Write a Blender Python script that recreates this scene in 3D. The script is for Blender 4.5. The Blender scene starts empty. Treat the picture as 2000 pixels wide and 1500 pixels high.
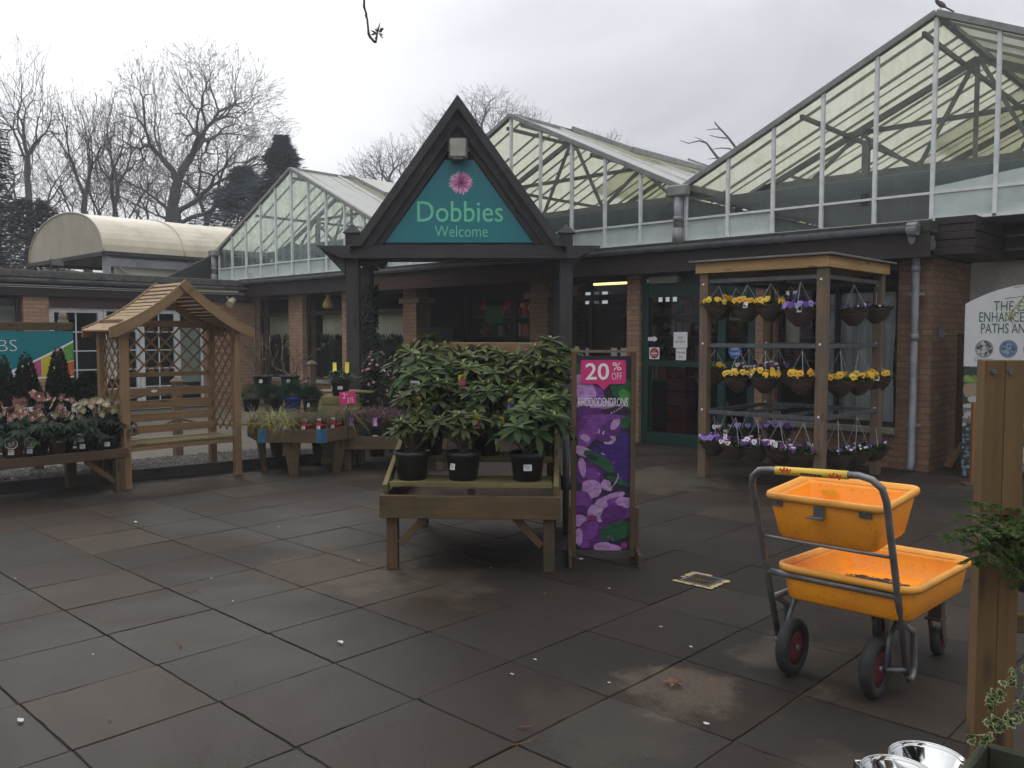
import bpy, math, random
from mathutils import Vector, Matrix, noise as mnoise
rnd = random.Random(7)
C = bpy.context.scene.collection
SC = bpy.context.scene
PI = math.pi
def R(d): return math.radians(d)
def V(*a): return Vector(a)
def srgb(r, g, b, k=1.0):
    f = lambda c: ((c/255+0.055)/1.055)**2.4 if c > 10 else c/255/12.92
    return (f(r)*k, f(g)*k, f(b)*k)

# ------------------------------------------------------------------ camera: world X runs along the shop front, Y towards it
H = 1.58; FPX = 1677.0; PITCH = math.atan(95/FPX); YAW = R(43.3)
FWD = V(-math.sin(YAW)*math.cos(PITCH), math.cos(YAW)*math.cos(PITCH), -math.sin(PITCH))
RGT = V(math.cos(YAW), math.sin(YAW), 0)
UPV = RGT.cross(FWD)
def ray(px, py): return FWD + RGT*((px-1000)/FPX) - UPV*((py-750)/FPX)
def G(px, py, z=0.0):
    d = ray(px, py); return V(0, 0, H) + d*((z-H)/d.z)
def onY(px, py, y):
    d = ray(px, py); return V(0, 0, H) + d*(y/d.y)
def onX(px, py, x):
    d = ray(px, py); return V(0, 0, H) + d*(x/d.x)
def onD(px, py, D): return V(0, 0, H) + ray(px, py)*D

# ------------------------------------------------------------------ materials
def new_mat(name):
    m = bpy.data.materials.new(name); m.use_nodes = True
    nt = m.node_tree; b = nt.nodes['Principled BSDF']
    return m, nt, b
def nd(nt, typ, **kw):
    n = nt.nodes.new(typ)
    for k, v in kw.items(): setattr(n, k, v)
    return n
def c4(c): return (c[0], c[1], c[2], 1)
def mix_rgb(nt, fac, a, b, blend='MIX'):
    n = nd(nt, 'ShaderNodeMix', data_type='RGBA', blend_type=blend)
    for sock, val in ((n.inputs[0], fac), (n.inputs[6], a), (n.inputs[7], b)):
        if hasattr(val, 'is_linked') or hasattr(val, 'links'): nt.links.new(val, sock)
        elif isinstance(val, (int, float)): sock.default_value = val
        else: sock.default_value = c4(val)
    return n.outputs[2]
def math_n(nt, op, a, b=None, clamp=False):
    n = nd(nt, 'ShaderNodeMath', operation=op); n.use_clamp = clamp
    for i, v in enumerate((a, b)):
        if v is None: continue
        if hasattr(v, 'links'): nt.links.new(v, n.inputs[i])
        else: n.inputs[i].default_value = v
    return n.outputs[0]
def ramp(nt, v, lo, hi):
    n = nd(nt, 'ShaderNodeMapRange'); n.inputs[1].default_value = lo; n.inputs[2].default_value = hi
    nt.links.new(v, n.inputs[0]); return n.outputs[0]
def noise(nt, vec, scale, detail=4, rough=.55, dist=0):
    n = nd(nt, 'ShaderNodeTexNoise'); n.inputs['Scale'].default_value = scale
    n.inputs['Detail'].default_value = detail; n.inputs['Roughness'].default_value = rough
    n.inputs['Distortion'].default_value = dist
    if vec is not None: nt.links.new(vec, n.inputs['Vector'])
    return n.outputs['Fac']
def coords(nt, kind='Object', scale=(1, 1, 1)):
    t = nd(nt, 'ShaderNodeTexCoord'); m = nd(nt, 'ShaderNodeMapping')
    m.inputs['Scale'].default_value = scale
    nt.links.new(t.outputs[kind], m.inputs[0]); return m.outputs[0]
def bump(nt, b, h, strength=.3, dist=.01):
    n = nd(nt, 'ShaderNodeBump'); n.inputs['Strength'].default_value = strength; n.inputs['Distance'].default_value = dist
    nt.links.new(h, n.inputs['Height']); nt.links.new(n.outputs[0], b.inputs['Normal'])
def objrand(nt): return nd(nt, 'ShaderNodeObjectInfo').outputs['Random']
def surf(name, c1, c2=None, scale=6, rough=.6, bmp=.15, metal=0, kind='Object', stretch=(1, 1, 1), lo=.35, hi=.65, vary=0.0, spec=.5, dirt=None, dirt_scale=2.5, dirt_lo=.55, dirt_hi=.75):
    m, nt, b = new_mat(name); v = coords(nt, kind, stretch)
    if c2 is None: c2 = tuple(x*.75 for x in c1)
    n = noise(nt, v, scale, 6)
    col = mix_rgb(nt, ramp(nt, n, lo, hi), c1, c2)
    if dirt:
        dn = noise(nt, coords(nt, 'Object'), dirt_scale, 6, .65)
        col = mix_rgb(nt, ramp(nt, dn, dirt_lo, dirt_hi), col, dirt)
    if vary:
        o = objrand(nt); k = math_n(nt, 'ADD', math_n(nt, 'MULTIPLY', o, 2*vary), 1-vary)
        hsv = nd(nt, 'ShaderNodeHueSaturation'); nt.links.new(col, hsv.inputs['Color']); nt.links.new(k, hsv.inputs['Value']); col = hsv.outputs[0]
    nt.links.new(col, b.inputs['Base Color'])
    b.inputs['Roughness'].default_value = rough; b.inputs['Metallic'].default_value = metal
    b.inputs['Specular IOR Level'].default_value = spec
    if bmp: bump(nt, b, n, bmp, .006)
    return m
def wood(name, c1, c2, rough=.7, grain=1.0, dirt=None, knots=True, dlo=.5, dhi=.72):
    m, nt, b = new_mat(name)
    v = coords(nt, 'UV', (1.6, 34*grain, 1)); n = noise(nt, v, 1.0, 6, .6, .6)
    v2 = coords(nt, 'UV', (.8, 2.2, 1)); n2 = noise(nt, v2, 2.0, 3)
    col = mix_rgb(nt, ramp(nt, n, .3, .7), c1, c2)
    col = mix_rgb(nt, math_n(nt, 'MULTIPLY', ramp(nt, n2, .4, .7), .45), col, tuple(x*.6 for x in c2))
    if knots:
        vo = nd(nt, 'ShaderNodeTexVoronoi'); vo.inputs['Scale'].default_value = 1.0
        nt.links.new(coords(nt, 'UV', (2.6, 9, 1)), vo.inputs['Vector'])
        col = mix_rgb(nt, math_n(nt, 'MULTIPLY', ramp(nt, vo.outputs['Distance'], .20, .07), .85), col, tuple(x*.35 for x in c2))
    if dirt:
        dn = noise(nt, coords(nt, 'Object'), 3.0, 6, .7)
        col = mix_rgb(nt, ramp(nt, dn, dlo, dhi), col, dirt)
    nt.links.new(col, b.inputs['Base Color']); b.inputs['Roughness'].default_value = rough
    b.inputs['Specular IOR Level'].default_value = .35
    bump(nt, b, n, .25, .003)
    return m
def plain(name, c, rough=.5, metal=0, spec=.5, emit=None, estr=1):
    m, nt, b = new_mat(name); b.inputs['Base Color'].default_value = c4(c)
    b.inputs['Roughness'].default_value = rough; b.inputs['Metallic'].default_value = metal
    b.inputs['Specular IOR Level'].default_value = spec
    if emit: b.inputs['Emission Color'].default_value = c4(emit); b.inputs['Emission Strength'].default_value = estr
    return m
def leafmat(name, c1, c2, rough=.45, trans=.25, spec=.4, scale=9):
    m, nt, b = new_mat(name)
    at = nd(nt, 'ShaderNodeAttribute'); at.attribute_name = 'lv'
    n = noise(nt, coords(nt, 'Object'), scale, 3)
    f = math_n(nt, 'ADD', math_n(nt, 'MULTIPLY', at.outputs['Fac'], .65), math_n(nt, 'MULTIPLY', ramp(nt, n, .3, .7), .35))
    col = mix_rgb(nt, f, c1, c2); hs_ = nd(nt, 'ShaderNodeHueSaturation'); o_ = objrand(nt)
    nt.links.new(math_n(nt, 'ADD', math_n(nt, 'MULTIPLY', o_, .55), .74), hs_.inputs['Value']); nt.links.new(math_n(nt, 'ADD', math_n(nt, 'MULTIPLY', math_n(nt, 'FRACT', math_n(nt, 'MULTIPLY', o_, 7.3)), .035), .4825), hs_.inputs['Hue'])
    nt.links.new(col, hs_.inputs['Color']); col = hs_.outputs[0]; nt.links.new(col, b.inputs['Base Color'])
    b.inputs['Roughness'].default_value = rough; b.inputs['Specular IOR Level'].default_value = spec
    t = nd(nt, 'ShaderNodeBsdfTranslucent'); nt.links.new(col, t.inputs[0])
    mx = nd(nt, 'ShaderNodeMixShader'); mx.inputs[0].default_value = trans
    out = nt.nodes['Material Output']
    nt.links.new(b.outputs[0], mx.inputs[1]); nt.links.new(t.outputs[0], mx.inputs[2]); nt.links.new(mx.outputs[0], out.inputs[0])
    return m
def schlick(nt, f0):
    lw = nd(nt, 'ShaderNodeLayerWeight'); lw.inputs['Blend'].default_value = .5
    return math_n(nt, 'ADD', math_n(nt, 'MULTIPLY', math_n(nt, 'POWER', lw.outputs['Facing'], 5.0), 1-f0), f0)
def glass(name, tint, refl=.5, haze=0.0, hazecol=(.5, .55, .55), streak=False):
    """flat pane: see-through with a fresnel reflection and a film of dirt"""
    m, nt, b = new_mat(name); nt.nodes.remove(b); out = nt.nodes['Material Output']
    tr = nd(nt, 'ShaderNodeBsdfTransparent'); tr.inputs[0].default_value = c4(tint)
    gl = nd(nt, 'ShaderNodeBsdfGlossy'); gl.inputs['Roughness'].default_value = .03
    gl.inputs['Color'].default_value = (refl, refl, refl, 1)
    mx = nd(nt, 'ShaderNodeMixShader'); nt.links.new(schlick(nt, .04), mx.inputs[0]); nt.links.new(tr.outputs[0], mx.inputs[1]); nt.links.new(gl.outputs[0], mx.inputs[2])
    res = mx.outputs[0]
    if haze:
        df = nd(nt, 'ShaderNodeBsdfDiffuse'); df.inputs[0].default_value = c4(hazecol)
        tl = nd(nt, 'ShaderNodeBsdfTranslucent'); tl.inputs[0].default_value = c4(hazecol)
        m1 = nd(nt, 'ShaderNodeMixShader'); nt.links.new(df.outputs[0], m1.inputs[1]); nt.links.new(tl.outputs[0], m1.inputs[2])
        n = noise(nt, coords(nt, 'Object', (3, 3, .5)), 2.2, 7, .7)
        m2 = nd(nt, 'ShaderNodeMixShader'); nt.links.new(math_n(nt, 'MULTIPLY', ramp(nt, n, .3, .8), haze), m2.inputs[0])
        nt.links.new(res, m2.inputs[1]); nt.links.new(m1.outputs[0], m2.inputs[2]); res = m2.outputs[0]
    nt.links.new(res, out.inputs[0]); return m
def brickmat(name, c1, c2, mortar, k=1.0):
    m, nt, b = new_mat(name); v = coords(nt, 'UV')
    t = nd(nt, 'ShaderNodeTexBrick'); nt.links.new(v, t.inputs['Vector'])
    t.inputs['Color1'].default_value = c4(c1); t.inputs['Color2'].default_value = c4(c2); t.inputs['Mortar'].default_value = c4(mortar)
    t.inputs['Scale'].default_value = 1.0; t.inputs['Brick Width'].default_value = .225; t.inputs['Row Height'].default_value = .075
    t.inputs['Mortar Size'].default_value = .007; t.inputs['Bias'].default_value = -.1
    n = noise(nt, coords(nt, 'Object'), 30, 6, .7); n2 = noise(nt, coords(nt, 'Object'), 1.6, 5, .6)
    col = mix_rgb(nt, math_n(nt, 'MULTIPLY', ramp(nt, n, .4, .75), .5), t.outputs['Color'], tuple(x*.45 for x in c2))
    col = mix_rgb(nt, math_n(nt, 'MULTIPLY', ramp(nt, n2, .5, .75), .4), col, (.05, .04, .035))
    nt.links.new(col, b.inputs['Base Color']); b.inputs['Roughness'].default_value = .85; b.inputs['Specular IOR Level'].default_value = .25
    inv = math_n(nt, 'SUBTRACT', 1.0, t.outputs['Fac'])
    bump(nt, b, math_n(nt, 'ADD', inv, math_n(nt, 'MULTIPLY', n, .5)), .6, .008)
    return m

# ------------------------------------------------------------------ mesh builder
class MB:
    def __init__(s): s.v = []; s.f = []; s.uv = []; s.sm = []; s.mi = []; s.lv = []
    def face(s, idx, uv=None, sm=False, mi=0, lv=.5):
        s.f.append(idx); s.uv.append(uv); s.sm.append(sm); s.mi.append(mi); s.lv.append(lv)
    def poly(s, pts, mi=0, sm=False, lv=.5, uv=None):
        i = len(s.v); s.v += [Vector(p) for p in pts]; s.face(list(range(i, i+len(pts))), uv, sm, mi, lv)
    def box(s, c, d, rot=None, mi=0):
        """box with centre c and full size d; wood grain runs along its longest side"""
        c = Vector(c); hx, hy, hz = d[0]/2, d[1]/2, d[2]/2; i = len(s.v)
        P = [V(x, y, z) for x in (-hx, hx) for y in (-hy, hy) for z in (-hz, hz)]
        L = max(range(3), key=lambda k: d[k]); o = V(rnd.random()*9, rnd.random()*9)
        s.v += [c + (rot @ p if rot else p) for p in P]
        for q, ax in (((0, 1, 3, 2), 0), ((4, 6, 7, 5), 0), ((0, 4, 5, 1), 1), ((2, 3, 7, 6), 1), ((0, 2, 6, 4), 2), ((1, 5, 7, 3), 2)):
            a = [k for k in range(3) if k != ax]
            if L in a: a = [L] + [k for k in a if k != L]
            s.face([i+k for k in q], [(P[k][a[0]]+o.x, P[k][a[1]]+o.y+ax*.37) for k in q], False, mi)
    def wallbox(s, x0, x1, y0, y1, z0, z1, mi=0):
        """axis-aligned box with continuous metre UVs (for brickwork)"""
        i = len(s.v); P = [V(x, y, z) for x in (x0, x1) for y in (y0, y1) for z in (z0, z1)]; s.v += P
        for q, ax in (((0, 1, 3, 2), 0), ((4, 6, 7, 5), 0), ((0, 4, 5, 1), 1), ((2, 3, 7, 6), 1), ((0, 2, 6, 4), 2), ((1, 5, 7, 3), 2)):
            a = {0: (1, 2), 1: (0, 2), 2: (0, 1)}[ax]
            s.face([i+k for k in q], [(P[k][a[0]], P[k][a[1]]) for k in q], False, mi)
    def beam(s, p, q, w, h, up=(0, 0, 1), mi=0):
        p, q = Vector(p), Vector(q); d = q-p; L = d.length; x = d/L
        u = Vector(up); y = u.cross(x)
        if y.length < 1e-4: y = V(0, 1, 0).cross(x)
        y.normalize(); z = x.cross(y)
        s.box((p+q)/2, (L, w, h), Matrix((x, y, z)).transposed(), mi)
    def tube(s, pts, r, n=8, mi=0, cap=True, sm=True, lv=.5):
        pts = [Vector(p) for p in pts]; rs = r if isinstance(r, (list, tuple)) else [r]*len(pts)
        i0 = len(s.v); up = V(0, 0, 1); prev = None
        for k, p in enumerate(pts):
            d = (pts[min(k+1, len(pts)-1)] - pts[max(k-1, 0)])
            if d.length < 1e-9: d = V(0, 0, 1)
            d.normalize()
            if prev is None:
                a = d.cross(up)
                if a.length < 1e-3: a = d.cross(V(1, 0, 0))
            else: a = prev - d*prev.dot(d)
            a.normalize(); prev = a; b = d.cross(a)
            for j in range(n):
                t = 2*PI*j/n; s.v.append(p + (a*math.cos(t)+b*math.sin(t))*rs[k])
        L = 0
        for k in range(len(pts)-1):
            L2 = L + (pts[k+1]-pts[k]).length
            for j in range(n):
                j2 = (j+1) % n
                s.face([i0+k*n+j, i0+k*n+j2, i0+(k+1)*n+j2, i0+(k+1)*n+j], [(L, j/n*.2), (L, (j+1)/n*.2), (L2, (j+1)/n*.2), (L2, j/n*.2)], sm, mi, lv)
            L = L2
        if cap and n > 2:
            s.face([i0+j for j in range(n)][::-1], None, False, mi, lv); s.face([i0+(len(pts)-1)*n+j for j in range(n)], None, False, mi, lv)
    def lathe(s, prof, n=24, c=(0, 0, 0), mi=0, axis='z', wob=0, sm=True):
        """prof: (radius, height) pairs turned round an axis"""
        c = Vector(c); i0 = len(s.v)
        for (r, z) in prof:
            for j in range(n):
                t = 2*PI*j/n; rr = r*(1+wob*(rnd.random()-.5))
                p = V(rr*math.cos(t), rr*math.sin(t), z)
                if axis == 'x': p = V(p.z, p.x, p.y)
                if axis == 'y': p = V(p.x, -p.z, p.y)
                s.v.append(c+p)
        for k in range(len(prof)-1):
            for j in range(n):
                j2 = (j+1) % n
                s.face([i0+k*n+j, i0+k*n+j2, i0+(k+1)*n+j2, i0+(k+1)*n+j], None, sm, mi)
        if prof[0][0] > 1e-6: s.face([i0+j for j in range(n)][::-1], None, False, mi)
        if prof[-1][0] > 1e-6: s.face([i0+(len(prof)-1)*n+j for j in range(n)], None, False, mi)
    def prism(s, pts, th, axis='y', at=0.0, mi=0):
        """2-D outline extruded: axis y -> outline is (x,z) from y=at to at+th; axis x -> (y,z); axis z -> (x,y)"""
        n = len(pts); i = len(s.v)
        mk = {'y': lambda a, b, t: V(a, t, b), 'x': lambda a, b, t: V(t, a, b), 'z': lambda a, b, t: V(a, b, t)}[axis]
        for t in (at, at+th):
            for a, b in pts: s.v.append(mk(a, b, t))
        s.face([i+k for k in range(n)], [tuple(p) for p in pts], False, mi); s.face([i+n+k for k in range(n)][::-1], [tuple(p) for p in pts][::-1], False, mi)
        for k in range(n):
            k2 = (k+1) % n; s.face([i+k, i+n+k, i+n+k2, i+k2], None, False, mi)
    def ball(s, c, r, n=10, m=6, mi=0, squash=1.0):
        s.lathe([(r*math.sin(PI*k/m)+1e-7*(k in (0, m)), -r*squash*math.cos(PI*k/m)) for k in range(m+1)], n, c, mi)
    def add(s, o, mat):
        """copy another builder in, moved by a 4x4 matrix"""
        i = len(s.v); s.v += [mat @ p for p in o.v]
        s.f += [[i+k for k in f] for f in o.f]; s.uv += o.uv; s.sm += o.sm; s.mi += o.mi; s.lv += o.lv
    def mesh(s, name, mats):
        me = bpy.data.meshes.new(name); me.from_pydata([tuple(p) for p in s.v], [], s.f)
        uvl = me.uv_layers.new(name='UVMap'); data = []
        for fi, f in enumerate(s.f):
            u = s.uv[fi]
            if u is None:
                ps = [s.v[k] for k in f]
                nrm = (ps[1]-ps[0]).cross(ps[-1]-ps[0]); ax = max(range(3), key=lambda k: abs(nrm[k]))
                a = {0: (1, 2), 1: (0, 2), 2: (0, 1)}[ax]; u = [(p[a[0]], p[a[1]]) for p in ps]
            for q in u: data += [q[0], q[1]]
        uvl.data.foreach_set('uv', data)
        me.polygons.foreach_set('use_smooth', s.sm)
        at = me.attributes.new('lv', 'FLOAT', 'FACE'); at.data.foreach_set('value', s.lv)
        for m in (mats if isinstance(mats, (list, tuple)) else [mats]): me.materials.append(m)
        me.polygons.foreach_set('material_index', s.mi)
        me.update(); return me

# ------------------------------------------------------------------ scene objects
def thing(name, label, cat, loc=(0, 0, 0), rotz=0.0, group=None):
    o = bpy.data.objects.new(name, None); C.objects.link(o); o.empty_display_size = .1
    o.location = loc; o.rotation_euler = (0, 0, rotz); o['label'] = label; o['category'] = cat; o['kind'] = 'thing'
    if group: o['group'] = group
    return o
def part(name, mb, mats, parent=None, bev=0.0, label=None, loc=None):
    me = mb.mesh(name, mats) if isinstance(mb, MB) else mb
    o = bpy.data.objects.new(name, me); C.objects.link(o)
    if parent: o.parent = parent
    if loc: o.location = loc
    if label: o['label'] = label
    if bev:
        b = o.modifiers.new('Bevel', 'BEVEL'); b.width = bev; b.segments = 1; b.limit_method = 'ANGLE'; b.angle_limit = R(40)
    return o
def solo(name, label, cat, mb, mats, loc=(0, 0, 0), rotz=0.0, group=None, bev=0.0, kind=None):
    o = part(name, mb, mats, None, bev); o.location = loc; o.rotation_euler = (0, 0, rotz)
    if label: o['label'] = label; o['category'] = cat; o['kind'] = 'thing'
    if group: o['group'] = group
    if kind: o['kind'] = kind
    return o
def struct(name, mb, mats, kind='structure'):
    o = part(name, mb, mats); o['kind'] = kind; return o
def copy_tree(root, loc, rotz=0.0, label=None, scale=None):
    r = root.copy(); C.objects.link(r); r.location = loc; r.rotation_euler = (0, 0, rotz)
    if scale: r.scale = (scale,)*3
    if label: r['label'] = label
    for ch in [o for o in bpy.data.objects if o.parent == root]:
        c = ch.copy(); C.objects.link(c); c.parent = r
        for g in [o for o in bpy.data.objects if o.parent == ch]:
            d = g.copy(); C.objects.link(d); d.parent = c
    return r
def text_mb(s, size=1.0, width=None, height=None, thin=0.0, depth=.001, mi=0, align='CENTER', space=1.0):
    """lettering as a builder in the x-z plane facing -y, centred on x, baseline at z=0"""
    cu = bpy.data.curves.new('lettering', 'FONT'); cu.body = s; cu.size = 1.0; cu.offset = thin; cu.extrude = .001
    cu.resolution_u = 3; cu.space_character = space
    ob = bpy.data.objects.new('lettering', cu)
    me = bpy.data.meshes.new_from_object(ob)
    mb = MB(); xs = [v.co.x for v in me.vertices]; ys = [v.co.y for v in me.vertices]
    x0, x1, y0, y1 = min(xs), max(xs), min(ys), max(ys)
    sx = sz = size
    if width: sx = width/(x1-x0)
    if height: sz = height/(y1-y0); sx = sx if width else sz
    if width and not height: sz = sx
    ox = {'CENTER': (x0+x1)/2, 'LEFT': x0, 'RIGHT': x1}[align]
    for v in me.vertices: mb.v.append(V((v.co.x-ox)*sx, -depth*(1.0 if v.co.z > 0 else 0.0), (v.co.y-min(y0, 0))*sz if not height else (v.co.y-y0)*sz))
    for p in me.polygons: mb.face(list(p.vertices), None, False, mi)
    bpy.data.objects.remove(ob); bpy.data.curves.remove(cu); bpy.data.meshes.remove(me)
    return mb
def T(x=0, y=0, z=0, rz=0.0, rx=0.0, ry=0.0, s=1.0):
    return Matrix.Translation((x, y, z)) @ Matrix.Rotation(rz, 4, 'Z') @ Matrix.Rotation(ry, 4, 'Y') @ Matrix.Rotation(rx, 4, 'X') @ Matrix.Scale(s, 4)
def disc(mb, c, r, n=20, mi=0, rx=None, rz=None, y=None):
    """flat disc in the x-z plane"""
    mb.poly([(c[0]+math.cos(2*PI*k/n)*r, c[1], c[2]+math.sin(2*PI*k/n)*(rz or r)) for k in range(n)][::-1], mi)

# ------------------------------------------------------------------ shared materials
M = {}
M['brick'] = brickmat('red_brick', (.50, .30, .185), (.38, .215, .13), (.22, .185, .145))
M['brick_brown'] = brickmat('brown_brick', (.34, .20, .12), (.25, .145, .088), (.16, .135, .105))
M['dark_timber'] = wood('dark_stained_timber', (.060, .055, .054), (.036, .034, .035), .75, 1.0, (.07, .068, .062))
M['fascia'] = wood('brown_black_fascia', (.048, .034, .028), (.03, .022, .019), .6, .8)
M['red_timber'] = wood('red_brown_board', (.085, .036, .02), (.05, .022, .014), .6)
M['new_wood'] = wood('pale_new_softwood', (.60, .39, .17), (.44, .26, .10), .65, .8)
M['arbour_wood'] = wood('tan_treated_softwood', (.31, .195, .095), (.21, .125, .06), .7, .8, (.22, .15, .07), dlo=.55)
M['old_wood'] = wood('weathered_planter_wood', (.145, .092, .042), (.08, .052, .025), .75, .9, (.06, .05, .024))
M['mossy_wood'] = wood('damp_greenish_slats', (.26, .21, .075), (.14, .115, .05), .7, .9, (.085, .085, .035))
M['grey_wood'] = wood('greyed_post_wood', (.24, .165, .105), (.14, .10, .07), .8, .9, (.13, .11, .08))
M['dark_bench'] = wood('dark_damp_bench_wood', (.12, .07, .035), (.065, .04, .022), .75, .9, (.05, .045, .025))
M['galv'] = surf('galvanised_steel', (.25, .245, .235), (.15, .148, .145), 14, .5, .05, .55)
M['galv_dull'] = surf('dull_grey_steel', (.14, .15, .16), (.09, .095, .10), 14, .55, .05, .4)
M['grey_plastic'] = surf('weathered_grey_plastic', (.30, .31, .33), (.22, .23, .245), 5, .45, .04, dirt=(.12, .12, .11))
M['gutter'] = surf('grey_gutter_plastic', (.20, .21, .225), (.14, .15, .165), 5, .45, .05, dirt=(.05, .05, .045))
M['white_paint'] = surf('white_gloss_frame', (.70, .71, .70), (.58, .59, .58), 6, .4, .03)
M['alu'] = surf('white_glazing_bar', (.82, .83, .82), (.66, .68, .67), 8, .45, .03)
M['black'] = plain('black_plastic', (.012, .012, .013), .5)
M['pot_black'] = surf('black_nursery_pot', (.013, .013, .014), (.02, .02, .02), 12, .42, .05)
M['soil'] = surf('brown_compost', (.07, .032, .018), (.025, .014, .01), 40, .95, .8)
M['bark_soil'] = surf('bark_mulch', (.16, .055, .028), (.05, .022, .013), 45, .9, .9)
M['paper'] = plain('white_card', (.84, .84, .84), .6)
M['ink'] = plain('black_ink', (.03, .03, .035), .6)
M['label_grey'] = plain('grey_print', (.28, .28, .3), .6)
M['tag_yellow'] = plain('yellow_tag_card', (.78, .68, .06), .45)
M['tag_pink'] = plain('pink_tag_card', (.72, .16, .2), .45)
M['tag_purple'] = plain('lilac_tag_card', (.42, .25, .62), .45)
M['magenta'] = plain('magenta_board', (.60, .03, .17), .5)
M['white_ink'] = plain('white_ink', (.82, .80, .80), .55)
M['stem'] = surf('green_brown_stem', (.09, .07, .035), (.06, .05, .03), 20, .8, .1)
M['bark'] = surf('grey_bark', (.085, .08, .075), (.05, .048, .045), 8, .9, .3)
M['twig'] = surf('grey_twig', (.125, .115, .115), (.085, .08, .082), 8, .9, .2)
M['teal'] = surf('teal_sign_board', (.007, .205, .235), (.007, .185, .215), 3, .4, .0)
M['green_door'] = surf('dark_green_door_paint', (.004, .046, .032), (.003, .037, .027), 4, .45, .03)
M['pane'] = glass('shop_window_glass', (.80, .84, .82), .7)
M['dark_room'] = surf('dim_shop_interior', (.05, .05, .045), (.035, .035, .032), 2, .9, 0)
# ================================================================== camera, sky, sun
cam = bpy.data.cameras.new('camera'); camo = bpy.data.objects.new('camera', cam); C.objects.link(camo)
cam.sensor_fit = 'HORIZONTAL'; cam.sensor_width = 36.0; cam.lens = FPX/2000*36.0; cam.clip_end = 2000; cam.clip_start = .05
camo.location = (0, 0, H); camo.rotation_euler = (PI/2-PITCH, 0, YAW); SC.camera = camo
SC.view_settings.view_transform = 'Standard'; SC.view_settings.look = 'None'; SC.view_settings.exposure = .22; SC.view_settings.gamma = 1

sun_dir = ray(330, -20).normalized()          # the bright patch of cloud, upper left
w = bpy.data.worlds.new('World'); SC.world = w; w.use_nodes = True
nt = w.node_tree; bg = nt.nodes['Background']
sky = nd(nt, 'ShaderNodeTexSky', sky_type='NISHITA'); sky.sun_disc = False
sky.sun_elevation = math.asin(sun_dir.z); sky.sun_rotation = math.atan2(sun_dir.x, sun_dir.y)
tc = nd(nt, 'ShaderNodeTexCoord'); sep = nd(nt, 'ShaderNodeSeparateXYZ'); nt.links.new(tc.outputs['Generated'], sep.inputs[0])
mp = nd(nt, 'ShaderNodeMapping'); mp.inputs['Scale'].default_value = (1, 1, 2.6); nt.links.new(tc.outputs['Generated'], mp.inputs[0])
n1 = noise(nt, mp.outputs[0], 2.0, 7, .55, .6)
dp = nd(nt, 'ShaderNodeVectorMath', operation='DOT_PRODUCT'); nt.links.new(tc.outputs['Generated'], dp.inputs[0]); dp.inputs[1].default_value = sun_dir
glow = math_n(nt, 'POWER', math_n(nt, 'MAXIMUM', dp.outputs['Value'], 0.0), 22.0)
glow2 = math_n(nt, 'POWER', math_n(nt, 'MAXIMUM', dp.outputs['Value'], 0.0), 5.0)
el = math_n(nt, 'MAXIMUM', sep.outputs['Z'], 0.0)
base = math_n(nt, 'ADD', math_n(nt, 'MULTIPLY', math_n(nt, 'POWER', el, 2.0), 12.5), 4.75)          # overcast: brighter overhead (units before the 0.1 strength)
base = math_n(nt, 'ADD', base, math_n(nt, 'MULTIPLY', math_n(nt, 'SUBTRACT', n1, .5), 6.4))
n2 = noise(nt, mp.outputs[0], 5.5, 6, .6, .4)
base = math_n(nt, 'ADD', base, math_n(nt, 'MULTIPLY', math_n(nt, 'SUBTRACT', n2, .5), 1.6))
base = math_n(nt, 'ADD', base, math_n(nt, 'MULTIPLY', glow, 5.0))
base = math_n(nt, 'ADD', base, math_n(nt, 'MULTIPLY', glow2, 1.2))
cr = nd(nt, 'ShaderNodeVectorMath', operation='SCALE'); cr.inputs[0].default_value = (.955, .975, 1.03); nt.links.new(base, cr.inputs['Scale'])
nt.links.new(mix_rgb(nt, .04, cr.outputs[0], sky.outputs[0]), bg.inputs['Color']); bg.inputs['Strength'].default_value = .105

sl = bpy.data.lights.new('sun', 'SUN'); sl.energy = .55; sl.angle = R(22); sl.color = (1, .955, .89)
so = bpy.data.objects.new('sun', sl); C.objects.link(so); so.rotation_euler = sun_dir.to_track_quat('Z', 'Y').to_euler()

# ================================================================== ground
m, nt, b = new_mat('far_ground'); b.inputs['Roughness'].default_value = .95
nn = noise(nt, coords(nt, 'Object'), .6, 6); nt.links.new(mix_rgb(nt, nn, (.07, .065, .05), (.04, .05, .025)), b.inputs['Base Color'])
g = MB(); S = 900; g.poly([(-S, -S, -.06), (S, -S, -.06), (S, S, -.06), (-S, S, -.06)]); struct('ground', g, m)

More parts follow.
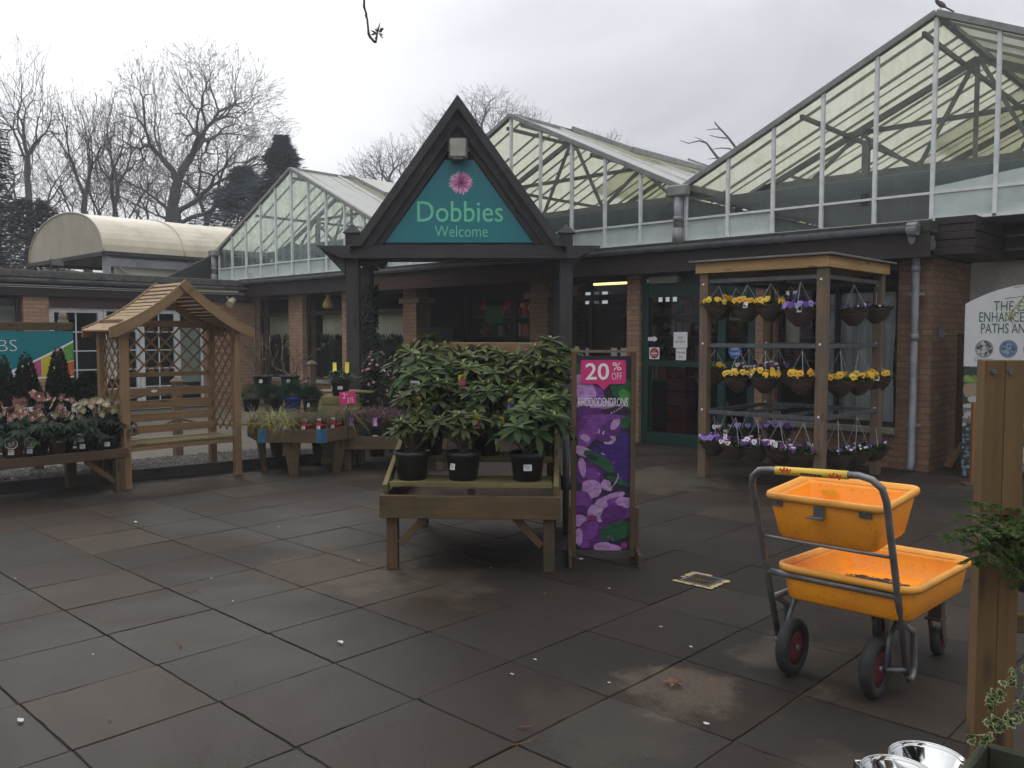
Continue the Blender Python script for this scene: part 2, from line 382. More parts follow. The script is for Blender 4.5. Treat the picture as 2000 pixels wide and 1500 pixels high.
def slab_mat():
    m, nt, b = new_mat('wet_concrete_slabs')
    at = nd(nt, 'ShaderNodeAttribute'); at.attribute_name = 'lv'
    v = coords(nt, 'Object')
    big = noise(nt, v, .42, 5, .62, .6); mid = noise(nt, v, 3.0, 6, .65); fine = noise(nt, v, 60, 5, .75)
    speck = noise(nt, v, 210, 2, .5)
    rp = nd(nt, 'ShaderNodeValToRGB'); rp.color_ramp.interpolation = 'CONSTANT'; el_ = rp.color_ramp.elements
    for i_, (ps_, cc_) in enumerate(((0, (.052, .044, .037)), (.16, (.068, .054, .044)), (.30, (.050, .048, .045)), (.44, (.075, .055, .041)), (.56, (.050, .037, .028)), (.68, (.064, .060, .055)), (.78, (.049, .035, .025)), (.88, (.085, .071, .058)))):
        e_ = el_[i_] if i_ < 2 else el_.new(ps_); e_.position = ps_; e_.color = c4(cc_)
    nt.links.new(at.outputs['Fac'], rp.inputs[0]); col = rp.outputs[0]
    hue = noise(nt, v, .9, 2); col = mix_rgb(nt, math_n(nt, 'MULTIPLY', ramp(nt, hue, .45, .65), .35), col, (.072, .052, .041))
    col = mix_rgb(nt, math_n(nt, 'MULTIPLY', ramp(nt, mid, .35, .7), .5), col, (.034, .029, .026))
    col = mix_rgb(nt, math_n(nt, 'MULTIPLY', ramp(nt, fine, .42, .72), .5), col, (.026, .023, .021))
    col = mix_rgb(nt, math_n(nt, 'MULTIPLY', ramp(nt, speck, .60, .74), .42), col, (.17, .15, .13))
    # wet: darker, shinier
    wet = ramp(nt, big, .36, .62)
    # rain-sheltered / silted pale dry patches, each with a shape of its own
    geo = nd(nt, 'ShaderNodeNewGeometry')
    dry = None
    for (x, y, rr, k) in ((-4.75, 3.45, .62, 1.0), (-4.1, 3.55, .5, .5), (-2.0, 3.25, .33, 1.0), (-1.72, 4.05, .42, .9), (-1.15, 2.95, .3, .5), (-5.3, 7.9, .9, .8), (-8.8, 3.9, .5, .45), (-2.1, 2.75, .4, .3)):
        dn = nd(nt, 'ShaderNodeVectorMath', operation='DISTANCE'); nt.links.new(geo.outputs['Position'], dn.inputs[0]); dn.inputs[1].default_value = (x, y, 0)
        q = math_n(nt, 'ADD', math_n(nt, 'DIVIDE', dn.outputs['Value'], rr), math_n(nt, 'MULTIPLY', math_n(nt, 'ADD', math_n(nt, 'SUBTRACT', mid, .5), math_n(nt, 'MULTIPLY', math_n(nt, 'SUBTRACT', fine, .5), .5)), 2.3))
        q = math_n(nt, 'MULTIPLY', ramp(nt, q, 1.0, .62), k)
        dry = q if dry is None else math_n(nt, 'MAXIMUM', dry, q)
    wet = math_n(nt, 'MULTIPLY', wet, math_n(nt, 'SUBTRACT', 1.0, dry))
    col = mix_rgb(nt, math_n(nt, 'MULTIPLY', math_n(nt, 'MULTIPLY', dry, ramp(nt, fine, .30, .60)), .46), col, (.155, .140, .115))
    dark = nd(nt, 'ShaderNodeVectorMath', operation='SCALE'); nt.links.new(col, dark.inputs[0]); dark.inputs['Scale'].default_value = .56
    col = mix_rgb(nt, wet, col, dark.outputs[0])
    # soaked area in the middle of the court, where the water stands
    dn = nd(nt, 'ShaderNodeVectorMath', operation='DISTANCE'); nt.links.new(geo.outputs['Position'], dn.inputs[0]); dn.inputs[1].default_value = (-3.0, 4.2, 0)
    soak = ramp(nt, math_n(nt, 'ADD', dn.outputs['Value'], math_n(nt, 'MULTIPLY', math_n(nt, 'SUBTRACT', big, .5), 4.0)), 3.0, .9)
    soak = math_n(nt, 'MULTIPLY', soak, math_n(nt, 'SUBTRACT', 1.0, dry))
    dk2 = nd(nt, 'ShaderNodeVectorMath', operation='SCALE'); nt.links.new(col, dk2.inputs[0]); dk2.inputs['Scale'].default_value = .52
    col = mix_rgb(nt, soak, col, dk2.outputs[0])
    warm = nd(nt, 'ShaderNodeVectorMath', operation='MULTIPLY'); nt.links.new(col, warm.inputs[0]); warm.inputs[1].default_value = (.98, .89, .78); col = warm.outputs[0]
    nt.links.new(col, b.inputs['Base Color'])
    rg = math_n(nt, 'ADD', math_n(nt, 'MULTIPLY', wet, -.26), .74)
    rg = math_n(nt, 'ADD', rg, math_n(nt, 'MULTIPLY', fine, .10)); nt.links.new(rg, b.inputs['Roughness'])
    b.inputs['Specular IOR Level'].default_value = .22
    bump(nt, b, math_n(nt, 'ADD', fine, math_n(nt, 'MULTIPLY', mid, .8)), .22, .004)
    return m
M['slab'] = slab_mat()
m, nt, b = new_mat('dirt_joint'); b.inputs['Roughness'].default_value = .95
jn = noise(nt, coords(nt, 'Object'), 1.3, 4); nt.links.new(mix_rgb(nt, ramp(nt, jn, .5, .68), (.027, .023, .019), (.035, .045, .016)), b.inputs['Base Color'])
M['joint'] = m
g = MB(); g.poly([(-18.0, -4, -.0075), (4, -4, -.0075), (4, 13.0, -.0075), (-18.0, 13.0, -.0075)]); struct('paving_bed', g, M['joint'])
g = MB(); P0x, P0y, st = -2.21, 2.37, .60; rs = random.Random(3)
def edge_x(y): return -9.20 + .157*(y-5.06)        # timber edging of the gravel strip
for i in range(-27, 11):
    for j in range(-11, 18):
        x0, y0 = P0x+i*st, P0y+j*st
        if x0 > 4 or y0 > 12 or x0 < -10.4 and y0 < 6.2: continue
        if x0+st/2 < edge_x(y0+st/2)-.02 and y0 < 6.2: continue
        if x0 < -13 and y0 < 6.5: continue
        gap = .0010 + rs.random()*.0024; bv = .0028
        dz = [(rs.random()-.5)*.0055 for _ in range(4)]; lv = rs.random()
        a, bb, c_, d = x0+gap, x0+st-gap, y0+gap, y0+st-gap
        near = x0 > -6.5 and y0 < 6.5; ne = 9 if near else 1
        cor = [(a, c_), (bb, c_), (bb, d), (a, d)]; out_ = []
        for q in range(4):
            p_, p2_ = cor[q], cor[(q+1) % 4]; ix = (-(p2_[1]-p_[1])/st, (p2_[0]-p_[0])/st)
            for e in range(ne):
                f = e/ne; j = abs(rs.gauss(0, .0016)) + (.007*rs.random() if near and rs.random() < .07 else 0) + (.006*rs.random() if e == 0 and near else 0)
                out_.append((p_[0]+(p2_[0]-p_[0])*f+ix[0]*j, p_[1]+(p2_[1]-p_[1])*f+ix[1]*j))
        zz_ = lambda x, y: (dz[0]*(bb-x)*(d-y)+dz[1]*(x-a)*(d-y)+dz[2]*(x-a)*(y-c_)+dz[3]*(bb-x)*(y-c_))/((bb-a)*(d-c_))
        mx_, my_ = (a+bb)/2, (c_+d)/2; n_ = len(out_); k = len(g.v); sh2 = 1-bv*2/st
        g.v += [V(mx_+(x-mx_)*sh2, my_+(y-my_)*sh2, zz_(x, y)) for x, y in out_] + [V(x, y, zz_(x, y)-bv) for x, y in out_] + [V(x, y, -.03) for x, y in out_]
        g.face(list(range(k, k+n_)), None, False, 0, lv)
        for q in range(n_):
            q2 = (q+1) % n_; g.face([k+n_+q, k+n_+q2, k+q2, k+q], None, False, 0, lv); g.face([k+2*n_+q, k+2*n_+q2, k+n_+q2, k+n_+q], None, False, 0, lv)
struct('paving', g, M['slab'])
# pale path in front of the side wing, gravel strip and timber edging
M['pale_path'] = surf('pale_silty_concrete', (.125, .105, .072), (.08, .067, .048), 2.2, .8, .15, dirt=(.05, .044, .03), dirt_scale=1.4)
g = MB(); g.poly([(-18.0, -6, .004), (-10.2, -6, .004), (-10.2, 6.9, .004), (-12.9, 9.9, .004), (-18.0, 9.9, .004)]); struct('path', g, M['pale_path'])
g = MB(); p, q = V(edge_x(-1), -1, .055), V(edge_x(6.4), 6.4, .055); g.beam(p, q, .05, .13)
solo('timber_edging', 'dark damp timber edging board along the front of the gravel strip', 'edging', g, M['dark_timber'], bev=.004)
M['stone'] = surf('mixed_gravel', (.14, .12, .10), (.06, .052, .045), 9, .75, .2); 
M['stone2'] = surf('dark_gravel', (.05, .043, .038), (.025, .022, .02), 9, .7, .2)
M['stone3'] = surf('pinkish_gravel', (.17, .115, .09), (.09, .07, .055), 9, .7, .2)
g = MB(); g.poly([(edge_x(-1)-1.3, -1, .055), (edge_x(-1)-.03, -1, .055), (edge_x(6.4)-.03, 6.4, .055), (edge_x(6.4)-1.3, 6.4, .055)], 1)
rs = random.Random(11)
for k in range(9000):
    y = -1+rs.random()*7.4; x = edge_x(y)-.05-rs.random()*1.2; r = .012+rs.random()*.018; a = rs.random()*6.3; n = 5
    i = len(g.v); z = .055+rs.random()*.012
    for q in range(n): t = a+2*PI*q/n; rr = r*(.7+.6*rs.random()); g.v.append(V(x+rr*math.cos(t), y+rr*.75*math.sin(t), z))
    g.v.append(V(x, y, z+r*.55)); mi = rs.choice((0, 0, 1, 1, 2))
    for q in range(n): g.face([i+q, i+(q+1) % n, i+n], None, False, mi)
struct('gravel', g, [M['stone'], M['stone2'], M['stone3']], 'stuff')
# litter blown over the slabs
M['petal_white'] = plain('white_petal', (.50, .48, .44), .7); M['dead_leaf'] = plain('dead_leaf', (.16, .07, .03), .7)
g = MB(); rs = random.Random(5)
spots = [(665, 1255), (40, 1407), (182, 1280), (412, 1130), (265, 1020), (455, 1175), (1135, 1093), (475, 1030), (545, 1030), (1350, 1265), (1380, 1415), (1190, 1335), (1045, 1290), (1000, 1318), (700, 1095), (110, 1080), (30, 1130), (960, 1110), (1290, 1225), (1630, 1030), (1480, 1022), (1190, 1150), (940, 965)]
for (px, py) in spots:
    c = G(px, py, .008); r = (.006+rs.random()*.006) if (px, py) not in ((665, 1255), (40, 1407), (1135, 1093), (265, 1020)) else .017
    a = rs.random()*6; g.poly([(c.x+r*(1+.5*rs.random())*math.cos(a+t), c.y+r*.7*math.sin(a+t), .010+.006*rs.random()) for t in (0, 1.1, 2.2, 3.3, 4.4, 5.4)], 0)
for k in range(200):
    x, y = -8+rs.random()*8.5, 1.2+rs.random()*7
    r = .003+rs.random()*.007; a = rs.random()*6
    g.poly([(x+r*math.cos(a+t)*1.6, y+r*.6*math.sin(a+t), .007+.004*rs.random()) for t in (0, 1.5, 3.1, 4.6)], rs.choice((1, 1, 1, 2)))
for (px, py, L, a) in ((1000, 1455, .12, .9), (352, 1265, .13, 2.6), (365, 1158, .07, 1.2), (1010, 1420, .09, .6), (543, 1092, .06, 1.9), (1580, 1165, .05, 1)):
    c = G(px, py, .008); g.tube([c, c+V(math.cos(a)*L*.5, math.sin(a)*L*.5, .006), c+V(math.cos(a+.4)*L, math.sin(a+.4)*L, 0)], [.003, .0025, .001], 4, 2)
c = G(1315, 1335, .01)
for k in range(5): a = k*1.25; g.poly([(c.x, c.y, .012), (c.x+.035*math.cos(a-.35), c.y+.03*math.sin(a-.35), .022), (c.x+.06*math.cos(a), c.y+.05*math.sin(a), .012), (c.x+.035*math.cos(a+.35), c.y+.03*math.sin(a+.35), .018)], 2)
struct('fallen_petals', g, [M['petal_white'], M['ink'], M['dead_leaf']], 'stuff')

# thin haze volume added to lift far dark tones, akin to a lens veil
m, nt, b = new_mat('pale_haze'); nt.nodes.remove(b); hv = nd(nt, 'ShaderNodeVolumePrincipled'); hv.inputs['Color'].default_value = (.93, .95, 1, 1); hv.inputs['Density'].default_value = .0024; hv.inputs['Anisotropy'].default_value = .2
nt.links.new(hv.outputs[0], nt.nodes['Material Output'].inputs['Volume'])
g = MB(); g.box((0, 0, 16.5), (1840, 1840, 35.2)); struct('haze', g, m, 'stuff')

# ================================================================== main shop front
YF = 10.45
shop = thing('garden_shop', 'long red brick shop front with green door and dark fascia below the glasshouses', 'shop', (0, 0, 0))
def wallpart(name, boxes, mat, bev=0, parent=None):
    for bx in boxes:
        g = MB(); g.wallbox(*bx); o = part(name, g, mat, parent or shop, bev)
    return o
for (x0, x1, d, mt) in ((-18.55, -18.0, .32, 'brick'), (-16.62, -16.08, .34, 'brick'), (-14.64, -14.30, .34, 'brick'), (-12.68, -12.30, .34, 'brick_brown'), (-9.45, -9.06, .34, 'brick_brown'), (-7.51, -7.285, .34, 'brick'), (-5.44, -5.17, .3, 'brick'), (-3.63, -3.25, .6, 'brick_brown')):
    wallpart('brick_pier', [(x0, x1, YF, YF+d, 0, 2.47)], M[mt])
WIN = [(-18.0, -16.62, .56), (-16.08, -14.64, .56), (-14.30, -12.68, .56), (-9.06, -7.51, .50), (-5.17, -3.63, .41)]
for i, (x0, x1, zs) in enumerate(WIN):
    wallpart('apron_wall', [(x0, x1, YF+.03, YF+.28, 0, zs)], M['brick_brown' if i > 2 else 'brick'])
    wallpart('stone_sill', [(x0+.0, x1-.0, YF-.05, YF+.16, zs+.002, zs+.07)], surf('pale_stone_sill', (.34, .31, .24), (.22, .20, .16), 6, .8, .1) if i == 0 else bpy.data.materials['pale_stone_sill'], .004)
    zt = 2.05 if i < 3 else (2.16 if i == 3 else 2.2)
    g = MB(); y = YF+.14; zb = zs+.07
    for xx in (x0+.03, x1-.03): g.box((xx, y, (zb+2.45)/2), (.055, .07, 2.45-zb))
    for zz, hh in ((zb+.03, .06), (zt, .09), (2.42, .06)): g.box(((x0+x1)/2, y, zz), (x1-x0-.115, .068, hh))
    if i in (3, 4): g.box(((x0*.5+x1*.5), y, (zb+zt)/2), (.05, .066, zt-zb-.1))
    fr = part('window', g, M['fascia'], shop, .003)
    g = MB(); g.poly([(x0+.05, y+.01, zb+.05), (x1-.05, y+.01, zb+.05), (x1-.05, y+.01, 2.40), (x0+.05, y+.01, 2.40)]); part('pane', g, M['pane'], fr)
# rear of the shop interior, floor and ceiling, so that the windows look into a dim room
xs_ = [-18.5]
for pa, pb in ((1140, 1190), (1283, 1325), (1515, 1560)): xs_ += [onY(pa, 600, 15.5).x, onY(pb, 600, 15.5).x]  # openings added in the back wall, standing in for sky reflections on the glass
xs_.append(-3.3)
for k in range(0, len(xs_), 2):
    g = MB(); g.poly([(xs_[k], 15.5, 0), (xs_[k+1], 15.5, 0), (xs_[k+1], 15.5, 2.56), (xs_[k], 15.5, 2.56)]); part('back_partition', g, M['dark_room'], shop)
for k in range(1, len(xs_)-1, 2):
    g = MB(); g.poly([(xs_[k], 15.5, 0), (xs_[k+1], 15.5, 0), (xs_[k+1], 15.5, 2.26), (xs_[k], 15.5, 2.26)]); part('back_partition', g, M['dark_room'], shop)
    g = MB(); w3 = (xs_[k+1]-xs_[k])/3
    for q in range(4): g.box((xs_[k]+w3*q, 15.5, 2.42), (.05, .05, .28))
    g.box(((xs_[k]+xs_[k+1])/2, 15.5, 2.27), (3*w3, .05, .04)); part('added_opening_frame', g, M['fascia'], shop)
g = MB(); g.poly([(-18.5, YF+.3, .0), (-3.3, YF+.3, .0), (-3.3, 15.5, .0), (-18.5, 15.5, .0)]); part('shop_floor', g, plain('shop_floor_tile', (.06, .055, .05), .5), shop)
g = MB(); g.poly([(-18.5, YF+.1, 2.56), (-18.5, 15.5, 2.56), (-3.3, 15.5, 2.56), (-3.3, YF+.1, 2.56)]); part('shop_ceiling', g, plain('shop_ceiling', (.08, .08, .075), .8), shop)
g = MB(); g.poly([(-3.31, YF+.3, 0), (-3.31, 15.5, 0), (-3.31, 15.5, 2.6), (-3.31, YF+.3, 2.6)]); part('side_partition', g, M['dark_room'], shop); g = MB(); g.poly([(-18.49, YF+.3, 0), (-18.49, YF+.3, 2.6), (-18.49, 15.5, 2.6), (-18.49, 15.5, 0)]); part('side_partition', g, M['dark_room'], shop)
# fascia, soffit, gutter, flat roof edge
g = MB(); g.box((-10.7, YF-.30, 2.585), (15.0, .03, .27)); part('fascia_board', g, M['fascia'], shop, .003)
g = MB(); g.box((-10.7, YF-.13, 2.462), (15.0, .30, .02)); part('soffit', g, M['fascia'], shop)
g = MB(); g.box((-10.7, YF-.12, 2.79), (15.0, .40, .14)); part('roof_edge', g, surf('mossy_felt_roof_edge', (.06, .055, .045), (.035, .04, .02), 10, .95, .8), shop, .01)
def halfpipe(g, p, q, r):
    d = (q-p).normalized(); s_ = d.cross(V(0, 0, 1)).normalized(); prof = [(math.cos(t), math.sin(t)) for t in [PI+PI*k/8 for k in range(9)]]
    prof = prof + [(a*.86, b_*.86) for a, b_ in prof[::-1]]
    for k in range(len(prof)):
        a, b_ = prof[k], prof[(k+1) % len(prof)]
        g.poly([p+s_*a[0]*r+V(0, 0, a[1]*r), q+s_*a[0]*r+V(0, 0, a[1]*r), q+s_*b_[0]*r+V(0, 0, b_[1]*r), p+s_*b_[0]*r+V(0, 0, b_[1]*r)], 0, True)
    for e in (p, q): g.poly([e+s_*a*r+V(0, 0, b_*r) for a, b_ in prof[:9]])
g = MB(); halfpipe(g, V(-18.0, YF-.385, 2.80), V(-3.3, YF-.385, 2.80), .075)
gu = part('gutter', g, M['gutter'], shop)
for x in (-17.2, -15.4, -13.6, -11.8, -10.0, -8.2, -6.4, -4.9):
    g = MB(); halfpipe(g, V(x-.03, YF-.385, 2.80), V(x+.03, YF-.385, 2.80), .084); part('gutter_clip', g, M['gutter'], gu)
g = MB(); g.tube([(-3.39, YF-.35, 2.70), (-3.39, YF-.28, 2.62), (-3.39, YF-.16, 2.50), (-3.39, YF-.16, 2.2), (-3.39, YF-.16, .12), (-3.39, YF-.22, .03)], .041, 14)
g.tube([(-3.39, YF-.16, 1.52), (-3.39, YF-.16, 1.60)], .048, 14); g.tube([(-3.39, YF-.16, 2.3), (-3.39, YF-.16, 2.38)], .048, 14)
dp_ = part('downpipe', g, M['grey_plastic'], shop)
for z in (.55, 2.05):
    g = MB(); g.box((-3.39, YF-.10, z), (.14, .09, .03)); part('pipe_bracket', g, M['grey_plastic'], dp_)
g = MB(); g.lathe([(.075, -.055), (.078, .0), (.078, .055)], 16, (-3.36, YF-.385, 2.76), axis='x'); part('gutter_outlet', g, M['grey_plastic'], shop)
# tap bracket on the corner pier
g = MB(); g.box((-3.22, YF+.25, 1.62), (.05, .03, .14)); g.box((-3.19, YF+.25, 1.60), (.09, .02, .02)); part('wall_bracket', g, M['galv'], shop)
# green automatic door
door = MB()
for x0, x1 in ((-7.28, -7.17), (-6.03, -5.91), (-5.58, -5.445)): door.box(((x0+x1)/2, YF+.10, 1.265), (x1-x0, .09, 2.53))
for a, b_ in ((-7.17, -6.03), (-5.91, -5.58)):
    for z0, z1 in ((.0, .17), (1.13, 1.22), (2.13, 2.53)): door.box(((a+b_)/2, YF+.10, (z0+z1)/2), (b_-a-.002, .08, z1-z0))
dr = part('door', door, M['green_door'], shop, .004)
for a, b_ in ((-7.17, -6.03), (-5.91, -5.58)):
    for z0, z1 in ((.17, 1.13), (1.22, 2.13)):
        g = MB(); g.poly([(a, YF+.115, z0), (b_, YF+.115, z0), (b_, YF+.115, z1), (a, YF+.115, z1)]); part('pane', g, M['pane'], dr)
g = MB(); g.box((-6.85, YF-.0, 2.37), (.48, .12, .10)); part('door_sensor', g, surf('cream_plastic', (.34, .33, .26), (.3, .29, .22), 3, .5, 0), dr, .01)
g = MB(); g.box((-7.13, YF+.045, 2.37), (.11, .02, .05)); part('door_badge', g, M['paper'], dr)
for z in (.62, 1.02, 2.0): 
    g = MB(); g.lathe([(.011, -.04), (.011, .04)], 8, (-7.285, YF+.04, z)); part('hinge', g, M['galv'], dr)
# entrance recess behind the porch: side walls, shop doorway looking in
wallpart('recess_wall', [(-12.45, -12.25, YF+.34, 11.66, 0, 2.56)], M['fascia']); wallpart('recess_wall', [(-9.45, -9.25, YF+.34, 11.66, 0, 2.56)], M['brick_brown'])
wallpart('pier_cap', [(-9.56, -8.98, YF-.03, YF+.37, 2.18, 2.28)], M['brick_brown'], .005)
wallpart('pier_cap', [(-12.78, -12.2, YF-.03, YF+.37, 2.18, 2.28)], M['brick_brown'], .005)
g = MB()
g.box((-10.85, 11.66, 2.40), (2.8, .08, .32)); g.box((-12.19, 11.66, 1.12), (.11, .08, 2.24)); g.box((-10.92, 11.66, 1.12), (.13, .08, 2.24)); g.box((-9.55, 11.66, 1.12), (.10, .08, 2.24))
part('entrance_frame', g, M['fascia'], shop, .003)
g = MB(); g.poly([(-12.13, 11.67, .05), (-10.98, 11.67, .05), (-10.98, 11.67, 2.24), (-12.13, 11.67, 2.24)]); g.poly([(-10.85, 11.67, .05), (-9.6, 11.67, .05), (-9.6, 11.67, 2.24), (-10.85, 11.67, 2.24)]); part('entrance_glass', g, M['pane'], shop)
# return at the right: rendered wall with its own fascia and corner block
wallpart('corner_return', [(-3.63, -3.25, YF+.6, 11.85, 0, 2.47)], M['brick_brown'])
M['render'] = surf('grey_pebbledash', (.66, .63, .58), (.46, .44, .41), 55, .95, .3, dirt=(.42, .40, .36), dirt_scale=1.2)
wallpart('rendered_wall', [(-3.25, 1.6, 11.85, 12.1, 0, 2.55)], M['render'])
g = MB(); g.box((-.7, 11.60, 2.68), (5.0, .04, .16)); g.box((-.7, 11.66, 2.535), (5.0, .04, .12)); g.box((-.7, 11.55, 2.83), (5.0, .05, .13)); g.box((-.7, 11.57, 2.945), (5.0, .30, .09)); part('return_fascia', g, M['fascia'], shop, .004)
g = MB(); g.box((-.7, 11.585, 2.605), (5.0, .02, .025)); part('fascia_trim', g, M['grey_wood'], shop)
g = MB()
for k in range(5): g.box((-3.02+.012*(k % 2), 11.0, 2.52+k*.085), (.42, 1.25-.02*(k % 2), .083))
part('corner_block', g, M['fascia'], shop, .006)

# ================================================================== three glasshouse spans on top
YG, ZB, ZV, ZA, HW, LEN = 10.70, 2.90, 3.68, 5.27, 3.36, 24.0
m, nt, b = new_mat('twinwall_roof_sheet'); nt.nodes.remove(b); out = nt.nodes['Material Output']
v = coords(nt, 'Object'); n = noise(nt, nd(nt, 'ShaderNodeTexCoord').outputs['Object'], 1.2, 6, .6); n9 = noise(nt, coords(nt, 'Object', (3.0, .4, 3)), 2.0, 5, .6)
colr = mix_rgb(nt, ramp(nt, n, .35, .7), (.94, .93, .86), (.88, .86, .76)); colr = mix_rgb(nt, math_n(nt, 'MULTIPLY', ramp(nt, n9, .5, .75), .45), colr, (.62, .60, .48))
df = nd(nt, 'ShaderNodeBsdfDiffuse'); tl = nd(nt, 'ShaderNodeBsdfTranslucent'); nt.links.new(colr, df.inputs[0])
nt.links.new(mix_rgb(nt, 1.0, colr, (1.0, .995, .88), 'MULTIPLY'), tl.inputs[0])
mx = nd(nt, 'ShaderNodeMixShader'); mx.inputs[0].default_value = .56; nt.links.new(df.outputs[0], mx.inputs[1]); nt.links.new(tl.outputs[0], mx.inputs[2])
gl = nd(nt, 'ShaderNodeBsdfGlossy'); gl.inputs['Roughness'].default_value = .35; gl.inputs[0].default_value = (.6, .6, .6, 1)
m2 = nd(nt, 'ShaderNodeMixShader'); nt.links.new(schlick(nt, .03), m2.inputs[0]); nt.links.new(mx.outputs[0], m2.inputs[1]); nt.links.new(gl.outputs[0], m2.inputs[2])
nt.links.new(m2.outputs[0], out.inputs[0]); M['roof_sheet'] = m
M['gable_glass'] = glass('dusty_greenhouse_glass', (.94, .97, .95), .5, .25, (.45, .50, .50))
M['gable_glass_blue'] = glass('hazy_greenhouse_glass', (.86, .94, .94), .6, .85, (.50, .60, .62))
M['steel_dark'] = surf('grey_truss_steel', (.22, .225, .21), (.15, .155, .14), 6, .6, .05)
M['alu_bright'] = surf('cream_roof_bar', (.72, .71, .65), (.6, .59, .53), 8, .5, .03)
M['rafter'] = surf('pale_grey_rafter', (.34, .335, .29), (.24, .235, .2), 6, .6, .05)
M['panel_white'] = surf('milky_gable_panel', (.60, .66, .62), (.48, .55, .52), 2.5, .5, .02, dirt=(.30, .34, .31), dirt_scale=1.3)
M['ceiling_screen'] = leafmat('shade_screen_cloth', (.50, .53, .56), (.42, .45, .48), .9, .5, .1) if True else surf('grey_shade_screen', (.50, .49, .44), (.40, .39, .35), 1.5, .95, .05)
M['ridge_alu'] = surf('weathered_ridge', (.30, .30, .28), (.2, .2, .19), 7, .55, .1)
def glasshouse(xa, label, gmat, seed):
    rs = random.Random(seed)
    t = thing('glasshouse', label, 'glasshouse', (xa, YG, ZB), 0, 'glasshouse spans in a row above the shop')
    zv, za = ZV-ZB, ZA-ZB; sl_ = (za-zv)/HW
    zx = lambda x: za - abs(x)*sl_
    bars = [k*.66 for k in range(-5, 6)]
    # panes: one sheet per bay, part 'gable_glazing'
    g = MB(); pz = .33
    xs = [-HW] + bars + [HW]
    for a, b_ in zip(xs[:-1], xs[1:]):
        pts = [(a, 0, pz), (b_, 0, pz), (b_, 0, zx(b_)-.02)] + ([(0, 0, za-.02)] if a < 0 < b_ else []) + [(a, 0, zx(a)-.02)]
        dy = (rs.random()-.5)*.01
        g.poly([(p[0], dy, p[2]) for p in pts])
    part('gable_glazing', g, gmat, t)
    g = MB()
    for a, b_ in zip(xs[:-1], xs[1:]):
        if seed == 3 and -2.0 < a < -.1: continue
        g.box(((a+b_)/2, .012, pz/2), (b_-a-.006, .016, pz-.006))
    part('lower_panel', g, M['panel_white'], t)
    if seed == 3:
        g = MB(); g.poly([(-1.98, .015, 0), (0, .015, 0), (0, .015, pz), (-1.98, .015, pz)]); part('lower_glass', g, gmat, t)
        g = MB(); g.prism([(.01, 0), (.66, 0), (1.9, .0), (1.9, .62), (.9, .5), (.3, .43), (.01, .40)], .014, at=-.02); part('torn_lower_panel', g, M['panel_white'], t)
    for x in bars:
        g = MB(); g.box((x, -.022, (zx(x)-.03)/2), (.045, .05, zx(x)-.03)); part('glazing_bar', g, M['alu'], t, .004)
    g = MB(); g.box((0, -.02, pz), (2*HW, .03, .028)); g.box((0, -.022, .015), (2*HW, .05, .03)); part('transom', g, M['alu'], t)
    for s in (-1, 1):
        g = MB(); g.beam((s*HW, -.03, zv), (0, -.03, za), .09, .075); part('verge_bar', g, M['ridge_alu'], t, .006)
    # roof slopes with glazing bars
    for s in (-1, 1):
        g = MB(); N = int(LEN/1.2); d = V(s*HW, 0, zv-za).normalized(); nrm = V(-d.z*s, 0, d.x*s) if s > 0 else V(d.z, 0, -d.x)
        if nrm.z < 0: nrm = -nrm
        th = .016
        for k in range(N):
            y0, y1 = k*1.2+.006, (k+1)*1.2-.006
            a, b_ = V(0, y0, za), V(s*HW, y0, zv)
            dz = nrm*(rs.random()*.006)
            q = [V(0, y0, za)+dz, V(s*HW, y0, zv)+dz, V(s*HW, y1, zv)+dz, V(0, y1, za)+dz]
            g.poly(q if s > 0 else q[::-1])
        part('roof_slope', g, M['roof_sheet'], t)
        g = MB()
        for k in range(N+1):
            y = k*1.2; o = nrm*.018; g.beam(V(0, y, za)+o, V(s*HW, y, zv)+o, .045, .035)
        part('roof_bars', g, M['alu_bright'], t)
        g = MB()
        for k in range(2*N):
            y = .3+k*.6; o = nrm*-.03; g.beam(V(s*.05, y, za)+o, V(s*HW, y, zv)+o, .022, .035)
        part('rafters', g, M['rafter'], t)
        g = MB()
        for f_ in (.06, .5):
            p = V(0, 0, za)+V(s*HW, 0, zv-za)*f_ - nrm*.085; g.beam(p+V(0, .05, 0), p+V(0, LEN, 0), .04, .055)
        part('purlins', g, M['steel_dark'], t)
        # roof vents: raised flaps hinged at the ridge
        vents = [(1.5, 5.4), (8.2, 12.0), (14.0, 18.0)] if s > 0 else [(4, 8), (12, 16)]
        for (y0, y1) in vents:
            g = MB(); lift = .07
            a0 = V(s*.05, y0, za)+nrm*.05; b0 = V(0, y0, za)+V(s*HW, 0, zv-za)*.40+nrm*(.05+lift)
            q = [a0, b0, b0+V(0, y1-y0, 0), a0+V(0, y1-y0, 0)]
            g.poly(q if s > 0 else q[::-1]); vt = part('roof_vent', g, M['roof_sheet'], t)
            g = MB(); g.beam(b0, b0+V(0, y1-y0, 0), .05, .09); g.beam(a0, b0, .03, .08); g.beam(a0+V(0, y1-y0, 0), b0+V(0, y1-y0, 0), .03, .08); part('vent_frame', g, M['ridge_alu'], vt)
    g = MB(); g.box((0, LEN/2, za+.005), (.12, LEN, .05)); part('ridge', g, M['ridge_alu'], t)
    # trusses
    for k in range(6):
        y = 1.6+k*3.6; g = MB(); zc = zv+.15
        g.beam((-HW+.25, y, zc), (HW-.25, y, zc), .06, .09)
        for s in (-1, 1):
            g.beam((s*(HW-.2), y, zv+.02), (0, y, za-.14), .06, .08)
            g.beam((s*1.5, y, zx(1.5)-.14), (s*.7, y, zc), .04, .05); g.beam((s*.7, y, zc), (s*.05, y, za-.2), .04, .05)
            g.beam((s*1.5, y, zx(1.5)-.14), (s*2.2, y, zc), .04, .05); g.beam((s*2.5, y, zx(2.5)-.14), (s*2.2, y, zc), .035, .045)
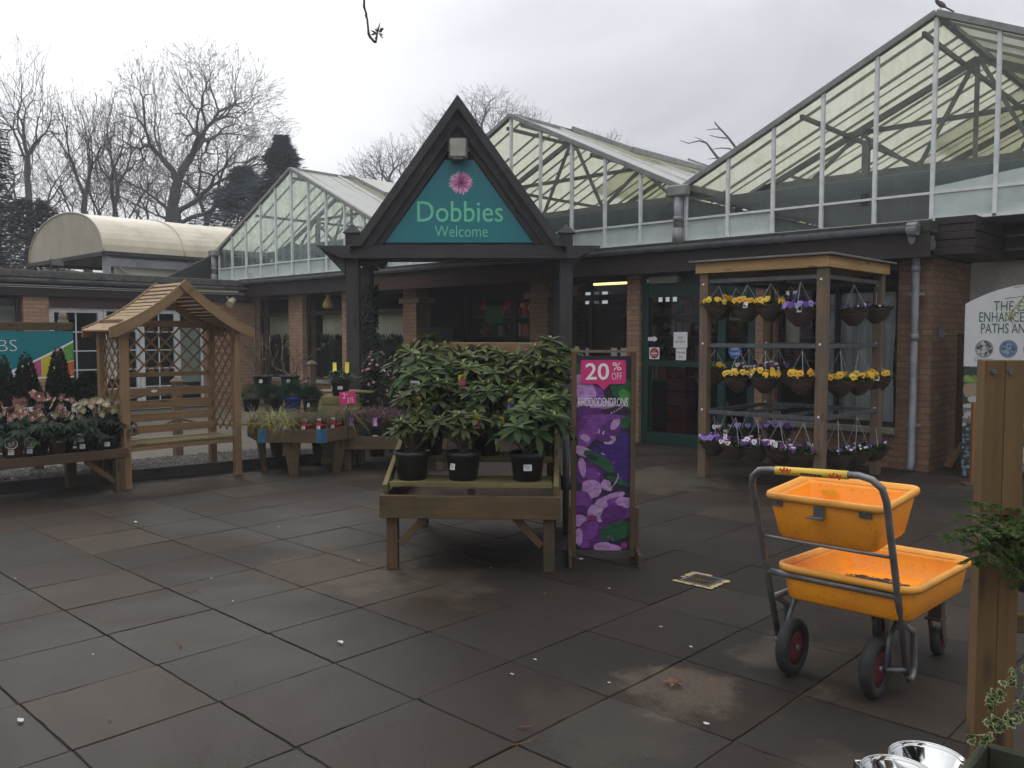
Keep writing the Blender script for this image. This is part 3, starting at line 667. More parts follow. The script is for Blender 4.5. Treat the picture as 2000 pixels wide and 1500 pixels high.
        g.beam((0, y, zc), (0, y, za-.12), .05, .05)
        g.beam((-1.7, y+.1, zc+.62), (1.7, y+.1, zc+.62), .05, .06)
        for s in (-1, 1): g.beam((s*HW, y, .4), (s*HW, y, zv), .09, .09)
        g.beam((-1.4, y, .5), (-1.4, y, zx(1.4)-.3), .09, .09)
        part('roof_truss', g, M['steel_dark'], t)
    g = MB()
    for s in (-1, 1):
        g.beam((s*HW*.9, 1.6, zv+.1), (s*.6, 8.8, za-.4), .03, .04)
    part('wind_braces', g, M['steel_dark'], t)
    g = MB(); g.box((0, LEN/2+.2, zv-.12), (2*HW-.1, LEN-.3, .006)); part('shade_screen', g, M['ceiling_screen'], t)
    # side walls down in the valley and far gable
    g = MB(); g.poly([(-HW, LEN, 0), (HW, LEN, 0), (HW, LEN, zv), (0, LEN, za), (-HW, LEN, zv)][::-1]); part('rear_gable', g, M['roof_sheet'], t)
    # valley gutter and hopper pipe at the left valley
    g = MB(); g.box((-HW, LEN/2-.02, zv-.01), (.26, LEN+.12, .10)); part('valley_gutter', g, M['ridge_alu'], t, .01)
    g = MB(); g.box((-HW, -.13, zv-.06), (.30, .16, .16)); hp = part('hopper', g, M['ridge_alu'], t, .02)
    g = MB(); g.tube([(-HW, -.13, zv-.12), (-HW, -.13, .16)], .062, 14); g.tube([(-HW, -.13, .30), (-HW, -.13, .36)], .07, 14); hp2 = part('rain_pipe', g, M['grey_plastic'], t)
    g = MB(); g.tube([(-HW, -.13, .20), (-HW, -.13, -.03)], [.075, .085], 14); part('pipe_shoe', g, M['ridge_alu'], hp2)
    return t
glasshouse(-16.8, 'leftmost glasshouse gable with bluish hazy glass, left of the timber porch', M['gable_glass_blue'], 1)
glasshouse(-10.08, 'middle glasshouse gable half hidden behind the dark timber porch', M['gable_glass'], 2)
glasshouse(-3.36, 'right-hand glasshouse gable with a torn lower panel and a bird on its tip', M['gable_glass'], 3)
# small bird on the right-hand gable tip
g = MB(); g.lathe([(.001, -.10), (.022, -.07), (.034, -.02), (.03, .03), (.018, .055), (.001, .075)], 10, (0, 0, 0), axis='x')
gb = MB(); gb.add(g, T(0, 0, .085, 0, 0, R(32))); gb.ball((-.055, 0, .135), .023, 10, 7)
gb.beam((.05, 0, .05), (.16, 0, -.01), .03, .008); gb.lathe([(.007, 0), (.0005, .022)], 6, (-.078, 0, .135), axis='x')
gb.tube([(-.01, .012, .06), (-.01, .012, 0)], .003, 5); gb.tube([(-.01, -.012, .06), (-.01, -.012, 0)], .003, 5)
solo('bird', 'small grey bird perched on the tip of the right-hand glasshouse gable', 'bird', gb, surf('grey_brown_feathers', (.16, .14, .13), (.09, .08, .075), 25, .8, 0), (-3.33, YG+.02, ZA+.025), R(40)); bpy.data.objects['bird'].scale = (.9,)*3

# ================================================================== side wing on the left
XW = -18.0
wing = thing('brick_wing', 'low flat roofed brick wing with white framed patio doors behind the garden arbour', 'building', (0, 0, 0))
def wp(name, boxes, mat, bev=0, parent=None):
    for bx in boxes:
        g = MB(); g.wallbox(*bx); o = part(name, g, mat, parent or wing, bev)
    return o
wp('brick_wall', [(XW-.3, XW, 5.55, 6.0, 0, 2.34), (XW-.3, XW, 9.2, 10.42, 0, 2.34), (XW-.3, XW, -6, 2.0, 0, 2.34), (XW-.3, XW, 2.0, 5.55, 0, .8)], M['brick'])
g = MB(); g.box((XW+.05, 2.2, 2.44), (.04, 16.2, .21)); part('fascia_board', g, M['fascia'], wing, .003)
g = MB(); g.box((XW-.08, 7.6, 2.235), (.12, 3.2, .20)); part('lintel', g, surf('brown_lintel', (.07, .03, .02), (.045, .022, .015), 5, .7, 0), wing)
g = MB(); g.box((XW-.6, 2.2, 2.75), (1.5, 16.3, .14)); part('flat_roof', g, surf('worn_felt_edge', (.13, .12, .10), (.07, .065, .055), 8, .95, .6), wing, .01)
g = MB(); g.box((XW-6.6, 1.6, 2.79), (12, 17.2, .05)); part('roof_deck', g, bpy.data.materials['worn_felt_edge'], wing)
g = MB(); halfpipe(g, V(XW+.16, -6, 2.66), V(XW+.16, 10.15, 2.66), .08); part('gutter', g, M['gutter'], wing)
g = MB(); g.box((XW+.085, 2.2, 2.535), (.03, 16.2, .018)); g.box((XW+.085, 2.2, 2.50), (.03, 16.2, .012)); part('cable_strip', g, M['white_paint'], wing)
def frame(parent, y0, y1, z0, z1, wd, x, mat, nv=0, nh=0):
    g = MB()
    g.box((x, y0+wd/2, (z0+z1)/2), (.07, wd, z1-z0)); g.box((x, y1-wd/2, (z0+z1)/2), (.07, wd, z1-z0))
    g.box((x, (y0+y1)/2, z1-wd/2), (.068, y1-y0-2*wd, wd)); g.box((x, (y0+y1)/2, z0+wd/2), (.068, y1-y0-2*wd, wd))
    f = part('window', g, mat, parent, .004)
    gb = MB()
    for k in range(nv): y = y0+wd+(k+1)*(y1-y0-2*wd)/(nv+1); gb.box((x-.01, y, (z0+z1)/2), (.02, .022, z1-z0-2*wd))
    for k in range(nh): z = z0+wd+(k+1)*(z1-z0-2*wd)/(nh+1); gb.box((x-.012, (y0+y1)/2, z), (.016, y1-y0-2*wd, .022))
    if nv or nh: part('muntin', gb, mat, f)
    g = MB(); g.poly([(x-.02, y0+wd, z0+wd), (x-.02, y1-wd, z0+wd), (x-.02, y1-wd, z1-wd), (x-.02, y0+wd, z1-wd)]); part('pane', g, M['pane'], f)
    return f
frame(wing, 6.02, 7.05, .02, 2.13, .10, XW-.12, M['white_paint'], 1, 4)
frame(wing, 7.06, 7.78, .02, 2.13, .06, XW-.12, M['white_paint'], 0, 4)
frame(wing, 7.79, 8.62, .02, 2.13, .09, XW-.10, M['white_paint'], 1, 4)
frame(wing, 8.63, 9.19, .02, 2.13, .04, XW-.12, M['white_paint'], 0, 0)
frame(wing, 2.05, 5.5, .8, 2.3, .05, XW-.12, M['fascia'], 2, 1)
g = MB(); g.box((XW-.22, 8.95, 1.15), (.02, .44, 1.2)); part('pale_blind', g, surf('grey_green_blind', (.36, .42, .37), (.3, .35, .31), 2, .8, 0), wing)
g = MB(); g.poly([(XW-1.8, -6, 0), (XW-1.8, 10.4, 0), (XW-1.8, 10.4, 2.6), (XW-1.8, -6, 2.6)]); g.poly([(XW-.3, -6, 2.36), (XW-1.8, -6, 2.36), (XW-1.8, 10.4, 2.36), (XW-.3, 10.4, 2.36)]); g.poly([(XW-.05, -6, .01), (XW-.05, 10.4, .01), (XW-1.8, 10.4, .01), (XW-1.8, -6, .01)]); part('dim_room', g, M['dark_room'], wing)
g = MB(); g.box((XW-.5, 5.3, 1.9), (.02, .9, .5)); part('window_blind', g, bpy.data.materials['grey_green_blind'], wing)
g = MB(); c = onX(452, 590, XW+.3)
g.lathe([(.03, -.12), (.075, -.10), (.085, .12), (.07, .13)], 14, (0, 0, 0), axis='x'); gl_ = MB(); gl_.add(g, T(c.x, c.y, c.z, R(-50), 0, R(25))); gl_.beam((c.x-.05, c.y, c.z), (XW+.07, c.y+.02, c.z+.12), .03, .03)
solo('security_light', 'cream round wall light under the wing gutter near the inner corner', 'light', gl_, surf('cream_lamp_shell', (.45, .40, .28), (.38, .33, .22), 4, .5, 0))
# floodlight on the wing roof
c = onX(115, 505, XW-.2); g = MB(); g.box((0, 0, 0), (.09, .24, .16), Matrix.Rotation(R(-35), 3, 'Y')); g.tube([(0, 0, -.06), (-.02, .05, -.2)], .015, 8)
solo('roof_floodlight', 'small black floodlight tilted on the flat roof in front of the polytunnel', 'floodlight', g, M['black'], (XW-.35, c.y, 3.0), R(10), bev=.01)

# polytunnel behind the wing
tun = thing('polytunnel', 'long cream polytunnel with rounded end standing behind the flat roofed wing', 'polytunnel', (-23.5, 8.2, 0))
M['poly_cover'] = surf('cream_polythene', (.60, .54, .40), (.50, .44, .31), 1.6, .45, .05, dirt=(.36, .31, .20), dirt_scale=.9)
M['poly_end'] = surf('dull_cream_polythene', (.42, .37, .26), (.33, .29, .20), 1.4, .5, .05, dirt=(.24, .21, .14), dirt_scale=.8)
arc = [(2.55*math.cos(t), 3.55+1.12*math.sin(t)**.9) for t in [PI*k/24 for k in range(25)]]
g = MB(); L = 14
for k in range(24):
    a, b_ = arc[k], arc[k+1]
    for q in range(7): y0, y1 = q*2, q*2+2; g.poly([(a[0], y0, a[1]), (a[0], y1, a[1]), (b_[0], y1, b_[1]), (b_[0], y0, b_[1])], 0, True)
part('cover', g, M['poly_cover'], tun)
for q in range(8):
    g = MB(); g.tube([(x*1.004, q*2+(.02 if q == 0 else 0), z*1.002) for x, z in arc], .022, 6); part('hoop', g, plain('pale_hoop', (.6, .56, .45), .5) if q == 0 else bpy.data.materials['pale_hoop'], tun)
g = MB(); g.poly([(x, .03, z) for x, z in arc][::-1]); part('end_sheet', g, M['poly_end'], tun)
g = MB(); g.box((0, .0, 3.50), (5.2, .10, .09)); g.box((2.56, 7, 3.52), (.10, 14, .09)); g.box((-2.56, 7, 3.52), (.10, 14, .09)); part('eaves_beam', g, M['dark_timber'], tun)
g = MB()
for y in (.1, 4, 8, 12): g.box((2.5, y, 1.72), (.14, .14, 3.44))
for y in (.1, 4): g.box((2.5, y+.3, 3.2), (.05, .9, .05), Matrix.Rotation(R(-38), 3, 'X'))
part('posts', g, M['grey_plastic'], tun)
g = MB(); g.box((2.52, 7, 3.32), (.04, 14, .2)); part('side_rail', g, M['grey_plastic'], tun)
g = MB(); g.beam((2.42, .3, 3.05), (2.42, 14, 3.05), .02, .5); g.beam((-2.4, .3, 2.9), (-2.4, 14, 2.9), .02, 1.0); g.beam((-2.4, 13.9, 2.9), (2.4, 13.9, 2.9), .02, 1.2); part('side_sheet', g, M['roof_sheet'], tun)
g = MB()
for y in (1.5, 4.2, 6.9): g.beam((2.3, y, 2.75), (2.3, y+.7, 3.45), .05, .05)
part('struts', g, M['dark_timber'], tun)
g = MB(); g.prism([(9.1, 2.8), (12.2, 2.8), (12.2, 3.9), (11.2, 3.9)], .14, 'x', -20.4); solo('slanting_parapet', 'dark green slanting boarded parapet between polytunnel and left glasshouse', 'parapet', g, surf('dark_green_boarding', (.035, .045, .035), (.025, .03, .025), 5, .8, .1))
# ================================================================== entrance porch, turned to face the courtyard
PO = V(-8.835, 8.305, 0)
porch = thing('entrance_porch', 'dark stained timber porch with a steep pointed gable over the shop entrance', 'porch', PO, YAW)
for x, y, top in ((-1.49, 0, 3.0), (1.49, 0, 3.0), (-1.46, .95, 2.6), (1.46, 1.25, 2.6)):
    g = MB(); g.box((x, y, top/2), (.18, .18, top)); p = part('post', g, M['dark_timber'], porch, .006)
    if y == 0:
        g = MB(); h = .125; g.poly([(x-h, y-h, top), (x+h, y-h, top), (x+h, y+h, top), (x-h, y+h, top)][::-1])
        for k in range(4):
            q = [(x-h, y-h, top), (x+h, y-h, top), (x+h, y+h, top), (x-h, y+h, top)]; g.poly([q[k], q[(k+1) % 4], (x, y, top+.14)])
        part('post_cap', g, M['dark_timber'], p)
g = MB(); g.prism([(-1.98, 2.815), (-1.62, 2.64), (1.62, 2.64), (1.95, 2.79), (1.95, 2.815)], .10, 'y', -.205); g.beam((-1.7, .16, 2.70), (1.7, .16, 2.70), .07, .16); part('tie_beam', g, M['dark_timber'], porch, .004)
g = MB(); g.prism([(-1.95, 2.80), (-1.585, 2.80), (-1.585, 2.42)], .09, 'y', -.09); g.prism([(1.585, 2.80), (1.9, 2.80), (1.585, 2.55)], .09, 'y', -.09); part('bracket', g, M['dark_timber'], porch, .004)
g = MB()
for s in (-1, 1):
    g = MB(); g.beam((s*1.49, .1, 2.70), (s*1.49, 1.9, 2.70), .12, .16); part('side_beam', g, M['dark_timber'], porch, .004)
SLP = 1.5/2.12
def band(a, b_, y0, y1, name, mat):
    for s in (-1, 1):
        pts = [(s*(HB-a), 2.80), (0, AP-a/SLP), (0, AP-b_/SLP), (s*(HB-b_), 2.80)]
        if s > 0: pts = pts[::-1]
        g = MB(); i = len(g.v); pass
        n = 4
        for t in (y0, y1):
            for x, z in pts: g.v.append(V(x, t, z))
        L = math.hypot(1.5, 2.12)
        uv = [(0, 0), (L, 0), (L, .2), (0, .2)] if s < 0 else [(0, .2), (L, .2), (L, 0), (0, 0)]
        g.face([0, 1, 2, 3], uv); g.face([7, 6, 5, 4], uv[::-1])
        for k in range(4): k2 = (k+1) % 4; g.face([k, k+4, k2+4, k2], [(0, 0), (.1, 0), (.1, L), (0, L)])
        part(name, g, mat, porch)
AP, HB = 4.83, 1.455
SLP = HB/(AP-2.80)
band(-.0, .13, -.30, -.18, 'bargeboard', M['dark_timber'])
band(.10, .27, -.20, -.10, 'bargeboard', M['dark_timber'])
band(.23, .37, -.12, -.05, 'gable_trim', M['dark_timber'])
g = MB(); g.prism([(-1.3, 2.8), (1.25, 2.8), (0, 4.55)], .03, 'y', -.055); part('gable_board', g, M['dark_timber'], porch)
for s in (-1, 1):
    g = MB(); a, b_ = V(0, -.26, 4.835), V(s*1.48, -.26, 2.775)
    g.poly([a, b_, b_+V(0, 3.0, 0), a+V(0, 3.0, 0)][::s]); n_ = V(-s*.3, 0, -.05)
    g.poly([a+V(0, 0, -.06), b_+V(0, 0, -.06), b_+V(0, 3.0, -.06), a+V(0, 3.0, -.06)][::-s]); g.poly([b_, b_+V(0, 0, -.06), b_+V(0, 3, -.06), b_+V(0, 3, 0)])
    part('roof', g, surf('mossy_dark_tiles', (.045, .042, .04), (.03, .032, .026), 12, .9, .5) if s < 0 else bpy.data.materials['mossy_dark_tiles'], porch)
# red-brown fascia sheltered by the porch (part of the shop front)
g = MB(); g.box((-10.9, YF-.335, 2.545), (4.9, .03, .20)); part('sheltered_fascia', g, M['red_timber'], shop, .003)
g = MB(); g.box((-10.9, YF-.42, 2.43), (4.7, .06, .03)); part('drip_strip', g, M['fascia'], shop)

# welcome sign on the gable
ws = thing('welcome_sign', 'teal three sided board with pink daisy and pale green lettering on the porch gable', 'sign', PO + RGT.normalized()*0 + V(0, 0, 0), YAW)
g = MB(); g.prism([(-1.04, 2.865), (1.03, 2.865), (.21, 4.0), (-.19, 4.0)], .02, 'y', -.085); part('board', g, M['teal'], ws, .003)
M['sign_green'] = plain('pale_green_lettering', (.17, .66, .40), .5)
mb = MB(); mb.add(text_mb('Dobbies', width=1.19, height=.285, thin=.003, depth=.006), T(.015, -.0852, 3.15)); mb.add(text_mb('Welcome', width=.735, height=.155, thin=-.006, depth=.006), T(.03, -.0852, 2.945)); part('lettering', mb, M['sign_green'], ws)
pk = [plain('pink_petal_print', (.66, .22, .44), .5), plain('pale_petal_print', (.80, .52, .66), .5), plain('deep_petal_print', (.42, .07, .24), .5), plain('flower_eye_print', (.10, .025, .05), .5)]
fl = MB(); rs = random.Random(2)
for ring, (n_, r0, r1, wd, yy) in enumerate(((22, .03, .165, .024, -.0865), (20, .03, .15, .021, -.088), (16, .025, .105, .018, -.0895), (12, .015, .065, .014, -.091))):
    for k in range(n_):
        a = 2*PI*(k+.5*ring)/n_+(rs.random()-.5)*.12; L = r1*(.92+.16*rs.random()); d = V(math.cos(a), 0, math.sin(a)); s_ = V(-math.sin(a), 0, math.cos(a))
        c0 = V(.03, yy-.0004*rs.random(), 3.687)
        fl.poly([c0+d*r0, c0+d*(L*.6)-s_*wd*.8, c0+d*(L*.9)-s_*wd*.55, c0+d*L, c0+d*(L*.9)+s_*wd*.55, c0+d*(L*.6)+s_*wd*.8], (rs.choice((0, 1, 1)), rs.choice((0, 0, 1)), rs.choice((0, 2)), 2)[ring])
disc(fl, (.03, -.0925, 3.687), .026, 14, 3); part('daisy', fl, pk, ws)
fl_ = thing('porch_floodlight', 'boxy frosted floodlight fixed at the top of the porch gable', 'floodlight', PO, YAW)
g = MB(); g.box((.0, -.20, 4.12), (.255, .16, .285)); part('lamp_body', g, surf('grey_lamp_case', (.15, .15, .135), (.11, .11, .1), 5, .5, 0), fl_, .02)
g = MB(); g.box((.0, -.285, 4.125), (.215, .02, .235)); part('lens', g, surf('frosted_lamp_lens', (.40, .39, .31), (.30, .30, .25), 7, .3, .1), fl_, .008)
g = MB(); g.box((0, -.32, 3.965), (.14, .08, .03)); g.box((0, -.16, 4.12), (.3, .05, .06)); part('bracket', g, M['galv_dull'], fl_, .005)

# ================================================================== trees
def at_far(px, D, py=655):
    p = onD(px, 655, D); return V(p.x, p.y, 0)
def limb(mb, p, q, d0, r0, r1, rs, n, sides, wob):
    """a slightly crooked limb from p to q leaving along d0"""
    L = (q-p).length; c1 = p+d0*L*.4; pts = []
    for k in range(n+1):
        t = k/n; b_ = p*(1-t)**2+c1*(2*t*(1-t))+q*t*t
        if 0 < k < n: b_ += V(rs.gauss(0, wob), rs.gauss(0, wob), rs.gauss(0, wob))*L
        pts.append(b_)
    mb.tube(pts, [r0+(r1-r0)*k/n for k in range(n+1)], sides, cap=False); return (pts[-1]-pts[-2]).normalized()
def branch_to(mb, p, d, pts, r0, ntot, rs, lvl):
    """pipe-model branching: walk towards the cloud of twig tips, split it, recurse"""
    n = len(pts); rad = lambda m: max(.007, r0*(m/ntot)**.53)
    if n == 1:
        q = pts[0]; e = limb(mb, p, q, d, rad(1), .006, rs, 3, 3, .05)
        L = (q-p).length
        for k in range(3):
            t = rs.uniform(.3, 1); a = p.lerp(q, t); mb.tube([a, a+(e+V(rs.gauss(0, .6), rs.gauss(0, .6), rs.gauss(.15, .5))).normalized()*min(.8, L*.35)*rs.uniform(.5, 1)], [.007, .004], 3, cap=False)
        return
    c = V(0, 0, 0)
    for q in pts: c += q
    c /= n
    f = rs.uniform(.28, .42) if n > 3 else .5
    q = p.lerp(c, f); e = limb(mb, p, q, d, rad(n), rad(n)*.86, rs, 3 if n < 30 else 4, 3 if n < 12 else (5 if n < 80 else 8), .02)
    ax = V(rs.gauss(0, 1), rs.gauss(0, 1), rs.gauss(0, .55)); ax -= e*ax.dot(e)*.8; ax.normalize()
    s_ = sorted(pts, key=lambda t: (t-q).normalized().dot(ax)); k = max(1, min(n-1, int(n*rs.uniform(.32, .68))))
    for part_ in (s_[:k], s_[k:]):
        if not part_: continue
        cc = V(0, 0, 0)
        for t in part_: cc += t
        cc /= len(part_); dd = (e*.35+(cc-q).normalized()*.8).normalized(); branch_to(mb, q, dd, part_, r0, ntot, rs, lvl+1)
def bare_tree(px, D, label, seed, trunk_h, r, n, env, low=.3, stems=1, lean=0.0, group='bare winter trees', shell=.55):
    """env: crown outline in the photograph (left, right, top, bottom); filled as a dome of twig tips at the tree's real distance"""
    base = at_far(px, D); rs = random.Random(seed); k = D/FPX
    t = thing('bare_tree', label, 'tree', base, 0, group)
    cx = ((env[0]+env[1])/2-px)*k; hw = (env[1]-env[0])/2*k; zt = H+(655-env[2])*k; zb = H+(655-env[3])*k
    tips = []
    while len(tips) < n:
        d = V(rs.uniform(-1, 1), rs.uniform(-1, 1), rs.uniform(-low, 1)); m_ = d.length
        if m_ > 1 or m_ < shell*rs.random(): continue
        bump_ = 1+.10*math.sin(7*math.atan2(d.y, d.x)+seed)+.08*math.sin(5*d.z+seed)
        tips.append(RGT*(cx*(.75+.25*max(0, d.z))+d.x*hw*bump_) + V(FWD.x, FWD.y, 0)*d.y*hw*.9*bump_ + V(0, 0, zb+(zt-zb)*(d.z+low)/(1+low)*min(1, bump_*.98)))
    tm = MB(); cm = MB()
    for s in range(stems):
        off = RGT*((s-(stems-1)/2)*.9); tp = [off*.5]
        for q in range(4): tp.append(tp[-1]+V(rs.gauss(0, .07), rs.gauss(0, .07), trunk_h/4)+off*.06+RGT*lean*.25)
        rr = r*(1 if stems == 1 else .75); tm.tube(tp, [rr*1.3, rr*1.08, rr, rr*.96, rr*.9], 10)
        mine = tips if stems == 1 else [p for i, p in enumerate(sorted(tips, key=lambda q: q.dot(RGT))) if i*stems//len(tips) == s]
        mine = mine[:]; e = (tp[-1]-tp[-2]).normalized()
        # main limbs leave the trunk at a few heights
        nl = 3 if n > 500 else 2; order = sorted(mine, key=lambda q: -(q.z-tp[-1].z)/max(.3, V(q.x-tp[-1].x, q.y-tp[-1].y, 0).length))
        cut = [0, int(len(order)*.62), int(len(order)*.85), len(order)] if nl == 3 else [0, int(len(order)*.7), len(order)]
        for j in range(nl):
            g_ = order[cut[j]:cut[j+1]]; o_ = tp[-1].lerp(tp[-2], .8*j/nl)
            if g_:
                halves = [g_] if j == 0 else [[q for q in g_ if q.dot(RGT) <= o_.dot(RGT)], [q for q in g_ if q.dot(RGT) > o_.dot(RGT)]]
                for h_ in halves:
                    if h_: branch_to(cm, o_, (e+(sum(h_, V(0, 0, 0))/len(h_)-o_).normalized()*(.3+.4*j)).normalized(), h_, rr*.92, len(mine), rs, 0)
    part('trunk', tm, M['bark'], t); part('crown', cm, M['twig'], t); return t
bare_tree(352, 46, 'broad round crowned bare tree, the largest one left of the middle', 4, 8.3, .42, 4600, (200, 618, 88, 400), .35)
bare_tree(62, 38, 'tall airy bare tree nearest the left edge, its trunk rising behind a dark bush', 21, 6.2, .22, 520, (-50, 188, 70, 400), .5, 1, 0, 'bare winter trees', .2)
bare_tree(170, 40, 'slim bare tree directly behind the near end of the polytunnel', 31, 6.0, .21, 620, (70, 262, 150, 420), .5, 1, 0, 'bare winter trees', .2)
bare_tree(216, 42, 'leaning bare tree between the slim one and the broad crowned one', 44, 6.0, .22, 680, (130, 345, 150, 420), .5, 1, .5, 'bare winter trees', .2)
bare_tree(398, 50, 'thinner bare tree partly hidden by the right side of the broad crown', 52, 6.0, .27, 700, (300, 590, 200, 420), .4)
bare_tree(306, 50, 'low spreading bare tree behind the middle of the polytunnel', 61, 4.6, .16, 500, (190, 430, 270, 460), .5)
bare_tree(12, 44, 'bare tree cut off by the left edge of the picture', 77, 5.5, .2, 420, (-110, 105, 230, 470), .5)
bare_tree(955, 62, 'round bare tree whose crown shows right of the porch peak', 83, 9.0, .40, 1600, (815, 1090, 172, 320), .45)
bare_tree(770, 70, 'low bare crown showing left of the porch roof slope', 90, 8.5, .4, 1200, (672, 885, 268, 372), .4)
bare_tree(1165, 74, 'far bare crown just showing above the middle glasshouse ridge', 95, 9, .4, 420, (1085, 1240, 250, 330), .4)
# dead forked branch sticking up behind the valley
db = thing('dead_tree', 'dead forked branch poking up between the middle and right-hand glasshouse roofs', 'tree', at_far(1440, 38), 0)
g = MB()
def path(pts, r0, r1): 
    q = [onD(x, y, 38)-db.location for x, y in pts]; g.tube(q, [r0+(r1-r0)*k/(len(q)-1) for k in range(len(q))], 5, cap=False)
path([(1460, 345), (1450, 330), (1442, 300), (1437, 288), (1422, 268), (1398, 242), (1396, 237)], .11, .018)
path([(1406, 252), (1392, 252), (1380, 254)], .03, .012); path([(1420, 270), (1402, 268), (1386, 264)], .035, .012)
path([(1441, 300), (1425, 290), (1410, 289), (1392, 291)], .045, .015)
path([(1430, 345), (1412, 315), (1400, 306), (1388, 290), (1380, 279), (1365, 275), (1345, 280), (1328, 274)], .08, .013)
path([(1380, 279), (1368, 272), (1357, 267)], .025, .01); path([(1408, 311), (1395, 309), (1382, 311)], .03, .01)
path([(1437, 290), (1444, 282), (1443, 276)], .022, .008)
path([(1460, 345), (1455, 420), (1450, 640)], .12, .2)
part('branches', g, M['twig'], db)

def conifer(name, px, D, top_py, width, label, cat, seed, mat, n=5000, base_z=0.0, group=None, layered=True):
    base = at_far(px, D); Ht = H+(655-top_py)/FPX*D; rs = random.Random(seed)
    t = thing(name, label, cat, base, 0, group)
    g = MB(); g.tube([(0, 0, 0), (0, 0, Ht*.96)], [.22, .03], 8); part('trunk', g, M['bark'], t)
    g = MB()
    for k in range(n):
        u = rs.random()**.75; z = base_z+(Ht-base_z)*u
        tier = .78+.3*math.sin(z*5.2+rs.random()*.6) if layered else 1.0
        prof = (1-u)**.95*1.0+.015 if layered else math.sqrt(max(0, 1-(2*u-.85)**2/1.4))
        rr = width/2*prof*tier*(.25+.85*rs.random())*(1+.25*math.sin(3*(k % 7)+z))
        a = rs.random()*2*PI; rr *= 1+(.45*rs.random() if rs.random() < .12 else 0); p = V(rr*math.cos(a), rr*math.sin(a), z-rr*.12)
        d = V(math.cos(a), math.sin(a), rs.uniform(-.35, .15)).normalized(); s_ = V(-math.sin(a), math.cos(a), rs.uniform(-.4, .4)).normalized()
        L = rs.uniform(.2, .5); wd = rs.uniform(.04, .09)
        g.poly([p, p+d*L*.5+s_*wd, p+d*L, p+d*L*.5-s_*wd], 0, False, rs.random())
    part('crown', g, mat, t); return t
M['conifer_far'] = leafmat('veiled_blue_green_needles', (.065, .100, .108), (.11, .145, .15), .8, .4, .15)  # veil of distance mixed into the needle colour, paler and bluer
M['bush_far'] = leafmat('dark_evergreen_leaves', (.045, .060, .046), (.075, .095, .065), .8, .35, .15)
conifer('conifer_tree', 556, 40, 272, 6.2, 'dark blue green conifer just behind the left glasshouse gable', 'tree', 5, M['conifer_far'], 11000, 4.6)
conifer('conifer_tree', 480, 44, 330, 9.5, 'shorter dark conifer left of the pointed one behind the left glasshouse', 'tree', 6, M['conifer_far'], 12000, 4.6)
conifer('evergreen_bush', 70, 33, 392, 3.0, 'dark rounded evergreen bush behind the end of the polytunnel', 'bush', 8, M['bush_far'], 7000, .3, None, False)
conifer('evergreen_tree', -44, 30, 190, 1.9, 'dark evergreen cut by the left edge above the wing roof', 'tree', 9, M['bush_far'], 8000, 2.0, None, False)
# far belt of scrub seen through the trunks
g = MB(); rs = random.Random(14)
for k in range(5200):
    px = rs.uniform(-120, 640); D = rs.uniform(54, 66); p = at_far(px, D); h = rs.random()**1.3*(4.5+2.2*math.sin(px*.021)+1.2*math.sin(px*.067))
    d = V(rs.gauss(0, .5), rs.gauss(0, .5), 1).normalized(); L = rs.uniform(.6, 2.0)
    g.tube([p+V(0, 0, h), p+V(0, 0, h)+d*L*.5, p+V(rs.gauss(0, .2), rs.gauss(0, .2), h)+d*L], [.035, .025, .008], 3, cap=False)
struct('distant_scrub', g, M['twig'], 'stuff')
# twig hanging into the top of the picture, from a bough above and behind the frame
D0 = 3.0; tw = thing('hanging_twig', 'thin knobbly twig with a cluster of buds hanging into the top of the picture', 'twig', onD(712, -260, D0))
g = MB(); o_ = tw.location
def pp(x, y): return onD(660+x*.07, y*.07, D0)-o_
def tw_(pts, rr): g.tube([pp(*p) for p in pts], rr, 8)
q = [(500, -3800), (700, -2600), (760, -1500), (740, -600), (733, 0), (728, 190), (765, 300), (790, 380), (785, 440), (815, 520), (835, 700), (850, 860), (860, 950), (900, 1040), (950, 1090), (1000, 1150), (1050, 1185)]
g.tube([pp(*p) for p in q], [.006, .0055, .005, .0046, .0036, .0046, .0036, .0042, .0048, .0036, .0036, .0042, .0052, .0046, .0042, .0048, .0036], 8)
tw_([(1050, 1190), (1070, 1100), (1075, 1060), (1090, 960), (1110, 900)], [.004, .003, .004, .003, .003])
part('stem', g, surf('knobbly_twig_bark', (.075, .07, .07), (.045, .042, .043), 90, .85, .4), tw)
g = MB()
for (a, b_, wd) in (((1110, 900), (1170, 640), .004), ((1170, 830), (1280, 800), .007), ((1140, 880), (1240, 850), .007), ((1110, 900), (1030, 800), .004), ((1090, 930), (920, 850), .0045), ((1090, 930), (920, 970), .0045), ((1150, 930), (1260, 1070), .004), ((1150, 930), (1265, 970), .0025), ((1110, 880), (1085, 770), .003), ((1060, 1080), (1030, 1060), .004)):
    p, q = pp(*a), pp(*b_); m_ = (p+q)/2; g.tube([p, m_, q], [.002, wd*.8, .0012], 6)
part('buds', g, surf('grey_green_buds', (.10, .105, .09), (.07, .07, .065), 60, .8, .2), tw)
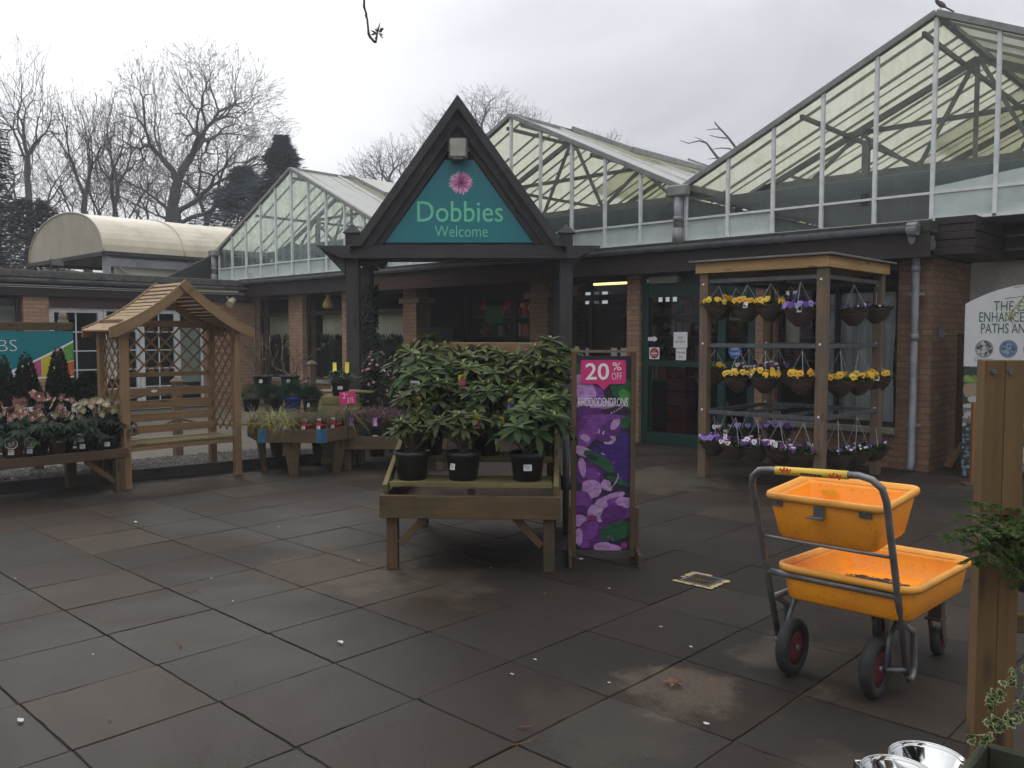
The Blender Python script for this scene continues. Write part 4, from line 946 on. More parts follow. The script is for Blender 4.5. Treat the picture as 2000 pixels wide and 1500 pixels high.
# ================================================================== plant helpers
def leaf(mb, p, d, up, L, W, lv, fold=.25, droop=.2, mi=0):
    d = d.normalized(); s_ = d.cross(up)
    if s_.length < 1e-3: s_ = d.cross(V(1, 0, 0))
    s_.normalize(); n_ = s_.cross(d)
    i = len(mb.v)
    a, b_ = p+d*L*.3-n_*(droop*L*.08), p+d*L*.68-n_*(droop*L*.35); tip = p+d*L*.97-n_*droop*L*.8
    mb.v += [p, a, a+s_*W*.42+n_*W*fold, a-s_*W*.42+n_*W*fold, b_, b_+s_*W*.48+n_*W*fold*.8, b_-s_*W*.48+n_*W*fold*.8, tip]
    for f in ([0, 2, 1], [0, 1, 3], [1, 2, 5, 4], [1, 4, 6, 3], [4, 5, 7], [4, 7, 6]): mb.face([i+k for k in f], None, True, mi, lv)
def rdir(rs, zmin=-1, zmax=1):
    z = rs.uniform(zmin, zmax); a = rs.random()*2*PI; r = math.sqrt(max(0, 1-z*z)); return V(r*math.cos(a), r*math.sin(a), z)
def pot_mb(r, h, square=False):
    g = MB()
    if square:
        k = .80
        for s0, s1, z0, z1 in ((k, 1, 0, h),):
            B = [(-r*s0, -r*s0), (r*s0, -r*s0), (r*s0, r*s0), (-r*s0, r*s0)]; Tq = [(-r, -r), (r, -r), (r, r), (-r, r)]
            for q in range(4): a, b_ = B[q], B[(q+1) % 4]; c_, d = Tq[(q+1) % 4], Tq[q]; g.poly([(*a, 0), (*b_, 0), (*c_, h), (*d, h)])
            g.poly([(*q, h*.94) for q in Tq])
        return g
    g.lathe([(r*.76, 0), (r*.93, h*.84), (r*.99, h*.85), (r*1.01, h*.87), (r*1.01, h), (r*.95, h), (r*.92, h*.88)], 28); return g
def soil_mb(r, z, seed=0):
    rs = random.Random(seed); g = MB(); i = len(g.v); g.v.append(V(0, 0, z+.012)); n = 14
    for ring in (.5, 1.0):
        for k in range(n): t = 2*PI*k/n; g.v.append(V(r*ring*math.cos(t), r*ring*math.sin(t), z+(rs.random()-.4)*.012))
    for k in range(n): k2 = (k+1) % n; g.face([i, i+1+k, i+1+k2], None, True); g.face([i+1+k, i+1+n+k, i+1+n+k2, i+1+k2], None, True)
    return g
def price_label(parent, x, y, z, w=.042, h=.034, rz=0.0, rx=0.0, name='price_label'):
    g = MB(); g.box((0, 0, 0), (w, .0012, h)); 
    for k in range(4): g.box((-w*.05*(k % 2), -.0012, h*(.28-.17*k)), (w*(.7-.15*(k % 2)), .0008, h*.07), None, 1)
    g.box((-w*.33, -.0013, h*.28), (w*.14, .001, h*.18), None, 2)
    o = part(name, g, [M['paper'], M['label_grey'], M['ink']], parent); o.location = (x, y, z); o.rotation_euler = (rx, 0, rz); return o
def hang_tag(parent, p, w, h, rz, mats, rx=.3, name='plant_tag'):
    """printed plastic plant tag, curled a little: top band, picture band"""
    g = MB(); n = 6
    for k in range(n):
        z0, z1 = h*k/n, h*(k+1)/n; y0, y1 = math.sin(k/n*2.2)*.012, math.sin((k+1)/n*2.2)*.012
        g.poly([(-w/2, y0, z0), (w/2, y0, z0), (w/2, y1, z1), (-w/2, y1, z1)], 0 if k >= n*.6 else 1)
    o = part(name, g, mats, parent); o.location = p; o.rotation_euler = (rx, 0, rz); return o

M['rhodo'] = leafmat('rhododendron_leaf', (.022, .042, .012), (.092, .122, .032), .52, .2, .15)
M['rhodo_bud'] = plain('pale_green_bud', (.34, .36, .13), .5)
M['dark_leaf'] = leafmat('dark_glossy_leaf', (.012, .026, .010), (.035, .062, .022), .42, .1, .35)

def rhodo_meshes(seed, rad, hgt, nw, L0):
    rs = random.Random(seed); fo = MB(); st_ = MB(); bd = MB()
    for k in range(nw):
        u = (k+.5)/nw; zf = 1-1.25*u; th = k*2.39996+rs.random()*.5
        rr = rad*(.55+.45*rs.random())*math.sqrt(max(.05, 1-max(zf, -.2)**2))*1.0
        tipp = V(rr*math.cos(th), rr*math.sin(th), hgt*(.62+.38*zf)*(.72+.42*rs.random())+.05)
        base = V(rs.gauss(0, .02), rs.gauss(0, .02), 0); mid = V(tipp.x*.45, tipp.y*.45, tipp.z*.55)
        st_.tube([base, mid, tipp], [.007, .005, .004], 5, cap=False)
        ax = (tipp-mid).normalized()*.6+V(0, 0, .6); ax.normalize()
        q = ax.orthogonal().normalized(); b2 = ax.cross(q); n = rs.randint(8, 12)
        for layer, (nn, tilt, sc) in enumerate(((n, -.05, 1.0), (rs.randint(4, 6), .55, .72))):
            for j in range(nn):
                a = 2*PI*(j+rs.random()*.5)/nn; d = q*math.cos(a)+b2*math.sin(a)+ax*(tilt+rs.uniform(-.3, .3))
                leaf(fo, tipp+ax*.01*layer, d, ax, L0*sc*rs.uniform(.75, 1.15), L0*.31*sc*rs.uniform(.85, 1.15), min(1, max(0, .25+.5*layer+rs.uniform(-.2, .3))), .14, rs.uniform(.05, .5))
        if rs.random() < .55: bd.lathe([(.001, 0), (.0075, .008), (.006, .018), (.001, .03)], 6, tipp+ax*.012)
    return fo.mesh('foliage', [M['rhodo']]), st_.mesh('stems', [M['stem']]), (bd.mesh('buds', [M['rhodo_bud']]) if bd.f else None)
RH = [rhodo_meshes(s, r, h, n, L) for s, r, h, n, L in ((1, .20, .22, 15, .115), (2, .23, .26, 15, .125), (3, .30, .25, 13, .175), (4, .27, .32, 14, .145), (5, .31, .31, 13, .165))]
pot_me = pot_mb(.125, .195).mesh('pot', [M['pot_black']]); soil_me = soil_mb(.115, .168).mesh('compost', [M['bark_soil']])
pot_s_me = pot_mb(.11, .17).mesh('pot', [M['pot_black']]); soil_s_me = soil_mb(.10, .146).mesh('compost', [M['bark_soil']])

# ================================================================== market cart with rhododendrons
CR = R(40); cf = G(768, 1110); cg = G(1072, 1115); CO = (cf+cg)/2; CO.z = 0
CT = Matrix.Translation(CO) @ Matrix.Rotation(CR, 4, 'Z')
cart = thing('display_cart', 'stepped wooden market cart with cartwheel, filled with potted rhododendrons', 'cart', CO, CR)
for x, y, h in ((-.5285, 0, .37), (.5285, 0, .37), (-.5285, 1.3, 1.5), (.5285, 1.3, 1.5)):
    g = MB(); g.box((x, y, h/2), (.075, .075, h)); part('leg', g, M['dark_bench'], cart, .004)
for s in (-1, 1):
    g = MB(); g.beam((s*.48, .0, .17), (s*.30, .0, .36), .035, .05); part('brace', g, M['old_wood'], cart, .003)
g = MB(); g.box((0, -.058, .437), (1.21, .032, .155)); part('front_board', g, M['old_wood'], cart, .004)
for s in (-1, 1):
    g = MB(); g.box((s*.59, .66, .437), (.03, 1.40, .15)); part('side_board', g, M['old_wood'], cart, .004)
    g = MB(); g.beam((s*.575, -.02, .545), (s*.575, 1.32, 1.06), .035, .075); part('stringer', g, M['mossy_wood'], cart, .004)
g = MB(); g.box((0, .66, .375), (1.14, 1.36, .02)); g.box((0, .06, .46), (.05, .03, .15)); part('tray_floor', g, M['dark_bench'], cart)
SH = [(.0, .59), (.33, .715), (.66, .84), (.99, .965)]
for y0, z in SH:
    g = MB()
    for k in range(4): g.box((0, y0+.035+k*.083, z-.011), (1.09, .072, .022))
    g.box((0, y0+.004, z-.012), (1.10, .02, .036)); g.box((-.5, y0+.17, z-.03), (.03, .3, .02)); g.box((.5, y0+.17, z-.03), (.03, .3, .02)); g.box((.0, y0+.17, z-.03), (.03, .3, .02))
    part('slatted_shelf', g, M['mossy_wood'], cart, .002)
g = MB(); g.box((-.02, 1.25, 1.44), (1.12, .03, .165)); part('back_board', g, M['arbour_wood'], cart, .004)
g = MB(); g.box((-.02, 1.25, 1.14), (1.12, .03, .12)); part('back_board', g, M['old_wood'], cart, .004)
def cartwheel(x):
    wh = MB(); n = 32
    wh.lathe([(.355, -.024), (.40, -.024), (.405, 0), (.40, .024), (.355, .024), (.355, -.024)], n, (x, 1.13, .405), axis='x')
    w_ = part('wheel', wh, M['dark_timber'], cart)
    for k in range(10):
        a = 2*PI*k/10; g = MB(); g.beam((x, 1.13+.05*math.cos(a), .405+.05*math.sin(a)), (x, 1.13+.36*math.cos(a), .405+.36*math.sin(a)), .03, .035, (1, 0, 0)); part('spoke', g, M['dark_timber'], w_)
    s = 1 if x > 0 else -1
    g = MB(); g.lathe([(.06, -.05), (.06, .05)], 16, (x, 1.13, .405), axis='x'); part('hub', g, M['dark_timber'], w_)
    g = MB(); g.lathe([(.018, -.02), (.018, .04)], 12, (x+s*.07, 1.13, .405), axis='x'); part('axle_cap', g, plain('white_cap', (.6, .6, .58), .4) if 'white_cap' not in bpy.data.materials else bpy.data.materials['white_cap'], w_)
cartwheel(.645)
def rhodo(x, shelf, dy, v, rot, label, sc=1.0, lab=None, tag=None, small=False):
    y0, z = SH[shelf]; p = CT @ V(x, y0+dy, z+.001)
    t = thing('potted_rhododendron', label, 'potted plant', p, CR, 'rhododendrons on the market cart')
    part('pot', pot_s_me if small else pot_me, None, t); part('compost', soil_s_me if small else soil_me, None, t)
    fo, st_, bd = RH[v]; zz = .146 if small else .168
    for nm, me in (('foliage', fo), ('stems', st_), ('buds', bd)):
        if me is None: continue
        o = part(nm, me, None, t); o.location = (0, 0, zz); o.rotation_euler = (0, 0, rot); o.scale = (sc, sc, sc)
    if lab is not None: price_label(t, .118*math.sin(lab), -.118*math.cos(lab), .10, .055 if lab > 0 else .04, .042, lab, -.14)
    if tag: hang_tag(t, V(*tag[0]), tag[1], tag[2], tag[3], tag[4])
    return t
YP = [M['tag_yellow'], M['tag_pink']]
rhodo(-.42, 0, .15, 0, .3, 'small leaved rhododendron in a bare black pot, front left corner of the cart', .95)
rhodo(-.065, 0, .15, 1, 1.0, 'open stemmed rhododendron in the middle front pot, white price label turned left', 1.0, -.55, ((.10, -.10, .36), .05, .09, .3, YP))
rhodo(.377, 0, .15, 2, 2.2, 'long leaved rhododendron in the front right pot with a square white price label', .98, .06, ((-.17, -.04, .36), .035, .08, -.4, [M['tag_yellow'], M['tag_yellow']]))
rhodo(-.36, 1, .17, 3, .8, 'rhododendron on the second step directly behind the bare front left pot', .95, None, ((-.06, -.10, .34), .045, .09, .2, YP))
rhodo(.06, 1, .17, 3, 2.9, 'rhododendron on the second step behind the middle front pot, small white label', .9, .9)
rhodo(.44, 1, .17, 4, 1.4, 'broad rhododendron on the second step behind the long leaved front plant', .98, None, ((-.2, -.12, .33), .04, .09, .7, [M['tag_yellow'], M['tag_purple']]))
rhodo(-.44, 2, .17, 4, 4.0, 'rhododendron on the third step at the left edge of the cart, pale hanging card', 1.0, None, ((-.02, -.30, .30), .065, .11, 0, [M['paper'], M['paper']]))
rhodo(-.05, 2, .17, 3, 5.0, 'rhododendron with red and yellow tag in the middle of the third step', .95, None, ((-.08, -.18, .34), .06, .11, .2, YP))
rhodo(.42, 2, .17, 3, .2, 'rhododendron on the third step at the right edge of the cart', 1.02)
rhodo(-.40, 3, .14, 4, 2.2, 'tallest rhododendron on the top step left, rising above the back board', 1.12)
rhodo(.0, 3, .14, 3, 3.7, 'rhododendron on the top step in front of the middle of the back board', .92)
rhodo(.44, 3, .14, 4, 5.5, 'rhododendron on the top step at the right end of the back board', 1.08)

# ================================================================== 20% off sign stand
sf, sg = G(1113, 1092), G(1243, 1095); SO = (sf+sg)/2; SO.z = 0; SR = R(41)
ss = thing('sign_stand', 'narrow timber framed sign stand with purple flower poster reading 20% off', 'sign', SO, SR)
g = MB()
for s in (-1, 1): g.box((s*.2075, .06, .735), (.035, .045, 1.45))
part('upright', g, M['grey_wood'], ss, .003) if False else None
for s in (-1, 1):
    g = MB(); g.box((s*.2075, .06, .735), (.035, .045, 1.45)); part('upright', g, M['old_wood'], ss, .003)
    f = MB(); f.box((s*.236, .02, .045), (.022, .50, .09)); f.box((s*.236, -.01, .215), (.022, .045, .33)); part('foot', f, M['dark_bench'], ss, .003)
g = MB(); g.box((0, .06, 1.468), (.452, .05, .016)); part('top_rail', g, M['grey_wood'], ss)
PW, PZ0, PZ1 = .38, .055, 1.435
po = MB(); po.box((0, .065, (PZ0+PZ1)/2), (PW, .012, PZ1-PZ0)); pb = part('poster', po, plain('dark_poster_ground', (.018, .012, .028), .42), ss)
PC = {'d': (.11, .018, .17), 'm': (.20, .05, .30), 'l': (.50, .27, .58), 'p': (.50, .29, .54), 'g': (.01, .10, .035), 'G': (.05, .30, .05), 'b': (.045, .012, .16), 'k': (.02, .012, .03), 'w': (.52, .37, .52), 'n': (.30, .04, .22)}
keys = list(PC); pm = [surf('poster_ink_'+nme, PC[k], tuple(x*.45 for x in PC[k]), 26, .42, 0, stretch=(1, 1, 2.2), lo=.42, hi=.72) for k, nme in zip(keys, ('plum', 'violet', 'lilac', 'pale_lilac', 'leaf_green', 'bright_green', 'blue', 'night', 'blush', 'magenta'))]
pic = MB(); yl = [.0585]
def blob(cx, cy, rx, ry, a, col, n=14, wob=.22, seed=0):
    """a petal or leaf shape on the poster, in poster fractions (x across, y down)"""
    rs = random.Random(seed*77+int(cx*1000)+int(cy*977)); yl[0] -= .000035; a = R(a); q = []
    for k in range(n):
        t = 2*PI*k/n; r = 1+wob*(rs.random()-.5); x, z = rx*r*math.cos(t), ry*r*math.sin(t)
        X = (cx-.5)*PW + (x*math.cos(a)-z*math.sin(a))*PW; Z = PZ1-(cy)*(PZ1-PZ0) + (x*math.sin(a)+z*math.cos(a))*PW
        q.append((min(PW/2, max(-PW/2, X)), yl[0], min(PZ1, max(PZ0, Z))))
    pic.poly(q, keys.index(col))
for b_ in ((.9, .17, .2, .3, 60, 'g'), (.95, .22, .22, .12, -50, 'G'), (.05, .07, .1, .12, 0, 'g'), (.9, .33, .2, .13, 10, 'g'), (.2, .22, .34, .30, 20, 'm'), (.1, .17, .2, .28, 70, 'l'), (.28, .26, .30, .14, -10, 'p'), (.52, .26, .2, .1, 20, 'l'), (.12, .28, .16, .1, 40, 'd'), (.06, .12, .09, .16, 90, 'p'),
           (.82, .52, .30, .55, 80, 'b'), (.88, .45, .2, .3, 60, 'b'), (.95, .62, .14, .2, 0, 'b'), (.25, .37, .30, .24, -20, 'd'), (.45, .36, .34, .2, 10, 'm'), (.62, .38, .26, .16, 40, 'd'), (.2, .41, .24, .15, 60, 'm'), (.72, .345, .14, .07, 60, 'p'), (.63, .43, .12, .07, 20, 'w'), (.17, .42, .10, .06, -30, 'p'), (.36, .40, .06, .03, 80, 'n'), (.42, .385, .05, .02, 80, 'w'), (.5, .395, .05, .018, 70, 'w'), (.5, .42, .16, .07, -10, 'd'),
           (.13, .49, .20, .09, -22, 'p'), (.2, .50, .12, .05, -30, 'w'), (.4, .53, .30, .10, -30, 'g'), (.3, .52, .14, .05, -20, 'k'), (.55, .56, .20, .09, -40, 'g'), (.78, .64, .25, .05, -20, 'g'), (.2, .60, .22, .30, 80, 'd'), (.12, .57, .07, .18, 10, 'l'), (.32, .62, .12, .18, 20, 'm'), (.3, .68, .16, .20, 70, 'l'), (.26, .70, .12, .16, 80, 'p'), (.55, .66, .10, .10, 30, 'l'), (.6, .675, .06, .08, 60, 'w'),
           (.12, .74, .16, .22, 60, 'm'), (.55, .77, .36, .2, 20, 'd'), (.62, .74, .30, .11, 24, 'l'), (.68, .735, .22, .06, 24, 'p'), (.85, .78, .2, .3, 70, 'm'), (.9, .75, .10, .16, 80, 'l'), (.7, .82, .26, .2, 30, 'd'), (.1, .82, .2, .26, 80, 'd'), (.08, .85, .12, .2, 80, 'l'), (.35, .80, .16, .14, 40, 'p'), (.4, .83, .12, .05, -50, 'w'), (.45, .79, .1, .03, 30, 'w'), (.3, .84, .1, .1, 30, 'n'),
           (.3, .92, .36, .26, 10, 'd'), (.25, .90, .2, .14, 50, 'm'), (.78, .90, .36, .17, 18, 'g'), (.85, .90, .24, .10, 18, 'g'), (.62, .985, .26, .07, -6, 'l'), (.5, .98, .16, .08, 10, 'p'), (.15, .97, .12, .08, 0, 'm'), (.9, .975, .06, .07, 0, 'n'), (.05, .93, .08, .16, 0, 'l')):
    blob(*b_)
for b_ in ((.3, .285, .34, .075, 0, 'd'), (.75, .285, .3, .08, 0, 'k'), (.5, .31, .4, .05, 0, 'm')): blob(*b_)
rs = random.Random(3)
for k in range(14): blob(rs.random(), .33+.66*rs.random(), .015+.04*rs.random(), .006+.014*rs.random(), rs.uniform(0, 180), rs.choice('lmdpwn'), 8, .4, k)
for k in range(16): t = k/15; blob(.78-.14*t**2, .605+.075*t, .012, .016, 0, 'p', 7, .1)
for k in range(12): t = k/11; blob(.93-.3*t**2+.02*t, .215+.075*t, .018, .02, 0, 'l', 7, .1)
part('flower_picture', pic, pm, pb)
g = MB(); bz0, bz1, bx0, bx1, rr = 1.24, 1.408, -.16, .155, .018
oc = []
for cx, cz, a0 in ((bx1-rr, bz1-rr, 0), (bx0+rr, bz1-rr, 90), (bx0+rr, bz0+rr, 180)):
    oc += [(cx+rr*math.cos(R(a0+15*k)), cz+rr*math.sin(R(a0+15*k))) for k in range(7)]
oc += [(-.045, bz0), (.0, bz0-.045), (.045, bz0)] + [(bx1-rr+rr*math.cos(R(270+15*k)), bz0+rr+rr*math.sin(R(270+15*k))) for k in range(7)]
g.poly([(x, .0465, z) for x, z in oc][::-1]); part('speech_bubble', g, M['magenta'], pb)
mb = MB(); mb.add(text_mb('20', width=.165, height=.118, thin=.012, depth=.0008), T(-.045, .0455, 1.268)); mb.add(text_mb('%', width=.062, height=.056, thin=.0, depth=.0008), T(.092, .0455, 1.335)); mb.add(text_mb('OFF', width=.07, height=.048, thin=-.014, depth=.0008), T(.092, .0455, 1.27)); mb.add(text_mb('RHODODENDRONS', width=.35, height=.06, thin=-.003, depth=.0008), T(-.005, .0455, 1.082))
part('lettering', mb, M['white_ink'], pb)
# cards standing behind the window sill, left of the green door
for px, wpx, hh in ((1150, 20, .10), (1200, 20, .12), (1219, 12, .12)):
    c = onY(px, 690, YF+.20); solo('white_card', {1150: 'white card propped in the dark window just above the sign stand, leftmost of three', 1200: 'white card propped in the dark window, middle of three above the sign stand', 1219: 'white card half hidden by the brick pier beside the green door'}[px], 'card', (lambda b: (b.box((0, 0, 0), (.11, .004, .15)), b)[1])(MB()), M['paper'], (c.x, YF+.19, 1.29+hh*.2), 0, 'cards in the window')
# lit tube in that window
g = MB(); a, b_ = onY(1160, 549, YF+.6), onY(1224, 545, YF+.6); g.tube([(a.x, YF+.6, 2.40), (b_.x, YF+.6, 2.40)], .02, 8); tl_ = thing('tube_light', 'lit yellowish strip light at the top of the window left of the green door', 'light', ((a.x+b_.x)/2, YF+.6, 2.42))
for v in g.v: v -= tl_.location
part('tube', g, plain('lit_tube', (.8, .75, .5), .5, emit=(1, .80, .36), estr=1.6), tl_); g = MB(); g.box((0, 0, .03), (b_.x-a.x+.05, .06, .03)); part('fitting', g, M['paper'], tl_)

# notices on the green door
def notice(name, px, py, wpx, hpx, label, build, y=YF+.045):
    c = onY(px, py, y); D = (c-V(0, 0, H)).dot(FWD); k = 1/(ray(px, py).y/1.0) if False else None
    xl, xr = onY(px-wpx/2, py, y).x, onY(px+wpx/2, py, y).x; zt, zb = onY(px, py-hpx/2, y).z, onY(px, py+hpx/2, y).z
    t = thing(name, label, 'sign', (c.x, y, c.z)); build(t, xr-xl, zt-zb); return t
def b_noentry(t, w_, h_):
    g = MB(); g.box((0, 0, 0), (w_, .002, h_)); part('paper', g, M['paper'], t)
    mb = MB(); mb.add(text_mb('NO', width=w_*.36, height=h_*.17, thin=-.005), T(0, -.0015, h_*.06)); mb.add(text_mb('ENTRY', width=w_*.72, height=h_*.17, thin=-.005), T(0, -.0015, -h_*.2)); part('lettering', mb, M['ink'], t)
notice('paper_notice', 1329, 664, 27, 31, 'white paper notice reading NO ENTRY on the green door glass', b_noentry)
def b_auto(t, w_, h_):
    g = MB(); g.box((0, 0, 0), (w_, .002, h_)); part('paper', g, M['paper'], t)
    mb = MB(); mb.add(text_mb('Automatic', width=w_*.86, height=h_*.2, thin=-.005), T(0, -.0015, h_*.08)); mb.add(text_mb('door', width=w_*.42, height=h_*.2, thin=-.005), T(0, -.0015, -h_*.28)); part('lettering', mb, M['ink'], t)
notice('paper_notice', 1330, 692, 20, 23, 'white paper notice reading Automatic door, below the NO ENTRY paper', b_auto)
M['red_sign'] = plain('red_sign_vinyl', (.42, .02, .02), .45); M['blue_sign'] = plain('blue_sign_vinyl', (.012, .10, .42), .45)
def b_round(t, w_, h_):
    g = MB(); g.box((0, 0, 0), (w_, .002, h_)); part('square', g, M['paper'], t)
    g = MB(); disc(g, (0, -.002, 0), w_*.43, 24); part('red_disc', g, M['red_sign'], t)
    g = MB(); g.box((0, -.003, 0), (w_*.6, .001, h_*.13)); mb = g; mb.add(text_mb('NO', width=w_*.25, height=h_*.13), T(0, -.003, h_*.12)); mb.add(text_mb('ENTRY', width=w_*.5, height=h_*.13), T(0, -.003, -h_*.26)); part('lettering', mb, M['white_ink'], t)
notice('no_entry_sticker', 1278, 690, 20, 23, 'square sticker with red no entry disc on the green door glass', b_round)
def b_arrow(t, w_, h_):
    g = MB(); g.poly([(x*w_, 0, z*h_) for x, z in ((-.5, -.28), (.1, -.28), (.1, -.5), (.5, 0), (.1, .5), (.1, .28), (-.5, .28))]); g.poly([(x*w_, .002, z*h_) for x, z in ((-.5, -.28), (.1, -.28), (.1, -.5), (.5, 0), (.1, .5), (.1, .28), (-.5, .28))][::-1]); part('arrow', g, M['paper'], t)
notice('arrow_sticker', 1275, 662, 19, 13, 'small white arrow sticker pointing right on the green door glass', b_arrow)
def b_keep(t, w_, h_):
    g = MB(); disc(g, (0, 0, 0), w_*.5, 28); disc(g, (0, .003, 0), w_*.5, 28); part('blue_disc', g, M['blue_sign'], t)
    mb = MB(); mb.add(text_mb('KEEP', width=w_*.56, height=h_*.17, thin=.01), T(0, -.002, h_*.06)); mb.add(text_mb('CLEAR', width=w_*.7, height=h_*.17, thin=.01), T(0, -.002, -h_*.22)); part('lettering', mb, M['white_ink'], t)
notice('keep_clear_sticker', 1436, 686, 27, 32, 'round blue KEEP CLEAR sticker on the right part of the green door', b_keep)
g = MB()
for k in range(5): g.box((.01*(k % 2), 0, .12+k*.23), (.34, .28, .20))
pass
c = onY(1302, 800, YF+.75); M['red_goods'] = surf('red_goods', (.22, .012, .010), (.10, .008, .008), 9, .5, 0)
solo('red_goods', 'stacked red goods seen dimly through the lower pane of the green door', 'goods', g, M['red_goods'], (c.x-.1, YF+1.3, 0))
g = MB(); g.poly([(-.55, 0, 0), (.2, .01, 0), (.2, .01, 1.66), (-.5, .0, 1.75)])
sh = MB(); rs = random.Random(9)
for k in range(26):
    x0 = -4.62+k*.034; x1 = x0+.034; y0 = YF+.2+.014*math.sin(k*1.3)+.01*rs.random(); y1 = YF+.2+.014*math.sin((k+1)*1.3)
    for q in range(8): z0, z1 = .5+q*.2, .7+q*.2; sh.poly([(x0+.01*math.sin(q*1.1+k), y0, z0), (x1+.01*math.sin(q*1.1+k+1), y1, z0), (x1+.01*math.sin(q*1.1+1.1+k+1), y1, z1), (x0+.01*math.sin(q*1.1+1.1+k), y0, z1)], 0, True)
solo('plastic_sheet', 'crumpled grey plastic sheet hung inside the right-hand window', 'sheet', sh, surf('crumpled_grey_plastic', (.62, .63, .64), (.40, .41, .42), 5, .4, .6, stretch=(1, 1, .3)))
for (px, py, w_, h_, mt, nm, lb) in ((1548, 640, .2, .42, 'paper', 'poster', 'cream poster with a red mark in the window behind the hanging baskets'), (1526, 648, .14, .5, 'pale', 'poster', 'pale green leaflet strip in the window beside the cream poster'), (1432, 590, .26, .5, 'pale', 'poster', 'greenish white notice high on the right door pane')):
    c = onY(px, py, YF+.2); g = MB(); g.box((0, 0, 0), (w_, .004, h_)); g.box((.01, -.004, .13), (w_*.5, .002, .1), None, 1)
    solo(nm, lb, 'poster', g, [surf('faded_'+mt+'_print', (.46, .42, .33) if mt == 'paper' else (.25, .33, .27), None, 6, .6, 0) if 'faded_'+mt+'_print' not in bpy.data.materials else bpy.data.materials['faded_'+mt+'_print'], M['red_goods'] if mt == 'paper' else bpy.data.materials.get('faded_pale_print') or M['paper']], (c.x, YF+.19, c.z))

# ================================================================== hanging basket stand
X0, X1, Y0, Y1 = -5.03, -3.60, 8.36, 9.95
st = thing('basket_stand', 'timber stand with flat roof and steel rails carrying the hanging flower baskets', 'stand', ((X0+X1)/2, (Y0+Y1)/2, 0))
ox, oy = (X0+X1)/2, (Y0+Y1)/2
for x in (X0+.05, X1-.05):
    for y in (Y0+.05, Y1-.05):
        g = MB(); g.box((x-ox, y-oy, 1.13), (.10, .10, 2.26)); p = part('post', g, M['grey_wood'], st, .006)
        g = MB()
        for z in (.74, 1.47, 2.12): g.lathe([(.012, -.004), (.012, .006)], 8, (x-ox, y-oy-.052, z+.02), axis='y')
        part('bolt', g, M['paper'], p)
hw, hd = (X1-X0)/2+.02, (Y1-Y0)/2+.02
for nm, c_, d_ in (('fascia_board', (0, -hd, 2.315), (2*hw+.03, .028, .115)), ('fascia_board', (0, hd, 2.315), (2*hw+.03, .028, .115)), ('fascia_board', (hw, 0, 2.315), (.028, 2*hd-.03, .114)), ('fascia_board', (-hw, 0, 2.315), (.028, 2*hd-.03, .114))):
    g = MB(); g.box(c_, d_); part(nm, g, M['new_wood'], st, .004)
g = MB(); g.box((0, 0, 2.385), (2*hw+.14, 2*hd+.14, .022)); part('roof', g, surf('grey_felted_board', (.20, .19, .175), (.12, .115, .105), 5, .85, .3), st, .004)
RAILZ = (2.17, 1.47, .735)
for z in RAILZ:
    for c_, d_ in (((0, -hd+.07+.0, z), (2*hw-.12, .035, .045)), ((0, hd-.07, z), (2*hw-.12, .035, .045)), ((hw-.07, 0, z), (.035, 2*hd-.24, .045)), ((-hw+.07, 0, z), (.035, 2*hd-.24, .045))):
        if z == 1.47 and c_[0] != 0 and c_[0] < 0: continue
        g = MB(); g.box(c_, d_); part('rail', g, M['galv_dull'], st, .003)
    if z != 1.47:
        for x in (-.25, .25):
            g = MB(); g.box((x, 0, z), (.03, 2*hd-.18, .035)); part('rail', g, M['galv_dull'], st, .003)
    g = MB()
    for x in (-.35, .12): g.box((x, -hd+.07, z), (.025, .043, .055))
    part('rail_clip', g, M['galv_dull'], st)
# baskets
bw = MB(); prof = []
for k in range(13):
    t = k/12; r = .148*math.sin(.32+t*1.25)/math.sin(1.57); z = .15*t; prof += [(r*(1+.03*(k % 2)), z), (r*(1.03-.03*(k % 2)), z+.006)]
prof = [(.03, -.004)] + prof; bw.lathe(prof, 30, wob=.03)
bw.lathe([(.152, .148), (.162, .153), (.160, .166), (.150, .168), (.142, .16)], 30, wob=.02)
M['wicker'] = surf('dark_wicker', (.085, .048, .027), (.035, .021, .013), 45, .8, .7, stretch=(.25, .25, 3))
basket_me = bw.mesh('wicker_bowl', [M['wicker']])
def chain_mb():
    g = MB(); n = 20; pts = []; rr = []
    for k in range(n*2+1): f = k/(n*2); pts.append(V(.142*(1-f), 0, .17+.31*f)); rr.append(.0042 if k % 2 else .0014)
    g.tube(pts, rr, 5, cap=False); return g
chain_me = chain_mb().mesh('chain', [surf('chain_steel', (.62, .63, .64), (.3, .3, .31), 60, .4, 0, .3)])
hk = MB(); hk.tube([V(.0, 0, .47), V(0, 0, .50), V(0, -.02, .525), V(0, -.0, .55), V(0, .03, .54), V(0, .03, .515)], .004, 6); hook_me = hk.mesh('hook', [M['galv']])
M['pansy_leaf'] = leafmat('pansy_leaf', (.022, .05, .014), (.06, .10, .03), .5, .2, .3)
PM = {'yellow': plain('pansy_yellow', (.80, .47, .01), .6), 'paleyel': plain('pansy_pale_yellow', (.78, .62, .12), .6), 'violet': plain('pansy_violet', (.10, .025, .22), .6), 'lilac': plain('pansy_lilac', (.36, .24, .62), .6), 'white': plain('pansy_white', (.74, .70, .72), .6), 'face': plain('pansy_dark_face', (.045, .008, .02), .6), 'plum': plain('pansy_plum', (.11, .012, .07), .6), 'orange': plain('pansy_orange', (.78, .34, .02), .6)}
pmk = list(PM); pml = [PM[k] for k in pmk]
